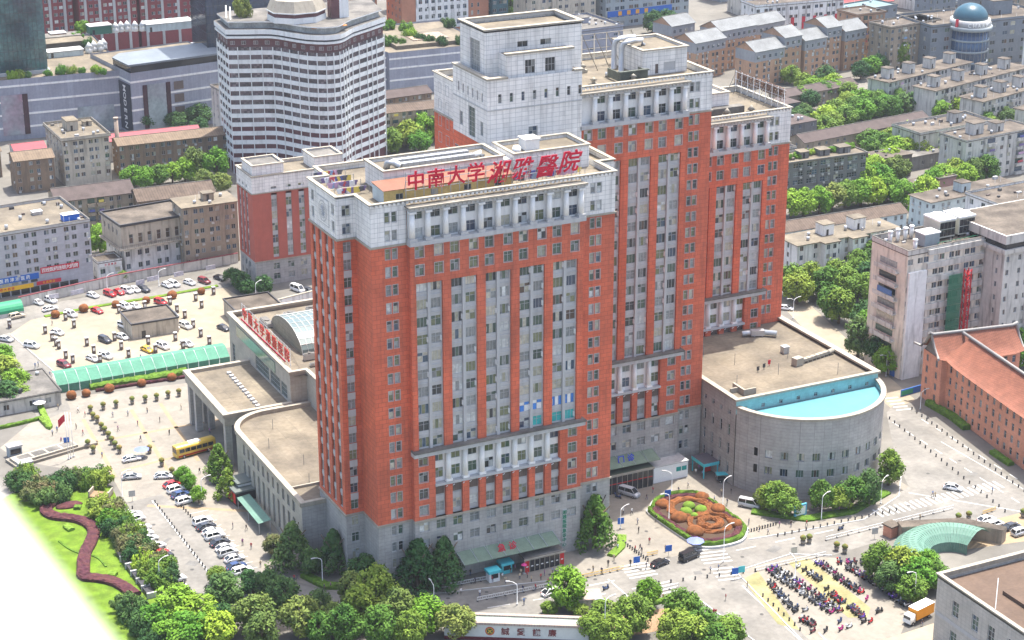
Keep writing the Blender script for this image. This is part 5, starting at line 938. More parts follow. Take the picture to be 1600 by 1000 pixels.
for x in (8.5, 19.0): u = MB().box(x, x + 5, -2.4, -.01, 0, 11.8).box(x - .6, x + 5.6, -3.0, -.01, 11.8, 12.1, 1); o = u.build('bay', [W['white'], ROOF], t1); [window(o, 'F', x + 1.2 + q * 2.4, -2.4, 1 + k * 2.95, 1.2, 1.5, 'two', rec=-.03, wts=PW_D) for q in range(2) for k in range(4)]
bldg('long_white_house', 'pale cyan house with brown roof and small white roof hut', (256, 148), 5, 40, 10, 9.8, W['cyanw'], 'flat', ROOFD, fl=3, nf=12, ns=3, win=(1.2, 1.3), par=0, over=1, boxes=((16, 3, 4, 4, 3),), seed=61)
bldg('white_slab', 'white annex with square window rows beside the cooling towers', (262, 121), 4, 40, 16, 15, W['white'], fl=4, nf=10, ns=3, win=(2.2, 1.8), ac=0, par=.8, seed=62)
# ---- right hospital block with cooling towers
t = bldg('ward_block', 'dirty white ward block with ribbon windows and red hoist up its front', (169.6, 48.0), 2.5, 26.5, 14.8, 34.5, wm_('ward_cream', (0.70, 0.63, 0.53)), fl=9, nf=10, ns=0, win=(1.7, 1.6), ac=0, par=1.4, over=.2, seed=63, zmin=2, parm=W['dirty'], roofm=ROOFD)
for k in range(10):
    z = k * 3.83 - .6
    if z > 0: MB().box(6.5, 26.5, -.5, -.003, z, z + 1.5).build('spandrel_band', W['dirty'], t)
MB().box(.3, 6.2, -.8, -.003, 0, 30).build('white_pier', W['white'], t)
for k in range(8):
    z = 2 + k * 3.83; b = MB().box(-1.3, -.003, 3, 12, z, z + .25); b.box(-1.3, -1.2, 3, 12, z + .25, z + 1.2); b.box(-.06, -.003, 4, 11, z + 1.2, z + 2.9, 1); b.build('balcony', [W['dirty'], rnd.choice(PANE[:5])], t)
    if k == 5: MB().box(-1.25, -1.15, 4, 10, z + 1.3, z + 2.8).build('blue_screen', plain('blue_screen', (0.08, .16, .35)), t)
net = thing('safety_net', 'green safety netting hung on the ward block front', 'netting', (182.5, 46.6, 0), R(2.5)); gn = bpy.data.materials.new('green_net'); gn.use_nodes = True; b_ = gn.node_tree.nodes['Principled BSDF']; b_.inputs['Base Color'].default_value = (0.02, 0.17, 0.09, 1); b_.inputs['Alpha'].default_value = .62; b_.inputs['Roughness'].default_value = .9
for k in range(6): MB().box(0, 4.6, -.03, .03, 2 + k * 4.3, 6.2 + k * 4.3).build('net_panel', gn, net)
hs_ = thing('material_hoist', 'red lattice material hoist climbing the ward block', 'hoist', (188.3, 46.4, 0), R(2.5)); u = MB()
for x, y in ((0, 0), (1.5, 0), (0, 1.2), (1.5, 1.2)): u.box(x - .12, x + .12, y - .12, y + .12, 0, 28.5)
for k in range(19): u.tube([(0, 0, k * 1.5), (1.5, 0, k * 1.5 + 1.5)], .1, 4); u.tube([(0, 0, k * 1.5), (0, 1.2, k * 1.5 + 1.5)], .1, 4); u.box(-.1, 1.6, -.1, .1, k * 1.5, k * 1.5 + .18)
RP = plain('hoist_red', (0.55, .02, .03)); u.build('mast', RP, hs_); MB().box(-1.9, -.2, -.6, 1.6, 1.5, 4.2).build('cage', plain('hoist_orange', (.65, .16, .02)), hs_); MB().box(-2.4, 3.2, -1.2, 1.3, 0, .5).build('base', RP, hs_)
ct = MB().box(0, 5.4, 0, 6.5, .6, 5.2); ct.box(-.15, 5.55, -.15, 6.65, 5.2, 5.6, 1)
for x, y in ((1.5, 2), (3.9, 2), (2.7, 4.8)): ct.cyl(x, y, 5.6, 6.1, 1.1, 1.1, 14, 1)
for k in range(4): ct.box(.2 + k * 1.3, 1.4 + k * 1.3, -.06, -.003, 1.0, 2.8, 2); ct.box(.2 + k * 1.3, 1.4 + k * 1.3, -.06, -.003, 3.0, 4.8, 2)
ct.box(.2, .5, .2, .5, 0, .6, 2); ct.box(4.9, 5.2, .2, .5, 0, .6, 2); ct.box(.2, .5, 6, 6.3, 0, .6, 2); ct.box(4.9, 5.2, 6, 6.3, 0, .6, 2); ctm = ct.mesh('cooling_tower', [mat('cooling_cream', (.50, .49, .42), .7, .1, .5), WPAINT, DG])
for i, x in enumerate((184.5, 191.2)): tag(link('cooling_tower', ctm, None, (x, 54.5 + .3 * i, 34.75), R(2.5)), ('cream cooling tower with black louvres beside the white plant box', 'cream cooling tower with black louvres beside the green railing end')[i], 'cooling tower')
tag(MB().box(0, 5, 0, 4, .1, 3.4).box(-.2, 5.2, -.2, 4.2, 3.4, 3.7, 1).build('plant_box', [W['cyl'], WPAINT], None, (177.5, 51.5, 34.75), R(2.5)), 'white topped plant box on the ward block roof', 'plant box')
vt = MB().cyl(0, 0, 0, 3.2, .55, .55, 10).cyl(0, 0, 3.2, 3.5, .8, .6, 10).mesh('vent_pipe', WPAINT)
for (x, y) in ((171.5, 58.5), (174.5, 59.2), (177, 59.2), (179.6, 60), (173.2, 50)): tag(link('vent_pipe', vt, None, (x, y, 34.75)), 'white vent pipe on the ward block roof', 'vent pipe', 'vent pipes on the ward block')
gr_ = MB(); [gr_.box(0, 14, 0, .06, z, z + .12) for z in (.5, 1.1)]; [gr_.box(k * 1.5, k * 1.5 + .08, 0, .06, 0, 1.2) for k in range(10)]; tag(gr_.build('green_railing', plain('green_paint', (.03, .25, .13)), None, (181, 50.4, 34.75), R(2.5)), 'green pipe railing in front of the cooling towers', 'railing')
t = bldg('ward_block', 'taller cream ward block with flared dark gallery under its parapet', (195.8, 41.0), 2.5, 30, 22, 33.5, W['dirty'], fl=9, nf=9, ns=4, win=(1.0, 1.5), ac=0, seed=64, roof='none', zmin=2)
MB().box(-.8, 30.8, -.8, 22.8, 33.5, 34.6).build('gallery_floor', W['dirty'], t); MB().box(0, 30, 0, 22, 34.6, 36.2).build('gallery', DG, t); MB().box(-.6, 30.6, -.6, 22.6, 36.2, 38.6).build('parapet', W['dirty'], t); MB().box(0, 30, 0, 22, 38.6, 38.7).build('roof', ROOFD, t)
MB().box(9, 20, -.5, -.003, 0, 33.5).build('white_pier', W['white'], t)
# ---- brick house with upturned roof
bh = thing('brick_temple_house', 'red brick house with upturned clay tile roof and grey ridges', 'house', (168.6, 32.0, 0), R(-99))
w = MB(); hf = []; 
for k in range(4):
    for j in range(14):
        u = 7.0 + j * 3.05; hf.append((u, u + 1.1, 1.2 + k * 3.15, 3.1 + k * 3.15))
wall(w, 'F', 0, 5.5, 50, 0, 13.3, hf, .25); hp = [(x, x + 1.2, 1.2 + k * 3.15, 3.1 + k * 3.15) for x in (-2.4, 2.4) for k in range(4)]
wall(w, 'F', -1.6, -4, 5.5, 0, 13.3, hp, .25); wall(w, 'L', 5.5, -1.6, 0, 0, 13.3); wall(w, 'L', -4, -1.6, 13, 0, 13.3); wall(w, 'F', 13, -4, 50, 0, 13.3); wall(w, 'L', 50, 0, 13, 0, 13.3); w.build('brick_wall', W['brick'], bh)
for h_ in hf: window(bh, 'F', h_[0] + .55, 0, h_[2], 1.1, 1.9, 'tall', rec=.2, wts=[2, 0, 0, 3, 1, 0, 0, 2])
for h_ in hp: window(bh, 'F', h_[0] + .6, -1.6, h_[2], 1.2, 1.9, 'two', rec=.2, wts=[3, 0, 0, 1, 1, 0, 0, 4])
def curved_roof(mb, x0, x1, y0, y1, z, rh, e, n=8, axis='x'):
    """gable roof whose eaves sweep up; ridge along x"""
    ym = (y0 + y1) / 2; prof = [(k / n, (k / n) ** 1.5) for k in range(n + 1)]
    for s in (0, 1):
        ys, ye = (y0 - e, ym) if s == 0 else (y1 + e, ym)
        for (a, za), (b, zb) in zip(prof, prof[1:]):
            p0, p1 = ys + (ye - ys) * a, ys + (ye - ys) * b
            for i in range(8):
                xa, xb = x0 - e + (x1 - x0 + 2 * e) * i / 8, x0 - e + (x1 - x0 + 2 * e) * (i + 1) / 8
                up = lambda x, t_: .9 * (abs((x - (x0 + x1) / 2) / ((x1 - x0) / 2 + e)) ** 6) * (1 - t_)
                q = [(xa, p0, z + rh * za + up(xa, a)), (xb, p0, z + rh * za + up(xb, a)), (xb, p1, z + rh * zb + up(xb, b)), (xa, p1, z + rh * zb + up(xa, b))]; mb.face(q, 0, True)
RG = mat('ridge_grey', (.26, .255, .245), .7, .1, .5)
r = MB(); curved_roof(r, 5.5, 50, 0, 13, 13.3, 5.0, 1.2); r.build('tile_roof', TILE['clay'], bh)
r = MB(); r.face([(5.5, 0, 13.3), (50, 0, 13.3), (50, 13, 13.3), (5.5, 13, 13.3)]); r.face([(-4, -1.6, 13.3), (5.5, -1.6, 13.3), (5.5, 13, 13.3), (-4, 13, 13.3)]); r.build('ceiling', W['brick'], bh)
MB().tube([(0, 6.5, 18.6), (50, 6.5, 18.6), (51.3, 6.5, 19.3)], .42, 8).build('ridge', RG, bh)
# cross roof of the pavilion, ridge towards the back
cr_ = thing('brick_temple_house', 'cross wing of the brick house with upturned ridge ends', 'house', (168.6 , 32.0, 0), R(-99 + 90))
w = MB(); wall(w, 'F', -5.5, 13.003, 21, 0, 13.3, [(14 + k * 2.4, 15 + k * 2.4, 1.2 + q * 3.15, 3.1 + q * 3.15) for k in range(3) for q in range(4)], .25); wall(w, 'F', 4, -1.6, 21, 0, 13.3); wall(w, 'L', 21, -5.5, 4, 0, 13.3); w.build('brick_wall', W['brick'], cr_)
for k in range(3):
    for q in range(4): window(cr_, 'F', 14.5 + k * 2.4, -5.5, 1.2 + q * 3.15, 1.0, 1.9, 'tall', rec=.2, wts=PW_D)
r = MB(); curved_roof(r, -1.6, 21, -5.5, 4, 13.32, 5.6, 1.2); r.build('tile_roof', TILE['clay'], cr_)
MB().tube([(-3.2, -.75, 19.6), (-2, -.75, 19.0), (21, -.75, 19.0), (22.4, -.75, 19.6)], .42, 8).build('ridge', RG, cr_)
for x in (-2.6, 22.0):
    for s in (-1, 1): MB().tube([(x, -.75 + s * .3, 18.9), (x, -.75 + s * 2.2, 16.2), (x, -.75 + s * 4.4, 14.4), (x + (-1.0 if x < 0 else 1.0), -.75 + s * 6.4, 14.6)], .34, 7).build('hip_ridge', RG, cr_)
    gt = MB().face([(x + .2, -3.6, 14.6), (x + .2, 2.1, 14.6), (x + .2, -.75, 18.8)]) 
    g2 = MB(); g2.face([(-1.4 if x < 0 else 20.9, -5.4, 13.3), (-1.4 if x < 0 else 20.9, 3.9, 13.3), (-1.4 if x < 0 else 20.9, -.75, 18.6)]); g2.build('gable_wall', W['dgrey'], cr_)
# ---- bottom right building
t = thing('corner_building', 'pale tiled building with dark brown roof beside the motorbike park', 'building', (91.6, -104, 0))
w = MB(); hl = [(y, y + 2.0, z, z + 3.4) for y in (12.5, 18.2, 23.0, 29.0) for z in (1.5, 8.2)]; wall(w, 'L', 0, 0, 36, 0, 14.5, hl, .35); wall(w, 'F', 36, 0, 40, 0, 14.5); wall(w, 'F', 0, 0, 40, 0, 14.5); wall(w, 'L', 40, 0, 36, 0, 14.5); w.build('tiled_wall', mat('beige_tile', (.50, .47, .42), .6, .08, .2, (1.2, .8, (.36, .34, .3), .04, 0), stain=.15), t)
for h_ in hl: window(t, 'L', h_[0] + 1, 0, h_[2], 2.0, 3.4, 'grid', rec=.3, wts=[3, 3, 0, 1, 1, 0, 0, 0], frame=FRAMEW)
MB().box(-.08, -.003, 0, 36, 6.2, 7.0).build('band', GRYP, t); w = MB(); parapet(w, 0, 40, 0, 36, 14.2, 15.2, .4, .35, 0, 0, .3); w.build('parapet', CORN, t); DRF = mat('roof_dark_brown', (.11, .075, .055), .9, .15, .2); MB().box(.4, 39.6, .4, 35.6, 13.2, 13.4).build('roof', DRF, t); MB().box(8, 30, 10, 26, 13.4, 14.2).build('raised_roof', DRF, t); MB().box(4, 16, 2, 9.5, 13.4, 13.9).build('raised_roof', DRF, t)
MB().tube([(3, 22, 13.4), (3, 22, 20)], .09, 6).build('mast', WPAINT, t)
# ---- gate wall
gw = thing('gate_wall', 'white gate wall with round emblem and four dark red characters', 'gate', (4.0, -24.0, 0), R(-30.3))
PK = mat('pink_tile', (.38, .32, .28), .6, .1, .5, (.5, .5, (.3, .23, .19), .05, 'floor')); MB().box(0, 29, 0, 3.4, 0, 3.6).build('wall', mat('gate_render', (.55, .58, .55), .7, .06, .3), gw)
u = MB(); u.box(-.3, 29.3, -.4, .6, 3.6, 4.1); u.box(-.3, 29.3, 2.9, 3.8, 3.6, 4.1); u.box(28.0, 29.3, .6, 2.9, 3.6, 4.1); u.box(-.3, .8, .6, 2.9, 3.6, 4.1); u.build('coping', PK, gw); MB().box(.8, 28, .6, 2.9, 3.6, 3.75).build('glass_top', mat('pale_green_glass', (.33, .38, .33), .3, .1, .3), gw); MB().box(0, 29, -.15, -.003, 0, .7).build('plinth', plain('plinth_maroon', (.12, .02, .03)), gw)
em = MB()
for r_, y_, m_ in ((.95, -.06, 0), (.72, -.09, 1), (.62, -.12, 2)): i_ = len(em.v); em.face([(9.2 + r_ * math.cos(2 * math.pi * k / 24), y_, 2.1 + r_ * math.sin(2 * math.pi * k / 24)) for k in range(24)], m_)
for a_ in (45, 135): c_, s_ = math.cos(R(a_)), math.sin(R(a_)); em.tube([(9.2 - .45 * c_, -.16, 2.1 - .45 * s_), (9.2 + .45 * c_, -.16, 2.1 + .45 * s_)], .12, 5, 1)
em.build('emblem', [plain('emblem_red', (.45, .06, .03)), plain('emblem_gold', (.6, .42, .05)), plain('emblem_dark', (.05, .07, .03))], gw)
lettering(gw, '誠愛謙廉', 1.7, (12.3, -.05, 1.5), plain('maroon_letters', (.16, .03, .03)), gap=1.85, depth=.04)
tag(MB().box(0, 4.5, 0, 4, 0, 3.2).box(-.3, 4.8, -.3, 4.3, 3.2, 3.5, 1).build('guard_hut', [W['cream'], PK], None, (33.0,-27.3), R(-20)), 'small guard hut with pink tiled top at the gate wall end', 'hut')

far = [(300, 500, 26), (345, 520, 30), (395, 500, 28), (440, 480, 22), (470, 440, 24), (505, 415, 18), (455, 405, 16), (520, 455, 26), (480, 385, 14), (540, 390, 20), (500, 350, 16), (545, 340, 22), (470, 330, 15), (560, 300, 18), (440, 525, 30), (500, 500, 28), (240, 545, 30), (180, 560, 34), (140, 545, 40), (20, 545, 40), (520, 300, 14), (480, 290, 15), (470, 262, 14), (440, 240, 13), (415, 225, 13), (400, 190, 14), (360, 165, 13), (330, 140, 14), (560, 420, 24), (430, 440, 12), (400, 400, 12)]
fw = ['tan', 'dirty', 'cyl', 'cream', 'white', 'peach', 'slate', 'dgrey']
for i, (x, y, h_) in enumerate(far):
    q = fw[i % 8]; nm_ = dict(tan='tan', dirty='stained white', cyl='blue grey', cream='cream', white='white', peach='peach', slate='slate', dgrey='dark grey')[q]; zone = 'near the stepped apartment rows' if y < 300 else 'in the dense quarter beyond the dome' if x > 400 else 'far behind the towers'
    bldg('distant_block', nm_ + ' block ' + zone, (x, y), rnd.uniform(2, 14), rnd.uniform(22, 34), rnd.uniform(11, 16), h_, W[q], roof=rnd.choice(('flat', 'flat', 'gable')), roofm=rnd.choice((ROOFD, ROOFG, TILE['brown'], TILE['teal'] if i % 5 == 0 else ROOFD)), fl=max(3, int(h_ / 3.2)), nf=8, ns=3, win=(1.6, 1.6), ac=.15, seed=100 + i, group=nm_ + ' blocks ' + zone, zmin=max(0, h_ - 20))

# ================================================================ ground
def sheet(name, pts, z, m, kind='structure'):
    b = MB(); b.face([(p[0], p[1], z) for p in pts]); return tag(b.build(name, m), kind=kind)
g0 = MB(); g0.face([(-890, -590, 0), (1290, -590, 0), (1290, 1290, 0), (-890, 1290, 0)])
struct('ground', g0, mat('ground_concrete', (0.17, 0.16, 0.14), 0.9, 0.15, 0.05, col2=(0.13, 0.123, 0.11)))
ROAD = mat('road_concrete', (0.215, 0.203, 0.182), 0.9, 0.18, 0.12, (5.0, 5.0, (0.17, 0.165, 0.155), 0.04, 'floor'), col2=(0.178, 0.170, 0.155)); PAVE = mat('paving_pale', (0.25, 0.225, 0.186), 0.85, 0.1, 0.15, (1.2, 1.2, (0.215, 0.20, 0.18), 0.03, 'floor'), col2=(0.218, 0.20, 0.17)); DECK = mat('deck_sand', (0.285, 0.245, 0.18), 0.9, 0.14, 0.06, col2=(0.25, 0.218, 0.165)); TANB = mat('paving_tan', (0.29, 0.215, 0.135), 0.85, 0.1, 0.3); LAWN = mat('lawn', (0.085, 0.155, 0.008), 0.95, 0.3, 0.4, col2=(0.11, 0.18, 0.014)); EARTH = mat('earth', (0.25, 0.165, 0.10), 0.95, 0.2, 0.3); MARK = mat('road_marking', (0.5, 0.5, 0.48), 0.8, 0.15, 0.6); YMARK = mat('road_marking_tan', (0.62, 0.48, 0.24), 0.8, 0.15, 0.6)
sheet('front_plaza', [(-7.0,60.8), (7.4,46.0), (20.6,32.0), (67.9,23.9), (100.2,36.8), (102.8,14.6), (103.3,-8.7), (130.9,0.8), (131.3,-7.3), (111.5,-17.1), (82.9,-13.7), (56.7,-13.7), (38.6,-12.3), (12.7,-6.6), (-5.2,-0.9), (-15.5,13.6), (-18.2,26.5)], 0.004, PAVE)
sheet('main_road', [(-17.9,14.8), (-5.2,-0.9), (12.7,-6.6), (38.6,-12.3), (56.7,-13.7), (82.9,-13.7), (111.5,-17.1), (131.3,-7.3), (145.0,-4.1), (151.9,-32.6), (143.2,-42.7), (120.6,-26.3), (94.8,-28.5), (76.2,-26.6), (68.1,-64.6), (59.5,-54.8), (57.8,-31.9), (36.6,-27.5), (6.6,-20.2), (-10.3,-13.3), (-17.7,3.7)], 0.008, ROAD)
sheet('side_road', [(153.0,30.9), (159.5,35.7), (161.2,24.5), (153.2,-33.2), (145.3,-40.2), (145.0,-4.1), (131.3,-7.3), (137.4,5.8)], 0.012, ROAD)
sheet('back_lane', [(174.6,113.9), (183.1,114.7), (172.9,71.3), (164.8,34.5), (155.7,31.9), (162.3,68.4)], 0.008, DECK)
sheet('plaza', [(-34.1,133.8), (-1.0,129.3), (1.6,107.8), (-7.5,70.9), (-28.2,59.8), (-36.2,63.7), (-35.2,80.6), (-52.9,99.4), (-55.4,109.1), (-42.2,124.7)], 0.004, PAVE)
for a, b, wd in (((-33.2,102.4), (-1.1,102.2), 1.0), ((-19.8,118.3), (-22.3,78.3), 1.0), ((-11.9,119.1), (-14.0,80.3), 1.0), ((-32.5,117.6), (-34.6,80.3), 1.0), ((-32.2,83.1), (-8.9,86.2), 1.0), ((-32.2,61.7), (-8.2,46.2), 1.2)):
    A, B = Vector(a), Vector(b); n_ = Vector((-(B - A).y, (B - A).x)).normalized() * wd / 2; sheet('paving_band', [A - n_, B - n_, B + n_, A + n_], 0.010, TANB)
sheet('west_road', [(-38.8,65.0), (-27.5,66.2), (-23.3,42.8), (-18.6,15.1), (-26.2,9.5), (-35.6,17.2)], 0.008, ROAD)
sheet('parking_strip', [(-27.5,66.2), (-18.2,72.2), (-11.5,47.8), (-13.6,20.9), (-18.6,15.1), (-23.3,42.8)], 0.006, PAVE)
sheet('car_park', [(-35.5,186.6), (-24.5,198.5), (31.1,199.7), (32.9,188.6), (17.6,149.3), (-31.1,150.6)], 0.006, DECK)
sheet('access_road', [(-33.7,206.7), (-5.1,207.3), (39.3,207.5), (39.2,199.6), (29.2,196.8), (-7.5,198.6), (-32.8,194.4), (-36.6,193.9)], 0.010, ROAD)
sheet('west_street', [(-42.1,185.3), (-35.3,187.6), (-31.7,143.4), (-33.8,125.2), (-43.2,120.6), (-40.1,147.5), (-42.1,169.0)], 0.010, ROAD)
sheet('lawn', [(-67.3,75.3), (-58.4,82.2), (-47.0,79.7), (-36.7,75.4), (-42.8,16.1), (-49.4,-1.3), (-65.4,6.6), (-73.9,44.0)], 0.012, LAWN)
sheet('bike_park', [(72.2,-25.3), (86.7,-24.5), (95.4,-30.1), (93.8,-57.2), (83.6,-66.7), (69.4,-58.3)], 0.010, PAVE)
for pts in ([(71.4,-29.1), (76.3,-27.7), (70.0,-52.9), (67.4,-48.7)], [(84.3,-27.3), (89.4,-27.2), (88.4,-51.5), (85.4,-54.5), (81.8,-52.8)]): sheet('bike_bay', pts, 0.016 + pts[0][0] * 1e-4, mat('bay_sand', (.29, .245, .13), .95, .2, .3, col2=(.22, .21, .10)))
sheet('earth_patch', [(37.7,-29.6), (50.9,-33.1), (44.4,-40.3), (34.4,-39.6)], 0.012, EARTH); sheet('earth_patch', [(124.8,-30.1), (146.6,-30.0), (143.2,-42.7), (121.4,-38.9)], 0.012, TANB); sheet('yellow_yard', [(82.8,-63.5), (98.1,-62.3), (92.8,-71.2)], 0.014, DECK)
def stripes(p0, p1, n, w, ln, m=MARK, name='crossing_stripe'):
    A, B = Vector(p0), Vector(p1); u = (B - A).normalized(); v = Vector((-u.y, u.x))
    for k in range(n):
        c = A + (B - A) * k / (n - 1); sheet(name, [c - u * w / 2 - v * ln / 2, c + u * w / 2 - v * ln / 2, c + u * w / 2 + v * ln / 2, c - u * w / 2 + v * ln / 2], 0.020, m)
stripes((116.3,-15.8), (150.9,-15.8), 24, .55, 4.0); stripes((53.9,-13.0), (53.2,-18.6), 5, .5, 6.5); stripes((72.3,-14.0), (70.9,-20.1), 5, .5, 6.5); stripes((70.1,-23.0), (68.9,-27.9), 4, .5, 5); stripes((159.9,38.4), (158.2,30.7), 5, .5, 4); stripes((54.5,-23.0), (54.4,-27.1), 4, .5, 5)
def line(p0, p1, w=.18, m=MARK, dash=None, name='lane_line'):
    A, B = Vector(p0), Vector(p1); L = (B - A).length; u = (B - A).normalized(); v = Vector((-u.y, u.x)) * w / 2; s = 0
    while s < L:
        e = min(L, s + (dash or L)); a, b = A + u * s, A + u * e; sheet(name, [a - v, b - v, b + v, a + v], 0.020, m); s = e + (dash or 1)
line((45.7,-16.5), (45.8,-26.0), .3); line((40.7,-17.2), (46.6,-17.6), .4); line((36.2,-21.2), (50.0,-22.7), .35, dash=6); line((77.3,-17.2), (107.0,-18.5), .3, dash=5); line((129.2,-10.1), (146.6,-30.0), .3); line((150.7,25.2), (148.8,-27.4), .25, dash=3); line((158.5,23.6), (156.4,-27.3), .25, dash=3); line((154.2,10.2), (154.5,-20.6), .2); line((-36.6,62.0), (-35.6,17.2), .25); line((-30.4,63.8), (-29.7,23.2), .35); line((7.3,-15.2), (33.8,-18.5), .25, dash=5); line((76.3,-31.5), (72.1,-61.1), .25, dash=4); line((69.8,-31.5), (67.8,-56.1), .3)
stripes((-22.7,53.3), (-22.0,21.7), 12, .14, 5, MARK, 'bay_line')
def kerb(pts, name='kerb', h=.14, w=.25, m=None):
    b = MB(); 
    for p, q in zip(pts, pts[1:]):
        A, B = Vector(p), Vector(q); v = Vector((-(B - A).y, (B - A).x)).normalized() * w / 2; i = [A - v, B - v, B + v, A + v]; b.prism([tuple(x) for x in i], 0, h)
    return struct(name, b, m or GRYP)
kerb([(-5.3,-1.1), (12.6,-6.8), (38.5,-12.6)]); kerb([(82.7,-14.0), (96.8,-15.7), (111.5,-17.1), (126.1,-10.5), (132.9,-2.2)]); kerb([(72.0,-25.6), (87.0,-24.0), (94.8,-28.5)]); kerb([(71.8,-26.4), (68.0,-57.0)]); kerb([(-31.0,151.1), (-35.2,185.3)]); kerb([(58.4,-32.2), (59.5,-54.8)])
# ---- car park walls and sheds
def lowwall(pts, h, t, name, label, m, cm=None, cat='wall'):
    b = MB()
    for p, q in zip(pts, pts[1:]):
        A, B = Vector(p), Vector(q); v = Vector((-(B - A).y, (B - A).x)).normalized(); f = lambda w: [tuple(x) for x in (A - v * w, B - v * w, B + v * w, A + v * w)]; b.prism(f(t / 2), 0, h, 0); b.prism(f(t / 2 + .1), h, h + .2, 1, bottom=True)
    return tag(b.build(name, [m, cm or GRYP]), label, cat)
lowwall([(-28.0,207.5), (4.7,214.6), (42.8,218.0)], 3.0, .4, 'compound_wall', 'long grey compound wall with pasted notices behind the parked cars', W['dirty'], plain('maroon_cap', (.2, .05, .06)))
for i, (p, a) in enumerate((((-17.3,207.8), 1.6), ((-10.1,208.6), 2.0), ((9.1,208.7), 1.4), ((13.6,210.4), 2.0), ((21.8,211.0), 1.6), ((32.4,212.5), 1.6))): tag(MB().box(-a, a, -.05, .05, 1.1, 2.5).build('wall_notice', mat('notice', (.52, .5, .55), .8, .2, 1.5), None, (p[0] - .35, p[1] - .5), R(9)), 'faded notice sheet pasted on the compound wall', 'notice', 'notices on the compound wall')
def shed(loc, w, d, h, label, rm, slope=0, rot=0):
    t = thing('parking_shed', label, 'shed', loc, R(rot)); MB().box(0, w, 0, d, 0, h).build('shed_wall', W['cream'], t); b = MB(); parapet(b, -.2, w + .2, -.2, d + .2, h, h + .5, .2, .05, 0, 0, .1); b.build('parapet', DARKM, t); MB().box(.02, w - .02, .02, d - .02, h, h + .1).build('roof', rm, t); MB().box(w * .2, w * .2 + 1.2, -.05, -.003, 0, 2.1).build('door', DG, t); return t
shed((-5.5, 167.0), 13.5, 11.5, 4.2, 'square flat roofed shed standing among the car park posts', ROOFD); shed((24.0, 158.0), 13.5, 17, 4.5, 'larger flat roofed shed beside the glazed hall', ROOFD)
lowwall([(37.8, 158), (37.8, 168), (55, 172)], 4.5, .5, 'yard_wall', 'white yard wall with stone cap behind the glazed hall', W['white'], CORN)
# green barrel bus shelter and green glass ramp canopy
gs = thing('barrel_shelter', 'green barrel roofed shelter beside the compound wall', 'shelter', (-46, 199.5, 0), R(4)); A_ = arc(0, 0, 1, 0, 180, 10); b = MB()
for p, q in zip(A_, A_[1:]): b.face([(0, 2.6 + 2.8 * p[0], 1.2 + 2.6 * p[1]), (18, 2.6 + 2.8 * p[0], 1.2 + 2.6 * p[1]), (18, 2.6 + 2.8 * q[0], 1.2 + 2.6 * q[1]), (0, 2.6 + 2.8 * q[0], 1.2 + 2.6 * q[1])], 0, True)
b.face([(18, 2.6 + 2.8 * p[0], 1.2 + 2.6 * p[1]) for p in A_]); b.build('barrel_roof', plain('barrel_green', (.03, .26, .13)), gs); MB().box(0, 18, -.2, 5.4, 0, 1.2).build('shelter_base', GRYP, gs)
gc = thing('ramp_canopy', 'long pale green glass ramp canopy edging the car park', 'canopy', (-34, 137.3, 0)); PG = mat('mint_glass', (0.085, 0.23, 0.16), .75, .15, .25, spec=.15)
for k in range(16):
    x0, x1 = k * 2.95, k * 2.95 + 2.9
    b = MB(); b.face([(x0, 0, 2.2), (x1, 0, 2.2), (x1, 3.6, 4.2), (x0, 3.6, 4.2)]); b.build('glass_panel', PG, gc); b = MB(); b.face([(x0, 3.65, 4.2), (x1, 3.65, 4.2), (x1, 6.2, 4.0), (x0, 6.2, 4.0)]); b.build('glass_panel', PG, gc)
    b = MB(); b.face([(x0, 0, .05), (x1, 0, .05), (x1, 0, 2.15), (x0, 0, 2.15)]); b.build('side_panel', PG, gc); MB().tube([(x0 - .03, 0, 0), (x0 - .03, 0, 2.2), (x0 - .03, 3.6, 4.22), (x0 - .03, 6.2, 4.0), (x0 - .03, 6.2, 0)], .06, 5).build('frame', WPAINT, gc)
# spiral ramp roof
sp = thing('spiral_canopy', 'curved green glass ramp roof like a fan beside the bike park', 'canopy', (116.5, -42.5, 0)); TG = mat('teal_canopy_glass', (0.125, 0.225, 0.18), .65, .12, .3, spec=.2); n_ = 30
def spv(a, t): r = 5.0 + 8.0 * t; z = 1.2 + 3.6 * math.sin(math.pi * min(1, t * .75 + .1)); return (r * math.cos(R(a)), r * math.sin(R(a)) * .95, z)
for k in range(n_):
    a0, a1 = 15 + k * 5.6, 15 + (k + 1) * 5.6 - .5; b = MB()
    for q in range(5): b.face([spv(a0, q / 5), spv(a1, q / 5), spv(a1, (q + 1) / 5), spv(a0, (q + 1) / 5)], 0, True)
    b.face([spv(a0, 0), spv(a1, 0), (*spv(a1, 0)[:2], 0), (*spv(a0, 0)[:2], 0)]); b.build('glass_panel', TG, sp); MB().tube([spv(a1 + .25, q / 6) for q in range(7)], .03, 4).build('rib', PG, sp)
tag(MB().box(0, 2.6, 0, 2.4, 0, 2.6).box(-.3, 2.9, -.3, 2.7, 2.6, 2.9, 1).build('gate_hut', [W['brick'], ROOFD], None, (111.2,-27.6), R(12)), 'small brown hut at the spiral ramp mouth', 'hut')
bw_ = MB(); bw_.prism([(0, 0), (14, -5), (20, -13), (18, -14), (12, -7), (-1, -3)], 0, 3.4, 0, 1); tag(bw_.build('ramp_wall', [W['tan'], ROOFD], None, (113.5, -26.5)), 'curved brown wall building behind the spiral ramp roof', 'wall')
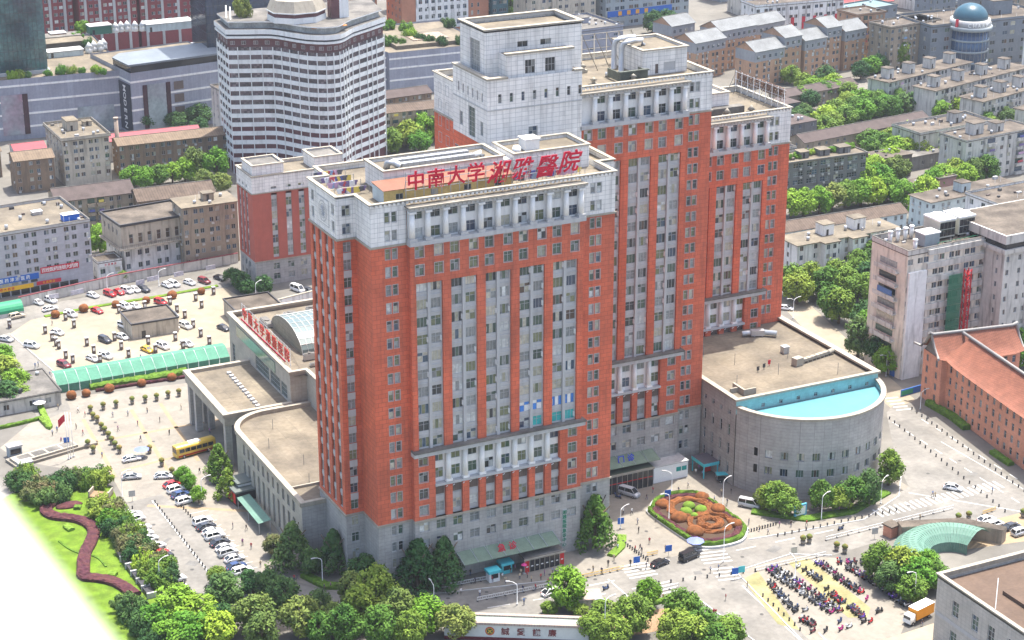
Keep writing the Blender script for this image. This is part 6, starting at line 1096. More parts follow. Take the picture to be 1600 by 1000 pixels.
tag(MB().box(0, 8, 0, 2.5, 0, 2.6).box(-.2, 8.2, -.2, 2.7, 2.6, 2.8, 1).build('blue_hoarding', [plain('hoarding_blue', (.03, .12, .4)), SRED], None, (169.6,49.3), R(8)), 'blue and red site hoarding in front of the ward block', 'hoarding'); tag(MB().box(0, 10, 0, .3, 0, 1.8).box(0, 4, -.1, 0, .3, 1.5, 1).build('blue_hoarding', [plain('hoarding_blue', (.03, .12, .4)), plain('green_paint', (.03, .25, .13))], None, (162.8,37.9), R(6)), 'low blue and green hoarding beside the crossing', 'hoarding')
# ---- garden
PUR = mat('purple_hedge', (0.062, 0.018, 0.028), 0.95, 0.35, 1.2, col2=(.085, .03, .03)); HEDG = mat('hedge_green', (0.08, 0.155, 0.014), 0.95, 0.35, 1.2); ORS = mat('orange_shrub', (0.20, 0.070, 0.022), 0.95, 0.3, 1.0, col2=(.155, .06, .02)); LIME = mat('lime_shrub', (0.13, 0.22, 0.025), .95, .25, 1.0)
def ribbon(pts, w, h, name, label, m, cat='hedge', seed=0, closed=False):
    """clipped hedge: a ribbon with bumpy top"""
    rg = random.Random(seed); P2 = []; 
    for i in range(len(pts) - 1):
        A, B = Vector(pts[i]), Vector(pts[i + 1]); n = max(1, int((B - A).length / .6)); P2 += [A + (B - A) * k / n for k in range(n)]
    P2.append(Vector(pts[-1])); b = MB(); rows = []; wd = w if callable(w) else (lambda t: w)
    for i, p in enumerate(P2):
        d = (P2[min(i + 1, len(P2) - 1)] - P2[max(i - 1, 0)]).normalized(); v = Vector((-d.y, d.x)); ww = wd(i / len(P2)) / 2; r = []
        for s, z in ((-1, 0), (-1, .75), (-.75, 1), (-.4, 1.05), (0, 1.05), (.4, 1.05), (.75, 1), (1, .75), (1, 0)): q = p + v * s * ww * (1 + rg.uniform(-.05, .05)); r.append((q.x, q.y, h * z * (1 + rg.uniform(-.18, .18) if z else 1)))
        rows.append(r)
    for a, c in zip(rows, rows[1:]):
        for k in range(8): b.face([a[k], a[k + 1], c[k + 1], c[k]], 0, False)
    b.face(rows[0]); b.face(rows[-1]); return tag(b.build(name, m), label, cat)
ribbon(smooth([(-49.8,73.4), (-53.6,70.0), (-53.0,65.3), (-49.2,62.0), (-46.9,58.0), (-46.8,53.6), (-48.7,49.0), (-51.5,43.5), (-53.5,37.2), (-54.1,33.3), (-51.3,30.9), (-48.6,27.1), (-46.8,20.5)]), 2.8, .9, 'purple_hedge', 'winding purple hedge snaking across the bright lawn', PUR, seed=1)
b = MB().ball(0, 0, 0, 3.2, 1.9, .7, 18, 6, jit=.05, z0=0); tag(b.build('purple_bed', PUR, None, (-48.4,69.7)), 'round purple shrub bed on the lawn', 'shrub bed')
for i, (p, q) in enumerate((((-51.7,59.2), (-51.1,56.5)), ((-49.2,32.5), (-47.9,31.2)), ((-46.6,68.1), (-47.3,66.6)))): ribbon([p, q], 1.6, .7, 'lawn_shrub', ('small clipped lime shrub inside the hedge bend', 'low lime shrub near the lawn path end', 'small dark shrub by the purple bed')[i], LIME if i < 2 else HEDG, 'shrub', 5 + i)
ribbon(smooth([(-54.9,52.7), (-53.8,48.1), (-52.4,45.0)]), .5, .25, 'edge_hedge', 'thin dark hedge line curving on the lawn', HEDG); ribbon(smooth([(-50.2,42.9), (-49.1,40.3), (-48.8,36.2)]), .5, .25, 'edge_hedge', 'second thin dark hedge line beyond the purple hedge', HEDG)
st = thing('garden_wall', 'low grey wall with square bays along the lawn edge', 'wall')
a, c = Vector((-44.5,40.8)), Vector((-43.9,18.2)); u = (c - a).normalized(); ang = math.atan2(u.y, u.x); L = (c - a).length
for k in range(6): MB().box(k * L / 6, (k + 1) * L / 6 - .5, -.8, .8, 0, 1.0).build('bay', DARKM, st, (a.x, a.y, 0), ang); MB().box((k + 1) * L / 6 - .45, (k + 1) * L / 6, -1.0, 1.0, 0, 1.3).build('pier', GRYP, st, (a.x, a.y, 0), ang)
tag(MB().box(0, 5, 0, 3.2, 0, .4).box(0, .3, 0, 3.2, .4, 1.6, 1).box(4.7, 5, 0, 3.2, .4, 1.6, 1).build('garden_platform', [EARTH, CORN], None, (-43.3,71.7), R(-35)), 'small brown platform with pale side walls at the lawn corner', 'platform')
# ---- flower bed
BED = [(70.6,8.3), (74.0,11.8), (78.6,12.5), (83.3,11.0), (84.7,7.0), (84.9,-7.8), (83.2,-11.4), (80.3,-13.8), (75.5,-14.1), (71.5,-12.6), (70.1,-8.8), (69.2,5.9)]
BED = smooth(BED + [BED[0]], 5); cx_, cy_ = sum(p[0] for p in BED) / len(BED), sum(p[1] for p in BED) / len(BED)
sc_ = lambda f: [(cx_ + (p[0] - cx_) * f, cy_ + (p[1] - cy_) * f) for p in BED]
fb = thing('flower_bed', 'rounded bed of clipped orange rings and purple shrubs beside the road', 'flower bed'); MB().prism([p for p in sc_(1.06)][:-1], 0, .5, 0).build('stone_kerb', GRYP, fb)
b = MB().prism(sc_(.86)[:-1], .5, .75); b.build('soil', mat('bed_soil', (.07, .045, .03), .95, .2, .5), fb)
o = ribbon(sc_(.98), 1.0, 1.25, 'green_hedge', None, HEDG, None, 3); o.parent = fb; o = ribbon(sc_(.865), 1.7, 1.1, 'purple_hedge', None, PUR, None, 4); o.parent = fb
def ringpts(c, r, a0=0, a1=360): return [(c[0] + r * math.cos(R(a)), c[1] + r * math.sin(R(a))) for a in [a0 + (a1 - a0) * k / 28 for k in range(29)]]
cA, cB = (78.3,4.0), (78.5,-4.5)
for c, r, w_, h_, n_ in ((cA, 4.6, 2.0, 1.25, 'orange_ring'), (cB, 4.7, 1.3, 1.2, 'orange_ring'), (cB, 2.2, 1.9, 1.35, 'orange_ring')): o = ribbon(ringpts(c, r), w_, h_, n_, None, ORS, None, 6); o.parent = fb
for p, r, m_ in (((73.3,7.9), 1.8, ORS), ((73.2,0.3), 2.0, ORS), ((83.5,7.4), 1.7, ORS), ((83.5,0.3), 1.8, ORS), ((83.1,-7.8), 1.6, ORS), ((72.8,-7.3), 2.1, ORS), ((78.4,4.7), 1.5, LIME), ((76.3,2.4), 1.5, LIME), ((79.8,1.8), 1.5, LIME), ((76.9,-0.1), 1.0, LIME)): MB().ball(p[0], p[1], 1.0, r, r, r * .75, 12, 7, jit=.06, z0=-.9).build('ball_shrub', m_, fb)
# hedges as ground planting
ribbon([(-25.7,137.0), (-18.8,137.0), (-8.6,136.0), (0.7,136.5)], 3.0, 1.2, 'border_hedge', 'green hedge border below the mint glass canopy', HEDG, seed=8); ribbon([(-24.8,134.1), (-16.2,133.8), (-0.4,133.0)], .9, .7, 'border_hedge', 'low purple hedge in front of the green border', PUR, seed=9); ribbon([(-23.2,196.1), (-9.6,197.8), (9.8,198.1), (30.1,199.6)], 1.6, .3, 'grass_verge', 'thin grass verge between car park and access road', LAWN, 'verge', seed=10); ribbon([(-11.9,13.5), (-9.5,6.6), (-5.3,4.5)], 2.2, .9, 'border_hedge', 'low hedge under the dark trees at the tower foot', HEDG, seed=11); ribbon([(51.3,-7.7), (55.4,-4.7), (58.2,-0.2)], 2.0, .6, 'border_hedge', 'bright hedge curving round the big pointed tree', LIME, seed=12); ribbon([(43.1,-30.7), (48.6,-30.4), (55.2,-29.7)], 1.2, .8, 'border_hedge', 'clipped hedge along the road corner below the flower bed', HEDG, seed=13); ribbon([(90.8,-2.6), (99.8,-11.3), (111.2,-12.6), (124.5,-7.8)], 2.5, .6, 'border_hedge', 'hedge strip at the foot of the curved building', HEDG, seed=14); ribbon([(165.9,30.6), (165.8,20.0), (164.4,13.1)], 2.2, 1.3, 'border_hedge', 'dark hedge at the foot of the brick house', HEDG, seed=15); ribbon([(161.1,-0.9), (160.4,-8.8)], 1.8, 1.0, 'border_hedge', 'shorter hedge near the brick house door', HEDG, seed=16)
ribbon([(-52.8,120.8), (-48.7,121.1), (-42.0,122.3)], 1.0, .8, 'border_hedge', 'hedge around the low house by the west street', HEDG, seed=17); ribbon([(-42.0,122.3), (-41.5,115.3), (-40.4,130.8)], 1.6, .9, 'border_hedge', 'lime hedge at the low house corner', LIME, seed=18)
t = bldg('low_house', 'low house with flat dark roof between the plaza and west street', (-62, 128.5), 2, 27, 17, 3.6, W['dirty'], fl=1, nf=5, ns=1, ac=0, par=.3, roofm=ROOFG, over=.6, seed=70)
# flagpoles and plinth
pln = thing('flag_plinth', 'long stepped stone plinth in front of the flagpoles', 'plinth', (-54.7,95.0), R(14)); MB().box(0, 22, 0, 5.5, 0, .7).build('step', PAVE, pln); MB().box(.6, 17, .6, 4.4, .7, 1.3).build('step', CORN, pln)
for k in range(4): MB().box(2 + k * 3.8, 5.2 + k * 3.8, 1.2, 3.8, 1.3, 1.34).build('inlay', ROOFG, pln)
for i, p in enumerate(((-42.0,94.9), (-41.3,95.4), (-40.5,95.8))):
    f = thing('flagpole', ('flagpole flying a red flag on the plaza', 'bare flagpole between two others on the plaza', 'bare outer flagpole on the plaza')[i], 'flagpole', p); MB().cyl(0, 0, 0, 12.5 - i * .4, .1, .06, 8).build('pole', WPAINT, f); MB().cyl(0, 0, 0, .4, .3, .3, 8).build('foot', GRYP, f)
    if i == 0: b = MB(); [b.face([(-.05 - q * .35, .1 * math.sin(q), 10.2 - q * .3), (-.4 - q * .35, .1 * math.sin(q + 1), 9.9 - q * .3), (-.4 - q * .35, .1 * math.sin(q + 1), 11.7 - q * .25), (-.05 - q * .35, .1 * math.sin(q), 12.0 - q * .25)]) for q in range(5)]; b.build('flag', SRED, f)
for i, (p, lab) in enumerate((((-53.2,102.9), 'grey and teal ticket kiosk at the plaza corner'), ((-53.1,92.2), 'second grey ticket kiosk below the plinth'))):
    k = thing('ticket_kiosk', lab, 'kiosk', p, R(8)); MB().box(-1.6, 1.6, -1, 1, 0, 2.6).build('kiosk_body', W['cyl'], k); MB().box(-1.8, 1.8, -1.2, 1.2, 2.6, 3.0).build('kiosk_roof', GRYP, k); MB().box(-1.3, 1.3, -1.05, -1.003, .9, 2.2).build('kiosk_window', DG, k)
cf = thing('cafe_hut', 'dark glazed cafe hut with layered roof beside the beige annex', 'hut', (-13.9,52.0), R(4)); MB().box(0, 7.5, 0, 6, 0, 3.4).build('glass_wall', DG, cf); MB().box(-.4, 8, -.4, 6.4, 3.4, 3.8).build('roof', plain('cafe_roof', (.12, .14, .13)), cf); MB().box(1, 8, 1.5, 6.4, 4.6, 4.9).build('upper_roof', plain('cafe_roof', (.12, .14, .13)), cf); MB().box(1.5, 7.5, 2, 6, 3.8, 4.6).build('upper_wall', WCOL, cf); [MB().box(-.06, -.003, .5 + q * 1.7, 1.8 + q * 1.7, .4, 3.0).build('red_panel', POSTR, cf) for q in range(3)]
tc = thing('glass_walkway', 'teal glass walkway roof along the beige annex', 'canopy', (-14.0,36.4), R(0)); b = MB(); b.face([(0, 0, 2.6), (3, 0, 3.0), (3, 15, 3.0), (0, 15, 2.6)]); b.build('glass_roof', TG, tc); [MB().box(x, x + .15, y, y + .15, 0, 2.7).build('post', STEEL, tc) for x in (.1, 2.7) for y in (.1, 7.4, 14.6)]

mh = MB().cyl(0, 0, 0, .006, .42, .42, 14).mesh('manhole_cover', plain('cast_iron', (.07, .068, .065), .7)); rg_ = random.Random(5)
for p in ((11.6,-9.1), (20.0,-10.2), (26.1,-10.0), (35.6,-9.2), (44.1,-10.8), (50.5,-10.7), (54.0,-15.7), (62.9,-16.8), (66.3,-21.8), (76.9,-20.4), (90.4,-20.2), (105.5,-20.6), (125.0,-15.7), (139.8,-3.5), (151.2,-1.0), (-33.7,51.5), (-33.6,37.4), (-32.5,26.9), (-29.3,87.8), (-20.5,96.2), (-25.7,112.0), (64.3,-0.4), (58.8,-2.9), (43.2,-15.3), (26.0,-16.2), (14.0,-13.4), (65.4,-31.0), (66.7,-43.8)): tag(link('manhole_cover', mh, None, (p[0], p[1], 0.021)), 'round dark manhole cover set in the paving', 'manhole cover', 'manhole covers')
PATCH = mat('asphalt_patch', (.15, .147, .14), .95, .2, .4)
for p in ((21.2,-13.9), (36.9,-18.5), (64.3,-22.4), (85.2,-20.4), (138.3,-12.7), (-33.5,42.5), (-31.6,29.7), (149.4,-8.3), (58.4,-39.8), (3.3,-8.1)):
    a = rg_.uniform(.8, 2.2); b_ = rg_.uniform(.5, 1.2); t_ = rg_.uniform(0, 3); sheet('asphalt_patch', [(p[0] + x * math.cos(t_) - y * math.sin(t_), p[1] + x * math.sin(t_) + y * math.cos(t_)) for x, y in ((-a, -b_), (a, -b_ * .8), (a * .9, b_), (-a * 1.1, b_ * .9))], 0.0165, PATCH)

# ================================================================ trees
def crown_mesh(name, seed, shape, n_cl, per, leaf, m):
    rg = random.Random(seed); v, f = [], []
    cl = []
    for k in range(n_cl):
        if shape == 'round':
            z = rg.uniform(-.85, 1); t = rg.uniform(0, 6.283); r = math.sqrt(max(0, 1 - z * z)) * rg.uniform(.75, 1.0) * .72; cl.append((Vector((r * math.cos(t), r * math.sin(t), z * .62)), rg.uniform(.26, .42)))
        elif shape == 'cone':
            z = (k / n_cl) ** .8; t = k * 2.4 + rg.uniform(-.4, .4); r = (1 - z) * .78 + .05; cl.append((Vector((r * math.cos(t), r * math.sin(t), z * 1.9 - .75)), .34 * (1.1 - z * .6)))
        else:
            t = rg.uniform(0, 6.283); r = math.sqrt(rg.random()) * .85; cl.append((Vector((r * math.cos(t), r * math.sin(t), rg.uniform(-.2, .35))), rg.uniform(.22, .36)))
    for c, cr in cl:
        for q in range(per):
            d = Vector((rg.gauss(0, 1), rg.gauss(0, 1), rg.gauss(.15, 1))).normalized(); p = c + d * cr * rg.uniform(.62, 1.08); nn = (d + Vector((rg.uniform(-.7, .7), rg.uniform(-.7, .7), rg.uniform(-.3, .9)))).normalized()
            u = nn.orthogonal().normalized(); w = nn.cross(u); a = rg.uniform(0, 6.283); u, w = u * math.cos(a) + w * math.sin(a), w * math.cos(a) - u * math.sin(a); s = leaf * rg.uniform(.6, 1.25); i = len(v)
            v += [tuple(p - u * s), tuple(p + w * s * .62 - nn * s * .15), tuple(p + u * s), tuple(p - w * s * .62 - nn * s * .15)]; f.append((i, i + 1, i + 2, i + 3))
    me = bpy.data.meshes.new(name); me.from_pydata(v, [], f); me.materials.append(m); return me
def leafmat(n, c, c2): return mat('leaf_' + n, c, .75, .18, .5, col2=c2, objvar=.9, spec=.2)
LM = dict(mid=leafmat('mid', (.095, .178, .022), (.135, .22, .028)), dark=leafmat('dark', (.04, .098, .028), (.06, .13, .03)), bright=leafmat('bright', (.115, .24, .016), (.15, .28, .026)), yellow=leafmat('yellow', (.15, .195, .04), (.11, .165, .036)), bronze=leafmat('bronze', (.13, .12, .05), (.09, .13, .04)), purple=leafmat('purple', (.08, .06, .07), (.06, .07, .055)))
CR = {(s, k): crown_mesh('crown', 10 + k, s, 34, 100, .082, LM['mid']) for s in ('round', 'cone', 'flat') for k in range(3)}
BARK = mat('bark', (.11, .08, .055), .9, .2, 1.5)
def trunk_mesh(seed):
    rg = random.Random(seed); b = MB().tube([(0, 0, 0), (.02, .01, .3), (.0, .02, .62)], .05, 7, 0, .032)
    for k in range(4): t = k * 1.6 + rg.uniform(0, .6); b.tube([(0, .01, .42 + .05 * k), (.17 * math.cos(t), .17 * math.sin(t), .62 + .03 * k), (.3 * math.cos(t), .3 * math.sin(t), .78 + .02 * k)], .024, 5, 0, .01)
    return b.mesh('trunk', BARK)
TR = [trunk_mesh(k) for k in range(3)]
def tree(p, r, h, kind, label, group=None, shape='round', name='tree'):
    t = thing(name, label, 'tree' if name != 'shrub' else 'shrub', p, 0, group); rg = rnd
    k = rg.randrange(3); r *= 1.06; hc = h * (.54 if shape == 'round' else .40 if shape == 'cone' else .42); zs = (h - hc) / (.9 if shape == 'round' else 1.35 if shape == 'cone' else .5)
    o = link('crown', CR[(shape, k)], t, (0, 0, hc), rg.uniform(0, 6.28), (r * rg.uniform(.92, 1.08), r * rg.uniform(.92, 1.08), zs)); setmats(o, [LM[kind]])
    link('trunk', TR[k], t, (0, 0, 0), rg.uniform(0, 6), (h * .9, h * .9, h * (.95 if shape != 'cone' else 1.0))); return t
def clump(label, group, kind, pts, shape='round', name='tree'):
    for (p, r, h) in pts: tree(p, r, h, kind if isinstance(kind, str) else rnd.choice(kind), label, group if len(pts) > 1 else None, shape, name)
clump('big pointed tree standing at the tower corner beside the bright hedge', None, 'mid', [((50.3,-2.2), 4.8, 13.5)], 'cone')
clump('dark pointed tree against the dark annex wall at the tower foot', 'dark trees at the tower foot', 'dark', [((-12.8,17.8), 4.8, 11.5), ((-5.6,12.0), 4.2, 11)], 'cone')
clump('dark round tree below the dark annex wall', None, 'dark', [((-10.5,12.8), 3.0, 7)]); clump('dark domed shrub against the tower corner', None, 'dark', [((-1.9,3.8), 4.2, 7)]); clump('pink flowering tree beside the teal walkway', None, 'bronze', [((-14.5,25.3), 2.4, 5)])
clump('broad dark tree left of the tower entrance canopy', 'pair of trees by the entrance canopy', 'dark', [((7.5,-3.1), 5.2, 12.5), ((13.2,-3.7), 4.6, 12)], 'cone')
clump('leafy tree in the grove beside the gate wall', 'grove beside the gate wall', ('mid', 'yellow', 'mid'), [((-8.1,-5.5), 3.6, 9), ((-4.2,-8.9), 4.8, 11), ((-9.2,-12.4), 4.2, 9.5), ((-3.1,-16.9), 4.2, 9.5), ((-8.7,-21.3), 4.2, 9), ((-14.5,-17.0), 4, 8.5), ((-3.7,-24.3), 3.6, 8), ((-19.1,-14.7), 3.4, 7), ((-15.4,-12.3), 3.0, 7)])
clump('bright green tree growing against the gate wall', None, 'bright', [((1.4,-20.5), 4.4, 8.5)]); clump('pale leafy tree overlapping the gate wall', None, 'yellow', [((5.8,-25.6), 4.4, 8)])
clump('yellowish round tree in the line below the west road', 'yellowish trees below the west road', 'yellow', [((-29.3,-5.4), 4.4, 9), ((-21.7,-10.6), 4.6, 9), ((-30.3,-12.0), 4, 8)])
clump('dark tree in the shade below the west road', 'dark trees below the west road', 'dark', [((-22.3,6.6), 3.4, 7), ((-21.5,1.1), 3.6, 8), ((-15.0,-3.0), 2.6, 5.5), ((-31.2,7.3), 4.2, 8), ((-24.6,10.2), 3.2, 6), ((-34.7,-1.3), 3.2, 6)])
clump('vivid light green tree below the west road end', 'vivid trees below the west road end', 'bright', [((-42.4,6.3), 5.2, 8), ((-38.8,2.7), 4.4, 7), ((-46.9,4.7), 3.6, 6), ((-42.1,-3.4), 4.6, 7), ((-37.5,-5.7), 4.2, 7), ((-45.9,-2.9), 3.8, 6)]); clump('small green tree at the west road end', None, 'mid', [((-29.7,18.4), 2.2, 4.2)])
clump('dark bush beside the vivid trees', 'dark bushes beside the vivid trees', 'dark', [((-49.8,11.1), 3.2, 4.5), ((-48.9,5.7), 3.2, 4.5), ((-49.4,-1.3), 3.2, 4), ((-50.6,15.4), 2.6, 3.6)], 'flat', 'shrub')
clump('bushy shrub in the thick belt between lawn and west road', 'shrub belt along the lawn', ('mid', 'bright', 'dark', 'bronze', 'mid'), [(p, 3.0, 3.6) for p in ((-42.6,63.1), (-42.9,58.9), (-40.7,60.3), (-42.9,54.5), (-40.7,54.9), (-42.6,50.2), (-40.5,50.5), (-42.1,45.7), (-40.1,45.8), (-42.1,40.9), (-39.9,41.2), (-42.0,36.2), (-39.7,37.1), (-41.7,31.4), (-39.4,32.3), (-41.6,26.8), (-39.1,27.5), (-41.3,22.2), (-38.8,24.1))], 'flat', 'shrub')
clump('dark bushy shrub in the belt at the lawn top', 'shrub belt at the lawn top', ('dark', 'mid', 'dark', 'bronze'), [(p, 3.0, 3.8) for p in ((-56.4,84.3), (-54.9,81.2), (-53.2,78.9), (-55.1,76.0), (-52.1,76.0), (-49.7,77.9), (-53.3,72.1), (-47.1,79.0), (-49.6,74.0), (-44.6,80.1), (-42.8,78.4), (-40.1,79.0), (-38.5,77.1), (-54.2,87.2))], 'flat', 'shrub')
clump('leafy tree beside the guard hut', None, 'bright', [((32.2,-23.9), 4.2, 9.5)]); clump('small bush beside the guard hut tree', 'bushes by the guard hut', 'mid', [((27.4,-24.5), 2.0, 3), ((32.4,-27.6), 2.2, 3)])
clump('round street tree on the earth patch below the road', 'street trees on the earth patch', 'mid', [((38.9,-39.0), 4.0, 9), ((34.5,-35.4), 3.4, 7), ((32.9,-42.3), 3.4, 7), ((30.1,-39.0), 3.4, 7)]); clump('small bright tree at the road corner below the black cars', None, 'bright', [((47.0,-31.1), 2.7, 7)])
clump('dense green tree in the clump left of the bike park', 'clump left of the bike park', 'mid', [((48.5,-42.3), 4.4, 9.5), ((44.0,-47.2), 4.2, 8), ((49.2,-49.2), 4.4, 8), ((53.3,-52.3), 4.0, 7), ((45.6,-50.8), 4.2, 8), ((49.5,-54.1), 4, 7)])
clump('leafy tree in the row at the foot of the curved building', 'trees along the curved building', ('mid', 'mid', 'dark'), [((96.1,-5.1), 4.4, 7.5), ((95.0,-2.8), 3.4, 6), ((96.9,-8.5), 3.0, 5), ((105.0,-9.5), 2.9, 8), ((112.2,-11.2), 4.0, 8), ((116.7,-11.6), 3.6, 9), ((109.2,-10.9), 3.2, 6), ((127.4,-4.6), 3.4, 9)])
clump('green tree in the clump beside the spiral ramp roof', 'clump beside the spiral ramp', ('mid', 'bright', 'dark', 'mid'), [((97.1,-41.8), 3.4, 9), ((100.0,-46.4), 4.4, 9), ((100.9,-50.0), 4.2, 8), ((96.1,-47.6), 3.6, 7), ((105.4,-50.6), 3.8, 6.5), ((97.8,-53.1), 3.4, 6), ((106.2,-46.3), 3.2, 7)])
clump('pointed green tree beside the yellow bus', 'pointed trees by the yellow bus', 'mid', [((-12.7,68.3), 3.6, 9.5), ((-14.2,57.4), 3.2, 8)], 'cone'); clump('small round tree between parked cars', 'small trees between parked cars', 'bright', [((-20.9,65.7), 2.1, 4.2), ((-21.1,57.7), 2.1, 4.4), ((-20.9,70.7), 2, 4)])
clump('leafy tree at the west street edge', 'trees at the west street', ('mid', 'bright', 'dark'), [((-45.4,150.1), 5, 8), ((-43.9,142.0), 4, 7), ((-47.8,134.4), 4.5, 7), ((-43.7,161.9), 4, 7), ((-44.4,135.1), 3.6, 5)])
clump('tree in the gap behind the small shop', None, 'bright', [((6.4,244.3), 4.6, 10)]); clump('tree beside the compound wall end of the small shop', None, 'mid', [((5.7,216.1), 2.0, 3.6)]); clump('dark tree clustered at the shorter wing corner', 'trees at the shorter wing', 'dark', [((34.6,198.6), 2.8, 5.5), ((34.8,192.1), 3.2, 6.5), ((35.6,187.3), 2.6, 5), ((39.9,185.2), 3.2, 6.5)])
clump('round tree in the grove behind the gabled houses', 'grove behind the gabled houses', ('mid', 'bright', 'yellow'), [((36.4,312.8), 4.4, 8), ((40.0,309.3), 4.4, 8), ((45.4,310.2), 4.4, 8), ((49.9,309.7), 4.2, 8), ((54.4,309.3), 4.4, 9), ((58.4,310.8), 4.8, 12), ((64.8,305.0), 5.2, 13), ((62.1,293.2), 4, 7), ((57.6,297.2), 4, 8)])
clump('dark tree before the grey mall wing', 'trees before the grey mall wing', 'dark', [((61.5,384.3), 5, 9), ((72.8,378.7), 5, 8), ((82.1,379.5), 5.5, 10), ((77.7,365.8), 4, 8)])
clump('green tree between the hotel and tallest tower', 'trees by the hotel', ('mid', 'bright'), [((134.9,312.5), 5, 10), ((143.7,316.1), 5.5, 11), ((151.0,319.5), 5.5, 12), ((156.0,320.1), 4.5, 9), ((144.1,308.0), 5, 9)])
clump('roof garden shrub on the mall terrace', 'roof garden shrubs on the mall', ('mid', 'bright', 'dark'), [], 'flat', 'shrub')
for q in (((15.1,395.6), 2.4), ((17.8,396.6), 2.2), ((20.6,396.4), 1.8), ((28.6,395.9), 1.6), ((34.0,396.8), 2.4), ((37.5,395.0), 2.2), ((41.3,394.4), 1.6), ((46.2,391.9), 2.2), ((47.8,388.8), 1.6), ((55.0,434.8), 3), ((60.8,468.7), 3), ((54.1,451.3), 2.6), ((175.3,408.3), 3), ((177.9,404.3), 2.4), ((187.4,416.2), 3.2), ((188.5,408.6), 2.6), ((190.7,403.5), 2.8), ((194.5,398.9), 2.6), ((202.7,397.5), 2.6), ((186.3,438.1), 3), ((191.2,428.5), 3.4), ((211.6,430.1), 3)):
    t = tree(q[0], q[1], q[1] * 1.3, rnd.choice(('mid', 'bright', 'dark')), 'roof garden shrub on a mall terrace', 'roof garden shrubs', 'flat', 'shrub'); t.location.z = 23.0 if q[0][0] < 130 else 17.8
t = tree((82, 320), 3.2, 6.5, 'yellow', 'bright spiky plant growing on the hotel roof', None, 'flat', 'shrub'); t.location.z = 54.9
FAR = ('mid', 'dark', 'mid', 'bright')
clump('tree in the wood beyond the tallest tower', 'wood beyond the tallest tower', ('mid', 'dark'), [(p, 7.5, 13) for p in ((274.8,512.9), (281.7,512.9), (288.7,512.8), (295.1,509.6), (302.7,509.3), (311.2,508.6), (288.3,537.3), (296.9,536.6), (305.5,535.9), (314.3,535.2), (323.0,534.5), (279.9,530.9), (319.8,511.3))]); clump('street tree in front of the blue shop fascia', 'street trees by the blue fascia', 'dark', [((327.2,451.3), 6, 11), ((334.1,451.1), 6, 11), ((326.2,442.5), 5, 9)])
clump('green tree in the clump between apartment rows', 'clump between apartment rows', FAR, [(p, 5.2, 9) for p in ((301.0,271.8), (310.0,278.2), (307.7,268.5), (319.7,278.9), (320.2,273.2), (326.6,275.6), (331.8,276.4), (333.4,272.2), (339.9,274.6), (344.6,274.6), (297.7,262.8), (320.9,286.2), (329.8,288.7), (334.2,283.1), (342.5,282.4), (291.7,260.5))])
clump('tree in the clump before the grey stair hut block', 'clump before the grey stair hut block', FAR, [(p, 5.2, 9.5) for p in ((295.4,228.6), (302.3,232.1), (309.4,234.5), (315.2,235.6), (313.0,226.8), (302.3,220.4), (297.0,221.1), (287.1,223.1), (322.3,235.2), (304.4,217.5), (294.4,234.0))])
clump('tree in the belt behind the long white houses', 'belt behind the long white houses', ('bright', 'mid', 'bright', 'yellow'), [(p, 5.0, 10) for p in ((223.8,180.7), (228.4,180.0), (234.5,179.4), (240.4,180.5), (246.4,181.6), (252.6,181.0), (256.5,179.1), (263.6,181.4), (268.3,193.5), (263.4,194.2), (280.5,198.8), (284.8,208.4), (273.4,202.3), (267.9,202.4), (264.0,172.9), (260.0,158.9), (274.0,173.8), (282.0,180.7), (296.4,186.6), (295.4,180.1), (309.0,184.8), (302.4,183.7), (287.4,182.3))])
clump('leafy tree in the grove below the long white houses', 'grove below the long white houses', ('dark', 'mid', 'mid'), [(p, 5.0, 10.5) for p in ((178.2,109.1), (179.6,114.6), (185.8,114.6), (193.8,111.9), (192.5,105.1), (179.7,93.3), (179.8,90.3), (200.8,110.4), (200.5,106.1), (209.4,115.8), (215.6,122.7), (205.9,117.5), (187.4,107.6), (194.3,98.1), (208.6,109.8))])
clump('tall street tree beside the ward block corner', 'street trees by the ward block', ('bright', 'dark'), [((168.6,65.3), 4.6, 12), ((169.4,57.1), 4.2, 10), ((168.7,52.3), 3.8, 8), ((179.0,73.7), 4.4, 10), ((183.3,82.8), 4.2, 9)]); clump('bright tree behind the brick house', 'trees behind the brick house', 'bright', [((203.3,40.4), 5.5, 11), ((205.6,47.1), 4.5, 9)])
clump('tree between the low dark houses', 'trees between the low dark houses', FAR, [(p, 4.6, 8.5) for p in ((325.2,323.0), (325.7,316.7), (324.3,307.7), (329.7,308.7), (311.9,305.6), (311.3,297.8), (295.9,279.7), (290.9,276.7), (336.0,317.7), (328.6,337.6), (342.0,331.0), (360.1,331.0), (368.7,335.9), (373.8,337.4), (332.5,301.3))]); clump('tall tree in front of the tan block with overgrown roof', None, 'mid', [((386.8,340.3), 6, 15)]); clump('tree beside the pale grey apartment rows', 'trees beside the grey apartment rows', FAR, [(p, 4.6, 8.5) for p in ((347.4,259.8), (357.1,266.2), (353.7,270.1), (321.9,215.6), (322.6,220.1), (313.4,210.2), (329.7,221.6), (363.7,240.9), (371.2,248.1), (348.9,232.3), (352.8,240.9), (391.6,370.0), (352.0,215.6))])
clump('shrub on the planted roof of the old dark block', 'shrubs on the old dark block roof', 'bright', [], 'flat')
for x in (3, 7, 13, 19, 22, 27, 30): t = tree((230 + x, 198 + rnd.uniform(-2, 2)), 1.8, 1.8, 'bright', 'shrub on the planted roof of the old dark block', 'shrubs on the old dark block roof', 'flat', 'shrub'); t.location.z = 14.9
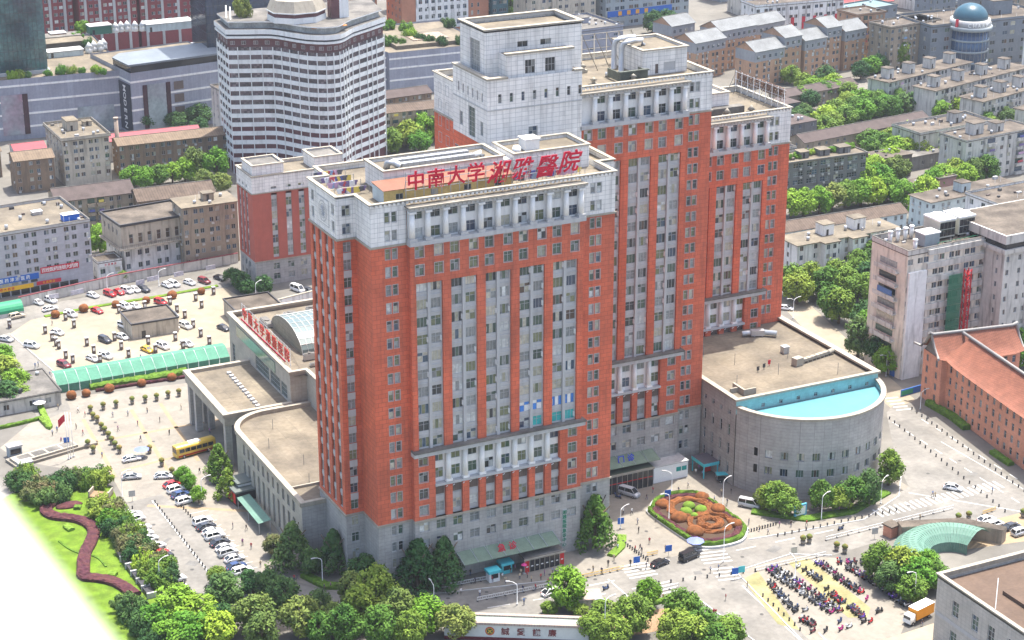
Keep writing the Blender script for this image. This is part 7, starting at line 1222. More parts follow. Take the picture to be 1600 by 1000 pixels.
# clipped balls
bm_ = MB().ball(0, 0, 1.0, 1.35, 1.35, 1.15, 14, 8, jit=.05, z0=-.95).mesh('ball', ORS)
for p in ((-11.9,195.4), (-20.5,194.2), (-2.5,195.0), (6.6,194.7), (14.6,195.1), (23.6,195.1), (-31.7,132.2), (-27.8,132.2), (-21.6,132.5), (-12.8,132.6), (-4.5,133.0)): tag(link('ball_shrub', bm_, None, p, rnd.uniform(0, 6), rnd.uniform(.9, 1.15)), 'clipped orange ball shrub ' + ('on the grass verge' if p[1] > 150 else 'in the hedge border'), 'shrub', 'orange balls ' + ('on the verge' if p[1] > 150 else 'in the border'))
pot = MB().cyl(0, 0, 0, .9, .42, .6, 10, 0); pot.cyl(0, 0, .9, 1.3, .07, .07, 6, 0); potm = pot.mesh('pot', mat('pot_stone', (.28, .24, .19), .8, .1, 1)); bl_ = MB().ball(0, 0, 1.65, .75, .75, .55, 10, 6, jit=.08).mesh('ball_top', mat('topiary', (.16, .12, .035), .95, .3, 1.5, col2=(.10, .14, .03)))
for p in ((-29.7,120.8), (-30.3,116.1), (-29.9,113.6), (-30.1,108.8), (-30.0,106.1), (-30.0,102.6), (-30.1,99.2), (-30.1,96.2), (-29.9,93.1), (-26.2,121.4), (-22.9,121.2), (-18.5,121.8), (-15.2,121.2), (-12.2,121.1), (-9.0,121.5), (-6.1,121.5), (-35.9,99.9), (-35.6,95.9), (-23.3,89.9), (-22.8,81.3), (-22.2,75.0), (-22.3,72.2), (130.0,-27.3), (132.7,-27.6), (92.2,-21.1), (93.8,-21.2), (97.1,-26.9), (98.0,-28.7), (144.6,-32.0)):
    t = thing('topiary_planter', 'ball topiary in a stone pot ' + ('in the curving plaza row' if p[0] < 20 else 'beside the main road'), 'planter', p, 0, 'topiary planters ' + ('on the plaza' if p[0] < 20 else 'by the road')); link('pot', potm, t); link('ball_top', bl_, t)
po_ = MB().box(-.45, .45, -.45, .45, 0, 2.3); po_.box(-.52, .52, -.52, .52, 2.3, 2.5, 1); po_.box(-.3, .3, -.47, -.452, .9, 1.7, 2); po_ = po_.mesh('post', [mat('post_brown', (.14, .105, .085), .8, .15, 1), GRYP, WPAINT])
for p in ((-26.3,182.6), (-25.9,176.2), (-25.9,171.8), (-25.8,169.1), (-25.9,161.0), (-18.2,168.0), (-18.0,161.4), (-10.2,168.5), (-10.4,160.9), (-10.2,154.4), (-2.6,168.7), (-2.6,161.4), (-2.6,154.4), (-2.6,176.1), (5.0,175.8), (4.9,168.4), (5.1,161.0), (5.1,153.9), (12.7,168.6), (12.4,160.7), (12.7,153.9), (-18.2,154.1), (-25.0,156.9), (-3.0,189.8), (4.7,189.6), (4.7,182.4), (12.4,190.0), (12.3,182.8), (20.2,189.9), (19.9,183.3), (-2.7,183.7), (12.9,177.2), (26.7,192.9), (-34.3,191.7), (-17.8,183.6), (-18.4,190.8)): tag(link('vent_post', po_, None, p), 'square brown vent post standing in the car park', 'post', 'vent posts in the car park')

# ================================================================ vehicles
CAR_COL = {k: mat('paint_' + k, c, .28, .02, 1, spec=.6) for k, c in dict(white=(.78, .78, .77), silver=(.45, .46, .47), black=(.015, .015, .018), dark=(.04, .045, .06), red=(.5, .02, .025), blue=(.03, .06, .16), yellow=(.75, .45, .02), maroon=(.18, .03, .04), beige=(.5, .43, .32)).items()}
CGL = mat('car_glass', (.02, .025, .03), .08, .1, 1, spec=.8); TYR = plain('tyre', (.02, .02, .02), .9); RIM = plain('rim', (.4, .4, .42), .4, .5, .6); HLT = plain('headlight', (.7, .7, .72), .2); TLT = plain('taillight', (.4, .01, .01), .3)
def loft(mb, secs, m):
    """secs: rings of equal length"""
    i = len(mb.v); n = len(secs[0])
    for s in secs: mb.v += s
    for a in range(len(secs) - 1):
        for j in range(n):
            q = (j + 1) % n; mb.f.append((i + a * n + j, i + a * n + q, i + (a + 1) * n + q, i + (a + 1) * n + j)); mb.m.append(m); mb.smooth.append(True)
    mb.f.append(tuple(i + j for j in range(n))); mb.m.append(m); mb.smooth.append(False); mb.f.append(tuple(i + (len(secs) - 1) * n + j for j in range(n))); mb.m.append(m); mb.smooth.append(False)
def make_car(kind):
    """front towards +X, centred, wheels on z=0"""
    if kind == 'sedan': L, Wd, hb, ht, cab = 4.6, .89, .92, 1.44, ((-2.05, .95), (-1.2, 1.40), (.35, 1.44), (1.25, .95)); zz = (.74, .90, .92, .92, .78)
    elif kind == 'suv': L, Wd, hb, ht, cab = 4.6, .93, 1.08, 1.72, ((-2.25, 1.1), (-2.0, 1.66), (.45, 1.72), (1.2, 1.1)); zz = (.95, 1.06, 1.08, 1.08, .95)
    else: L, Wd, hb, ht, cab = 5.2, .97, 1.2, 2.1, ((-2.55, 1.25), (-2.5, 2.02), (1.0, 2.1), (1.9, 1.22)); zz = (1.2, 1.2, 1.2, 1.2, 1.02)
    h = L / 2; b = MB(); xs = (-h, -h + .25, -h * .3, h * .45, h - .3, h); tops = (zz[0] - .12, zz[0] + .06, zz[2], zz[3], zz[4], zz[4] - .18); secs = []
    for x, zt_ in zip(xs, tops):
        e = .86 if abs(x) > h - .1 else 1.0; y = Wd * e; secs.append([(x, -y * .92, .28), (x, -y, .45), (x, -y, zt_ - .22), (x, -y * .9, zt_), (x, y * .9, zt_), (x, y, zt_ - .22), (x, y, .45), (x, y * .92, .28)])
    loft(b, secs, 0); roof = MB(); (xa, za), (xb, zb), (xc, zc), (xd, zd) = cab; yb, yt = Wd * .9, Wd * .72
    g = MB(); q = lambda x, y, z: (x, y, z)
    g.face([q(xa, -yb, za - .05), q(xd, -yb, zd - .05), q(xc, -yt, zc - .04), q(xb, -yt, zb - .04)]); g.face([q(xa, yb, za - .05), q(xd, yb, zd - .05), q(xc, yt, zc - .04), q(xb, yt, zb - .04)]); g.face([q(xd, -yb, zd - .05), q(xd, yb, zd - .05), q(xc, yt, zc - .04), q(xc, -yt, zc - .04)]); g.face([q(xa, -yb, za - .05), q(xa, yb, za - .05), q(xb, yt, zb - .04), q(xb, -yt, zb - .04)])
    roof.prism([(xb - .03, -yt), (xc, -yt), (xc, yt), (xb - .03, yt)], zb - .04, zc + .03, 0); 
    for s in (-1, 1):
        for (x0, z0_, x1, z1_) in ((xa, za, xb, zb), (xd, zd, xc, zc)): roof.tube([(x0, s * yb, z0_ - .03), (x1, s * yt, z1_ - .02)], .06, 4)
        xm = (xb + xc) / 2; roof.tube([(xm, s * yb * 1.0, hb), (xm, s * yt, zc - .02)], .05, 4)
    wh = MB(); 
    for k in range(12):
        a, c = 2 * math.pi * k / 12, 2 * math.pi * (k + 1) / 12; r = .33; P4 = lambda y, t, rr: (rr * math.cos(t), y, rr * math.sin(t)); wh.face([P4(-.11, a, r), P4(-.11, c, r), P4(.11, c, r), P4(.11, a, r)], 0, True)
        for y in (-.11, .11): wh.face([P4(y, a, r), P4(y, c, r), P4(y, c, .2), P4(y, a, .2)], 0); wh.face([P4(y, a, .2), P4(y, c, .2), (0, y * 1.02, 0)], 1)
    lt = MB(); [lt.box(h - .12, h - .01, s * Wd * .62 - .18, s * Wd * .62 + .18, .6, .74) for s in (-1, 1)]; tl = MB(); [tl.box(-h + .01, -h + .12, s * Wd * .66 - .14, s * Wd * .66 + .14, .62, .8) for s in (-1, 1)]
    root = link('car', None); link('body', b.mesh('body', CAR_COL['white']), root); link('roof', roof.mesh('roof', CAR_COL['white']), root); link('windows', g.mesh('windows', CGL), root)
    wm = wh.mesh('wheel', [TYR, RIM]); [link('wheel', wm, root, (x, y, .33)) for x in (-h * .6, h * .6) for y in (-Wd + .1, Wd - .1)]; link('headlights', lt.mesh('headlights', HLT), root); link('taillights', tl.mesh('taillights', TLT), root)
    return root
PROTO = {k: make_car(k) for k in ('sedan', 'suv', 'van')}
def car(p, ang, col, kind='sedan', label='car', group=None, cat='car', name='car'):
    r = copy_tree(PROTO[kind]); r.name = name; r.location = (p[0], p[1], 0); r.rotation_euler = (0, 0, R(ang))
    for ch in r.children:
        if ch.name.startswith(('body', 'roof')): setmats(ch, [CAR_COL[col]])
    tag(r, label, cat, group); return r
CN = dict(white='white', silver='silver', black='black', dark='dark grey', red='red', blue='dark blue', yellow='yellow', maroon='maroon', beige='beige')
def cars(lst, ang, where, kinds=('sedan', 'suv')):
    for i, (p, c) in enumerate(lst): car(p, ang + rnd.uniform(-4, 4), c, kinds[i % len(kinds)], CN[c] + ' car ' + where, CN[c] + ' cars ' + where)
cars([((-23.6,47.2), 'white'), ((-23.7,44.4), 'dark'), ((-23.3,41.4), 'white'), ((-23.4,39.0), 'white'), ((-23.4,35.5), 'dark'), ((-23.1,32.6), 'white'), ((-23.4,30.0), 'silver'), ((-23.0,26.8), 'white'), ((-23.8,23.2), 'blue'), ((-23.3,20.4), 'white')], 8, 'in the nose-in row along the west road', ('suv', 'sedan', 'sedan'))
cars([((-23.9,69.1), 'red'), ((-23.9,66.0), 'white'), ((-23.9,62.9), 'blue'), ((-23.9,59.1), 'white')], 10, 'in the short row near the small round trees')
cars([((-36.9,57.4), 'white'), ((-36.9,54.8), 'white'), ((-37.0,49.9), 'white'), ((-37.4,46.9), 'white'), ((-37.1,44.0), 'white'), ((-36.7,39.6), 'white'), ((-36.8,36.3), 'red'), ((-36.6,34.5), 'dark'), ((-36.6,31.8), 'white'), ((-37.3,23.1), 'white')], 15, 'half hidden behind the shrub belt')
car((-31.3,77.5), -15, 'silver', 'sedan', 'silver car turning on the plaza below the topiary row'); car((-24.4,74.5), -20, 'white', 'sedan', 'white car driving at the plaza edge beside a planter'); car((-28.5,87.4), 0, 'white', 'sedan', 'white car parked under the plaza parasol')
cars([((-37.7,181.5), 'silver'), ((-32.3,173.3), 'white'), ((-40.6,172.6), 'dark'), ((-40.7,141.4), 'dark'), ((-41.0,135.3), 'white')], -50, 'on the west street')
cars([((-23.3,180.6), 'white'), ((-12.9,168.7), 'dark'), ((-7.9,169.1), 'white'), ((-5.0,177.3), 'white'), ((-0.1,169.7), 'dark'), ((2.4,170.2), 'red'), ((7.4,170.6), 'white'), ((10.7,169.5), 'white'), ((6.8,155.8), 'white'), ((0.3,156.8), 'white'), ((-4.4,156.4), 'yellow'), ((-15.9,156.6), 'white'), ((-19.7,156.4), 'white'), ((-27.9,155.2), 'maroon'), ((19.9,163.3), 'dark'), ((-16.2,193.3), 'white'), ((-8.6,193.1), 'red'), ((-0.3,192.6), 'white'), ((2.4,191.9), 'white'), ((10.1,191.8), 'red'), ((7.1,180.0), 'white'), ((9.9,179.8), 'silver')], -68, 'standing between the car park posts')
cars([((-22.4,207.8), 'white'), ((-18.6,207.8), 'white'), ((-6.3,206.7), 'white'), ((-1.4,205.5), 'red'), ((1.5,206.0), 'red'), ((4.0,206.0), 'white'), ((6.4,206.1), 'white'), ((8.8,204.9), 'dark'), ((16.2,205.7), 'white'), ((18.3,205.4), 'white'), ((23.0,205.0), 'white'), ((27.4,204.1), 'maroon'), ((32.5,204.9), 'black')], -68, 'nosed against the compound wall'); car((-20.5,200.8), 12, 'white', 'sedan', 'white car moving behind an orange ball on the access road'); car((-30.6,198.6), 10, 'beige', 'suv', 'beige loaded car at the access road end')
car((50.2,184.5), -70, 'white', 'van', 'white van parked at the shorter wing door', None, 'van', 'van'); car((52.7,182.7), -60, 'dark', 'sedan', 'dark car parked beside the white van at the shorter wing')
car((70.0,17.5), -62, 'silver', 'van', 'white van in the shade before the dark glass doors', None, 'van', 'van'); car((58.8,-15.8), 13, 'black', 'sedan', 'black saloon entering the road beside the crossing'); car((66.1,-16.0), 14, 'black', 'van', 'black people carrier beside the flower bed', None, 'van', 'van'); car((91.8,-0.1), -52, 'silver', 'van', 'silver van parked at the curved building foot', None, 'van', 'van'); car((31.8,-16.9), 12, 'white', 'sedan', 'white car half hidden behind the guard hut tree'); car((139.5,-13.3), -50, 'white', 'sedan', 'white car driving towards the long crossing'); car((172.5,106.4), -45, 'white', 'sedan', 'white car in the lane behind the lowest tower')
cars([((135.7,-30.1), 'white'), ((135.7,-33.0), 'white'), ((138.5,-35.4), 'dark'), ((138.4,-38.6), 'silver')], 5, 'on the yard behind the spiral ramp'); cars([((373.0,348.5), 'white'), ((376.7,349.4), 'white'), ((378.2,347.3), 'dark'), ((382.3,342.5), 'blue'), ((387.5,344.0), 'white'), ((391.5,344.8), 'silver')], 15, 'parked by the gabled estate')
cars([((320.8,434.4), 'white'), ((328.2,435.3), 'silver'), ((333.7,435.7), 'dark'), ((320.1,427.2), 'dark'), ((314.8,432.8), 'white')], 10, 'on the street below the blue fascia')
for r in PROTO.values():
    for ch in list(r.children): bpy.data.objects.remove(ch)
    bpy.data.objects.remove(r)
bus = thing('bus', 'yellow coach parked beside the pointed trees on the plaza', 'bus', (-13.5,85.0), R(10)); YB = mat('bus_yellow', (.70, .46, .08), .35, .05, 1, spec=.5)
b = MB(); loft(b, [[(x, -1.25 * e, .4), (x, -1.27 * e, 1.2), (x, -1.25 * e, 2.7), (x, -1.0 * e, 3.15), (x, 1.0 * e, 3.15), (x, 1.25 * e, 2.7), (x, 1.27 * e, 1.2), (x, 1.25 * e, .4)] for x, e in ((-5.3, .93), (-5.1, 1), (5.0, 1), (5.3, .93))], 0); b.build('body', YB, bus)
for k in range(6): [MB().box(-4.6 + k * 1.55, -3.2 + k * 1.55, s * 1.262 - .012, s * 1.262 + .012, 1.55, 2.5).build('side_window', CGL, bus) for s in (-1, 1)]
MB().box(-5.33, -5.29, -1.05, 1.05, 1.4, 2.6).build('windscreen', CGL, bus); MB().box(-4.9, 4.9, -1.29, -1.275, .55, .95).build('stripe', TLT, bus); MB().box(-1.5, 1.5, -.8, .8, 3.15, 3.4).build('roof_unit', WPAINT, bus)
def wheels(root, xs, y, r=.48):
    w = MB(); 
    for k in range(14):
        a, c = 2 * math.pi * k / 14, 2 * math.pi * (k + 1) / 14; P4 = lambda yy, t, rr: (rr * math.cos(t), yy, rr * math.sin(t)); w.face([P4(-.14, a, r), P4(-.14, c, r), P4(.14, c, r), P4(.14, a, r)], 0); [w.face([P4(yy, a, r), P4(yy, c, r), (0, yy, 0)], 0 if yy < 0 else 0) for yy in (-.14, .14)]; [w.face([P4(yy * 1.05, a, r * .5), P4(yy * 1.05, c, r * .5), (0, yy * 1.06, 0)], 1) for yy in (-.14, .14)]
    me = w.mesh('wheel', [TYR, RIM]); [link('wheel', me, root, (x, s * y, r)) for x in xs for s in (-1, 1)]
wheels(bus, (-3.4, 3.2), 1.15)
tk = thing('box_truck', 'white cab truck with orange cargo box beside the bike park', 'truck', (94.2,-59.8), R(14)); MB().box(-1.9, 3.6, -1.15, 1.15, .9, 3.2).build('cargo_box', plain('truck_orange', (.75, .30, .02)), tk); MB().box(-1.95, 3.65, -1.2, 1.2, 3.2, 3.28).build('box_top', WPAINT, tk); b = MB(); loft(b, [[(x, -1.0, .5), (x, -1.02, 1.2), (x, -.92, z), (x, .92, z), (x, 1.02, 1.2), (x, 1.0, .5)] for x, z in ((-3.7, 1.5), (-3.5, 2.3), (-2.1, 2.4))], 0); b.build('cab', WPAINT, tk); MB().box(-3.72, -3.62, -.85, .85, 1.45, 2.1).build('windscreen', CGL, tk); MB().box(-3.6, 3.5, -.5, .5, .5, .9).build('chassis', DARKM, tk); wheels(tk, (-2.9, 2.2), .95, .42)
tr = thing('cargo_tricycle', 'dark cargo tricycle with blue canopy at the curved building wall', 'tricycle', (93.7,14.4), R(-20)); MB().box(-1.6, .6, -.75, .75, .45, .95).build('cargo_bed', DARKM, tr); MB().box(-1.8, 1.4, -.9, .9, 1.95, 2.1).build('canopy', CY, tr); [MB().box(x, x + .08, y, y + .08, .9, 1.95).build('post', STEEL, tr) for x in (-1.7, 1.2) for y in (-.8, .72)]; MB().box(.6, 1.3, -.3, .3, .5, .8).build('seat', DARKM, tr); wheels(tr, (-.9,), .8, .35); wheels(tr, (1.4,), .06, .33)
# motorbikes
def bike_mesh(seed):
    rg = random.Random(seed); b = MB()
    for x in (-.62, .62):
        for k in range(10):
            a, c = 2 * math.pi * k / 10, 2 * math.pi * (k + 1) / 10; r = .28
            for y in (-.07, .07): b.face([(x + r * math.cos(a), y, .28 + r * math.sin(a)), (x + r * math.cos(c), y, .28 + r * math.sin(c)), (x + .1 * math.cos(c), y, .28 + .1 * math.sin(c)), (x + .1 * math.cos(a), y, .28 + .1 * math.sin(a))], 0)
            b.face([(x + r * math.cos(a), -.07, .28 + r * math.sin(a)), (x + r * math.cos(c), -.07, .28 + r * math.sin(c)), (x + r * math.cos(c), .07, .28 + r * math.sin(c)), (x + r * math.cos(a), .07, .28 + r * math.sin(a))], 0)
    loft(b, [[(x, -w, z0), (x, -w, z1), (x, w, z1), (x, w, z0)] for x, w, z0, z1 in ((-.85, .1, .5, .68), (-.45, .17, .3, .72), (.05, .15, .25, .45), (.35, .16, .25, .5))], 1); loft(b, [[(x, -w, z0), (x, -w, z1), (x, w, z1), (x, w, z0)] for x, w, z0, z1 in ((.36, .2, .3, .5), (.48, .24, .35, .95), (.58, .12, .6, 1.05))], 1)
    loft(b, [[(x, -w, z0), (x, -w, z1), (x, w, z1), (x, w, z0)] for x, w, z0, z1 in ((-.8, .13, .72, .8), (-.4, .17, .72, .84), (.0, .12, .7, .78))], 2); b.tube([(.62, 0, .3), (.5, 0, 1.0)], .04, 5, 0); b.tube([(.42, -.34, 1.08), (.5, 0, 1.02), (.42, .34, 1.08)], .03, 5, 0); b.box(-1.0, -.7, -.16, .16, .8, 1.08, 2 if seed % 2 else 1)
    return b.mesh('motorbike', [TYR, CAR_COL['blue'], DARKM])
BK = [bike_mesh(k) for k in range(2)]; bc = ['black', 'dark', 'red', 'blue', 'white', 'silver', 'maroon', 'black', 'dark']; MAG = plain('magenta_paint', (.4, .03, .18)); VIO = plain('violet_paint', (.12, .06, .35))
def bike(p, ang, where):
    o = link('motorbike', rnd.choice(BK), None, p, R(ang)); c = rnd.choice(bc + ['mag', 'vio']); setmats(o, [None, MAG if c == 'mag' else VIO if c == 'vio' else CAR_COL[c], None]); tag(o, 'parked motorbike or scooter ' + where, 'motorbike', 'motorbikes ' + where)
def bikerow(p0, p1, n, where, ang=10, jit=.25, rows=1):
    A, B = Vector(p0), Vector(p1); u = (B - A).normalized(); v = Vector((-u.y, u.x))
    for r in range(rows):
        for k in range(n): c = A + (B - A) * (k + rnd.uniform(-.2, .2)) / max(1, n - 1) + v * (r - (rows - 1) / 2) * 2.0; bike((c.x + rnd.uniform(-jit, jit), c.y + rnd.uniform(-jit, jit)), ang + rnd.uniform(-18, 18) + (180 if rnd.random() < .3 else 0), where)
bikerow((79.4,-28.2), (80.7,-50.1), 27, 'in the thick double row of the bike park', rows=2); bikerow((85.2,-30.4), (85.5,-31.9), 2, 'in the second row of the bike park'); bikerow((85.6,-33.2), (85.6,-37.1), 7, 'in the second row of the bike park'); bikerow((84.2,-43.3), (84.2,-47.6), 8, 'in the second row of the bike park'); bikerow((84.6,-49.6), (84.4,-54.1), 9, 'in the second row of the bike park'); bikerow((89.9,-30.1), (90.2,-35.8), 9, 'in the third row of the bike park'); bikerow((89.7,-37.2), (90.3,-45.4), 17, 'in the third row of the bike park'); bikerow((94.5,-35.0), (95.9,-47.8), 26, 'in the row under the trees of the bike park'); bikerow((95.1,-49.3), (95.3,-54.3), 8, 'in the row under the trees of the bike park'); bikerow((75.4,-33.3), (73.5,-46.6), 17, 'in the outermost row of the bike park'); bikerow((72.5,-49.7), (73.6,-52.6), 9, 'in the outermost row of the bike park'); bikerow((93.7,-32.0), (98.3,-34.2), 6, 'at the road end of the bike park', 70)
for p in ((71.9,-54.7), (74.4,-55.6), (79.1,-53.8), (77.5,-56.5), (79.6,-56.4), (83.5,-56.0), (88.5,-53.7), (89.6,-48.5), (84.7,-41.1), (75.5,-46.7), (89.0,-53.9), (84.7,-56.6)): bike(p, rnd.uniform(0, 40), 'standing apart in the bike park')
for i, (p, a) in enumerate((((43.1,-20.3), 15), ((103.7,-19.0), 190), ((67.0,17.4), -60), ((98.0,-42.2), 0), ((95.8,-41.2), 0))): o = link('motorbike', BK[i % 2], None, p, R(a)); tag(o, ('motorbike riding on the road past the gate wall', 'motorbike riding past the curved building', 'motorbike leaning near the white van', 'motorbike at the kerb of the bike park entrance', 'scooter beside the blue sign post')[i], 'motorbike')

# ================================================================ people
def person_mesh(pose):
    me = bpy.data.meshes.new('person'); s = .22 if pose == 'walk' else .02; V = [(0, 0, .95), (0, 0, 1.2), (0, 0, 1.42), (0, 0, 1.52), (.01, 0, 1.66), (0, .1, .9), (s, .11, .5), (s * .2 + .02, .11, .08), (s * .2 + .16, .12, .03), (0, -.1, .9), (-s * .5, -.11, .5), (-s * 1.6, -.11, .1), (-s * 1.6 + .13, -.12, .04), (0, .19, 1.4), (-s * .5, .25, 1.12), (s * .2 + .06, .26, .86), (0, -.19, 1.4), (s * .5, -.25, 1.12), (s * .9 + .08, -.26, .88)]
    E = [(0, 1), (1, 2), (2, 3), (3, 4), (0, 5), (5, 6), (6, 7), (7, 8), (0, 9), (9, 10), (10, 11), (11, 12), (2, 13), (13, 14), (14, 15), (2, 16), (16, 17), (17, 18)]; rad = [.15, .135, .15, .06, .105, .095, .065, .045, .04, .095, .065, .045, .04, .065, .045, .035, .065, .045, .035]
    me.from_pydata(V, E, []); o = bpy.data.objects.new('p', me); COL.objects.link(o); o.modifiers.new('s', 'SKIN'); sv = me.skin_vertices[0].data
    for i, r in enumerate(rad): sv[i].radius = (r, r)
    sv[0].use_root = True; sb = o.modifiers.new('u', 'SUBSURF'); sb.levels = 1; out = bpy.data.meshes.new_from_object(o.evaluated_get(bpy.context.evaluated_depsgraph_get())); bpy.data.objects.remove(o)
    out.materials.clear(); [out.materials.append(m) for m in (SHIRT[0], PANTS[0], SKIN, HAIR)]
    for p in out.polygons:
        c = p.center; p.material_index = 3 if c.z > 1.62 or (c.z > 1.55 and c.x < -.02) else 2 if c.z > 1.48 or (abs(c.y) > .17 and c.z < 1.15) else 0 if c.z > .93 else 1; p.use_smooth = True
    return out
SKIN = plain('skin', (.42, .26, .19)); HAIR = plain('hair', (.015, .013, .012)); SHIRT = [plain('shirt_%d' % i, c) for i, c in enumerate(((.7, .7, .7), (.05, .06, .12), (.45, .05, .06), (.04, .04, .045), (.2, .3, .5), (.55, .45, .3), (.35, .15, .3)))]; PANTS = [plain('pants_%d' % i, c) for i, c in enumerate(((.03, .03, .04), (.06, .08, .16), (.2, .18, .15)))]
PM = [person_mesh('walk'), person_mesh('stand')]
def people(pts, where):
    for p in pts: o = link('person', rnd.choice(PM), None, (p[0], p[1], 0.02), rnd.uniform(0, 6.28), rnd.uniform(.94, 1.06)); i = rnd.randrange(7); setmats(o, [SHIRT[i], rnd.choice(PANTS)]); c = ('a pale', 'a navy', 'a red', 'a black', 'a blue', 'a tan', 'a plum')[i]; tag(o, 'person in ' + c + ' top ' + where, 'person', 'people in ' + c[2:] + ' tops ' + where)
people([(34.2,-9.2), (36.1,-9.2), (36.2,-10.2), (29.8,-6.7), (30.5,-8.4), (33.0,-13.1), (29.5,-14.2), (26.9,-13.5), (24.6,-18.6), (28.2,-5.0), (25.8,-3.1), (29.6,-4.4), (28.8,-8.2)], 'before the tower entrance'); people([(64.3,3.6), (62.3,-0.4), (57.0,-8.2), (58.4,-7.9), (58.0,-9.4), (50.9,-9.6), (44.5,-12.0), (52.8,-13.5), (55.3,-16.0), (63.8,9.3), (65.5,8.4), (72.4,13.6), (56.5,-16.3)], 'on the pale paving by the flower bed'); people([(87.0,-11.5), (87.7,3.1), (91.6,7.6), (89.4,8.3), (85.9,5.8), (85.3,7.6), (91.7,22.1), (89.7,20.3), (90.6,18.6)], 'near the curved building'); people([(66.8,-23.6), (68.9,-23.4), (63.2,-35.5), (56.9,-38.2), (57.5,-39.9), (57.9,-40.1), (70.3,-32.7), (51.5,-29.7), (50.3,-29.7), (54.9,-30.2)], 'at the road corner by the bike park')
people([(-32.6,122.2), (-31.6,119.0), (-25.4,115.5), (-26.6,106.2), (-40.4,112.5), (-42.0,110.7), (-41.2,105.1), (-35.6,112.4), (-36.6,126.6), (-8.2,98.5), (-6.5,94.5), (-1.9,107.1), (-8.3,112.6), (-20.0,75.9), (-16.0,73.1), (-14.5,72.8)], 'on the plaza'); people([(-35.1,157.7), (-34.1,158.3), (-35.0,150.5), (-34.3,150.2), (-33.0,150.0), (-35.9,151.0), (-39.0,150.0), (-35.5,180.4), (-22.9,188.4), (-7.8,151.1), (-34.6,190.7)], 'on the west street'); people([(-14.6,12.2), (-13.9,12.2), (-10.4,5.4), (-8.9,5.6), (-13.5,-7.4), (-6.3,5.6), (-16.3,19.5), (-18.9,21.5)], 'on the shaded path below the tower'); people([(-18.3,41.7), (-15.9,39.5), (-19.0,33.0), (-17.9,30.4), (15.6,-4.2), (14.1,-0.3)], 'on the pavement by the parked row'); people([(92.1,-11.9), (94.6,-12.8), (95.6,-8.6), (95.1,-6.5), (122.6,-23.0), (146.4,-19.0), (132.9,-14.2), (132.8,-15.3), (108.7,-11.4), (93.3,-62.3)], 'crossing near the long crossing')
people([(20.0,-2.2), (19.4,-5.8), (22.4,-5.0), (23.0,-6.9), (25.5,-6.5), (25.2,-8.6), (30.4,-10.5), (32.7,-10.4), (35.9,-11.7), (36.2,-14.0), (14.6,-9.0), (17.9,-11.3)], 'walking on the shaded forecourt'); people([(61.8,-6.1), (63.1,-10.9), (54.0,-5.7), (48.5,-11.4), (45.6,-13.8), (68.7,2.9), (81.0,13.6), (75.6,16.2), (84.4,15.0), (86.6,-7.8), (87.9,-13.7), (97.9,-14.1)], 'strolling across the sunny forecourt'); people([(-21.7,114.6), (-21.2,107.5), (-16.7,114.4), (-15.6,107.0), (-15.8,98.2), (-23.3,97.6), (-34.4,92.4), (-7.1,107.4), (-35.1,107.7), (-35.4,119.0)], 'scattered over the plaza tiles')
def parasol(p, m, lab, r=1.5, n='parasol'):
    t = thing(n, lab, 'parasol', p); MB().cyl(0, 0, 0, 2.2, .03, .03, 6).build('pole', STEEL, t); MB().cyl(0, 0, 0, .12, .35, .35, 10).build('foot', GRYP, t); b = MB()
    for k in range(8): a, c = R(k * 45), R(k * 45 + 45); b.face([(r * math.cos(a), r * math.sin(a), 2.05), (r * math.cos(c), r * math.sin(c), 2.05), (0, 0, 2.6)])
    b.build('canopy', m, t)
PB = plain('parasol_blue', (.16, .2, .55)); parasol((69.6,-12.7), PB, 'blue parasol at the kerb beside the black people carrier', 2.0); parasol((-25.6,88.5), PB, 'blue parasol on the plaza beside the parked white car', 1.9); parasol((-40.9,128.7), WPAINT, 'white parasol at the west street corner', 1.7); parasol((30.8,-6.2), plain('parasol_pink', (.7, .06, .25)), 'small pink parasol before the tower entrance', .7)
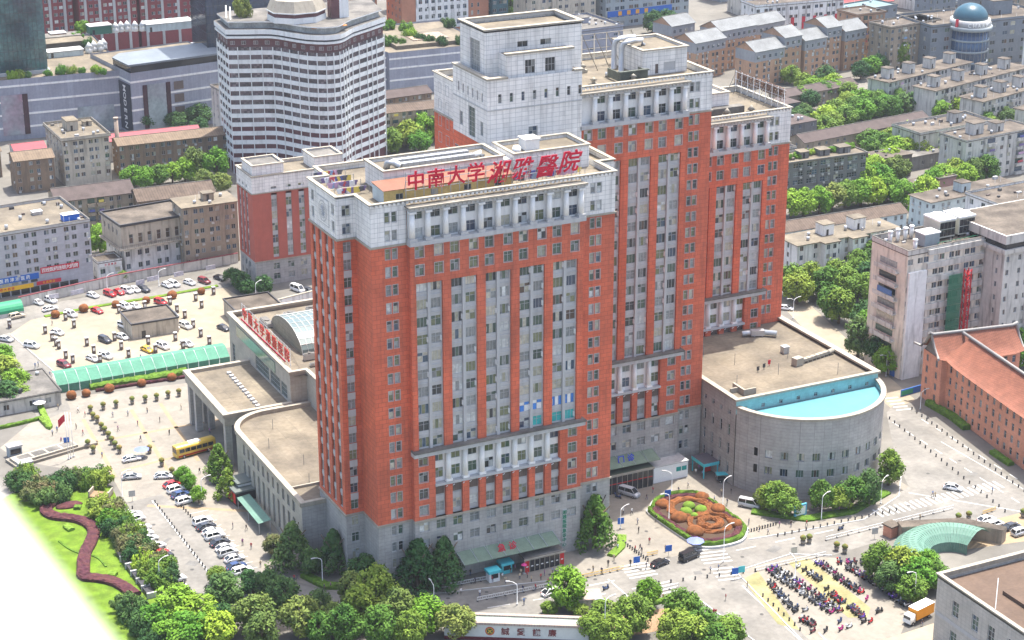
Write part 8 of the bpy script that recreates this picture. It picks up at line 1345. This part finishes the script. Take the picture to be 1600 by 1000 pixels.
# ================================================================ street furniture
def lamp(p, h, ang, lab, double=False, name='street_lamp'):
    t = thing(name, lab, 'street lamp', p, R(ang)); MB().tube([(0, 0, 0), (0, 0, h * .9), (.25, 0, h)], .09, 6, 0, .06).build('pole', WPAINT, t)
    for s in ((1, -1) if double else (1,)): MB().tube([(.2 * s, 0, h - .1), (1.0 * s, 0, h + .35), (1.8 * s, 0, h + .45)], .06, 6).build('arm', WPAINT, t); MB().box(min(1.5 * s, 2.4 * s), max(1.5 * s, 2.4 * s), -.16, .16, h + .38, h + .52).build('lamp_head', GRYP, t)
    MB().cyl(0, 0, 0, .3, .2, .2, 8).build('foot', GRYP, t)
for i, (p, h, a, lab) in enumerate((((71.1,1.3), 7, 180, 'white street lamp at the near edge of the flower bed'), ((78.6,12.8), 6, 150, 'white street lamp behind the flower bed top'), ((86.6,3.2), 6.5, 10, 'white street lamp by the shaded lane of the curved building'), ((71.9,-20.6), 8.5, 0, 'tall street lamp at the kerb beside the flower bed'), ((59.7,3.3), 5, 10, 'street lamp with blue sign near the pointed tree'), ((102.8,-12.8), 6, 10, 'street lamp at the curved building hedge'), ((119.8,-12.0), 6, 20, 'street lamp at the long crossing end'), ((81.1,-34.5), 5, 90, 'slim lamp post at the bike park kerb'), ((96.8,-55.0), 8, 180, 'white street lamp beside the orange truck'), ((-9.6,8.5), 6, 180, 'street lamp under the dark trees at the tower foot'), ((5.2,0.3), 6, 160, 'street lamp beside the broad dark trees'), ((7.5,-11.1), 5, 90, 'white post leaning by the gate wall road'), ((-36.5,66.8), 7, 0, 'street lamp at the west road top'), ((-40.8,22.9), 6, 10, 'street lamp in the shrub belt'), ((-20.6,56.8), 6.5, 0, 'street lamp between the small round trees'), ((-1.0,209.7), 5, 0, 'thin lamp post before the compound wall'), ((14.1,206.8), 5, 0, 'second thin lamp post before the compound wall'), ((36.2,182.0), 5.5, 20, 'street lamp at the shorter wing corner'), ((170.2,99.2), 6, 0, 'forked street lamp in the lane by the lowest tower'), ((167.7,51.2), 6, 180, 'street lamp before the ward block'), ((162.0,28.8), 5, 0, 'lamp post at the brick house corner'), ((23.3,-18.0), 5, 150, 'white curved lamp beside the gate wall road'), ((32.0,-39.9), 10, 0, 'tall twin lamp post on the earth patch'))): lamp(p, h, a, lab, 'forked' in lab or 'twin' in lab)
bol = MB().cyl(0, 0, 0, .55, .16, .16, 8).ball(0, 0, .6, .22, .22, .2, 8, 5).mesh('bollard', plain('bollard_dark', (.06, .06, .065)))
def bollards(p0, p1, n, where):
    A, B = Vector(p0), Vector(p1)
    for k in range(n): c = A + (B - A) * k / (n - 1); tag(link('bollard', bol, None, (c.x, c.y, 0.02)), 'small dark bollard ' + where, 'bollard', 'bollards ' + where)
bollards((56.8,-3.3), (57.4,-13.1), 12, 'in the row from the bright hedge to the road'); bollards((83.8,-11.0), (92.1,-10.5), 12, 'in the row between flower bed and curved building'); bollards((-30.2,62.2), (-29.9,24.0), 22, 'along the west road divider'); bollards((-25.3,57.6), (-25.0,50.1), 6, 'across the parking strip mouth'); bollards((160.1,29.7), (153.8,-21.5), 22, 'along the side road'); bollards((151.2,27.2), (142.7,-28.1), 22, 'along the middle of the side road'); bollards((51.6,-22.6), (75.7,-27.4), 10, 'along the main road edge'); bollards((89.3,-15.5), (120.8,-16.6), 18, 'along the kerb of the curved building'); bollards((71.1,-37.5), (70.0,-52.9), 8, 'along the bike park kerb'); bollards((-35.7,61.6), (-35.8,18.2), 14, 'along the west road left edge')
def barrier(p0, p1, n, m, lab, h=1.0):
    A, B = Vector(p0), Vector(p1); L = (B - A).length / n; ang = math.atan2((B - A).y, (B - A).x)
    for k in range(n):
        c = A + (B - A) * k / n; t = thing('road_barrier', lab, 'barrier', (c.x, c.y, 0.02), ang, lab.split(' barrier')[0] + ' barriers'); b = MB().box(.05, L - .05, -.04, .04, h - .08, h).box(.05, L - .05, -.04, .04, .25, .33); b.build('rail', m, t); b = MB(); [b.box(.1 + q * (L - .2) / 5, .15 + q * (L - .2) / 5, -.03, .03, .33, h - .08) for q in range(6)]; b.build('bars', m, t); MB().box(0, .3, -.25, .25, 0, .12).build('foot', DARKM, t)
YB2 = plain('barrier_yellow', (.65, .38, .04)); barrier((40.2,-13.8), (50.9,-14.2), 6, YB2, 'yellow barrier along the road before the entrance plaza'); barrier((58.2,-11.1), (61.0,-11.2), 2, YB2, 'yellow barrier beside the black saloon'); barrier((12.1,-4.7), (25.1,-5.7), 6, WPAINT, 'white barrier in front of the tower entrance'); barrier((16.4,-13.0), (33.1,-14.1), 8, WPAINT, 'white barrier along the shaded road'); barrier((52.6,-26.2), (57.4,-26.1), 2, WPAINT, 'white barrier at the crossing corner'); barrier((75.7,-27.4), (93.6,-27.9), 7, WPAINT, 'white barrier before the bike park'); barrier((137.0,-27.1), (141.3,-26.6), 3, YB2, 'yellow barrier on the yard by the ramp'); barrier((97.6,-22.0), (133.2,-21.6), 12, WPAINT, 'white barrier along the middle of the main road')
for p, a, lab, c in (((59.8,3.3), 0, 'blue road sign on a post beside the pointed tree', BLU), ((76.6,11.2), 0, 'blue road sign at the flower bed top', BLU), ((53.7,-14.6), 0, 'blue sign board standing beside the crossing', BLU), ((62.6,-13.0), 0, 'blue sign board standing near the black cars', BLU), ((71.6,-28.3), 0, 'teal sign post at the bike park corner', CY), ((69.9,-28.4), 0, 'narrow blue sign post at the bike park corner', BLU), ((-40.5,102.2), 0, 'blue notice board on the plaza', BLU), ((-34.6,65.5), 0, 'road sign at the west road head', STEEL), ((107.9,-26.0), 0, 'grey sign on a post before the spiral ramp', STEEL), ((86.6,-25.8), 0, 'grey sign on a post at the bike park corner', STEEL)):
    t = thing('road_sign', lab, 'sign', p, R(-10)); MB().cyl(0, 0, 0, 2.6, .05, .05, 6).build('post', STEEL, t); MB().box(-.75, .75, -.06, -.052 + .04, 1.2, 2.7).build('sign_board', c, t)
ls = thing('light_box_sign', 'pale blue framed light box sign on the hedge of the curved building', 'sign', (99.2,-9.6), R(5)); MB().box(-1.7, 1.7, -.2, .2, .3, 3.2).build('box', plain('lightbox_blue', (.1, .4, .55)), ls); MB().box(-1.3, 1.3, -.25, -.203, .7, 2.8).build('panel', WCOL, ls)
# ---- white ledge of the building the view is taken from
la, lb, lw2, lk = [Vector(q) for q in ((-137.4238, -341.0431, 198.0511), (-137.2756, -341.2225, 197.7957), (-0.8031, 0.1555, -0.5752), (0.4136, 0.8404, -0.3503))]
b = MB(); lu = (lb - la); prof = [(0.06 - 0.06 * math.cos(R(a)), 0.06 * math.sin(R(a))) for a in (0, 30, 60, 90)]
ring = [(w, -k + .06) for w, k in prof] + [(.55, 0.0), (.55, .09), (0, .09)]
loft(b, [[tuple(p + lw2 * w + lk * k) for w, k in ring] for p in (la - lu * .4, la, lb, lb + lu * .4)], 0)
tag(b.build('viewpoint_ledge', mat('ledge_white', (.8, .79, .76), .6, .02, 1)), 'blurred white rounded ledge of the building the view is taken from', 'ledge')

# ================================================================ haze
hz = MB().box(-900, 1300, -600, 1300, -1.5, 207); hm_ = bpy.data.materials.new('haze'); hm_.use_nodes = True; hn = hm_.node_tree; hn.nodes.clear()
ho_ = hn.nodes.new('ShaderNodeOutputMaterial'); pv = hn.nodes.new('ShaderNodeVolumePrincipled'); pv.inputs['Color'].default_value = (.86, .91, 1, 1); pv.inputs['Density'].default_value = 0.00006; pv.inputs['Anisotropy'].default_value = .2
hn.links.new(pv.outputs[0], ho_.inputs['Volume']); tag(hz.build('haze', hm_), kind='stuff')
scene.cycles.volume_bounces = 0
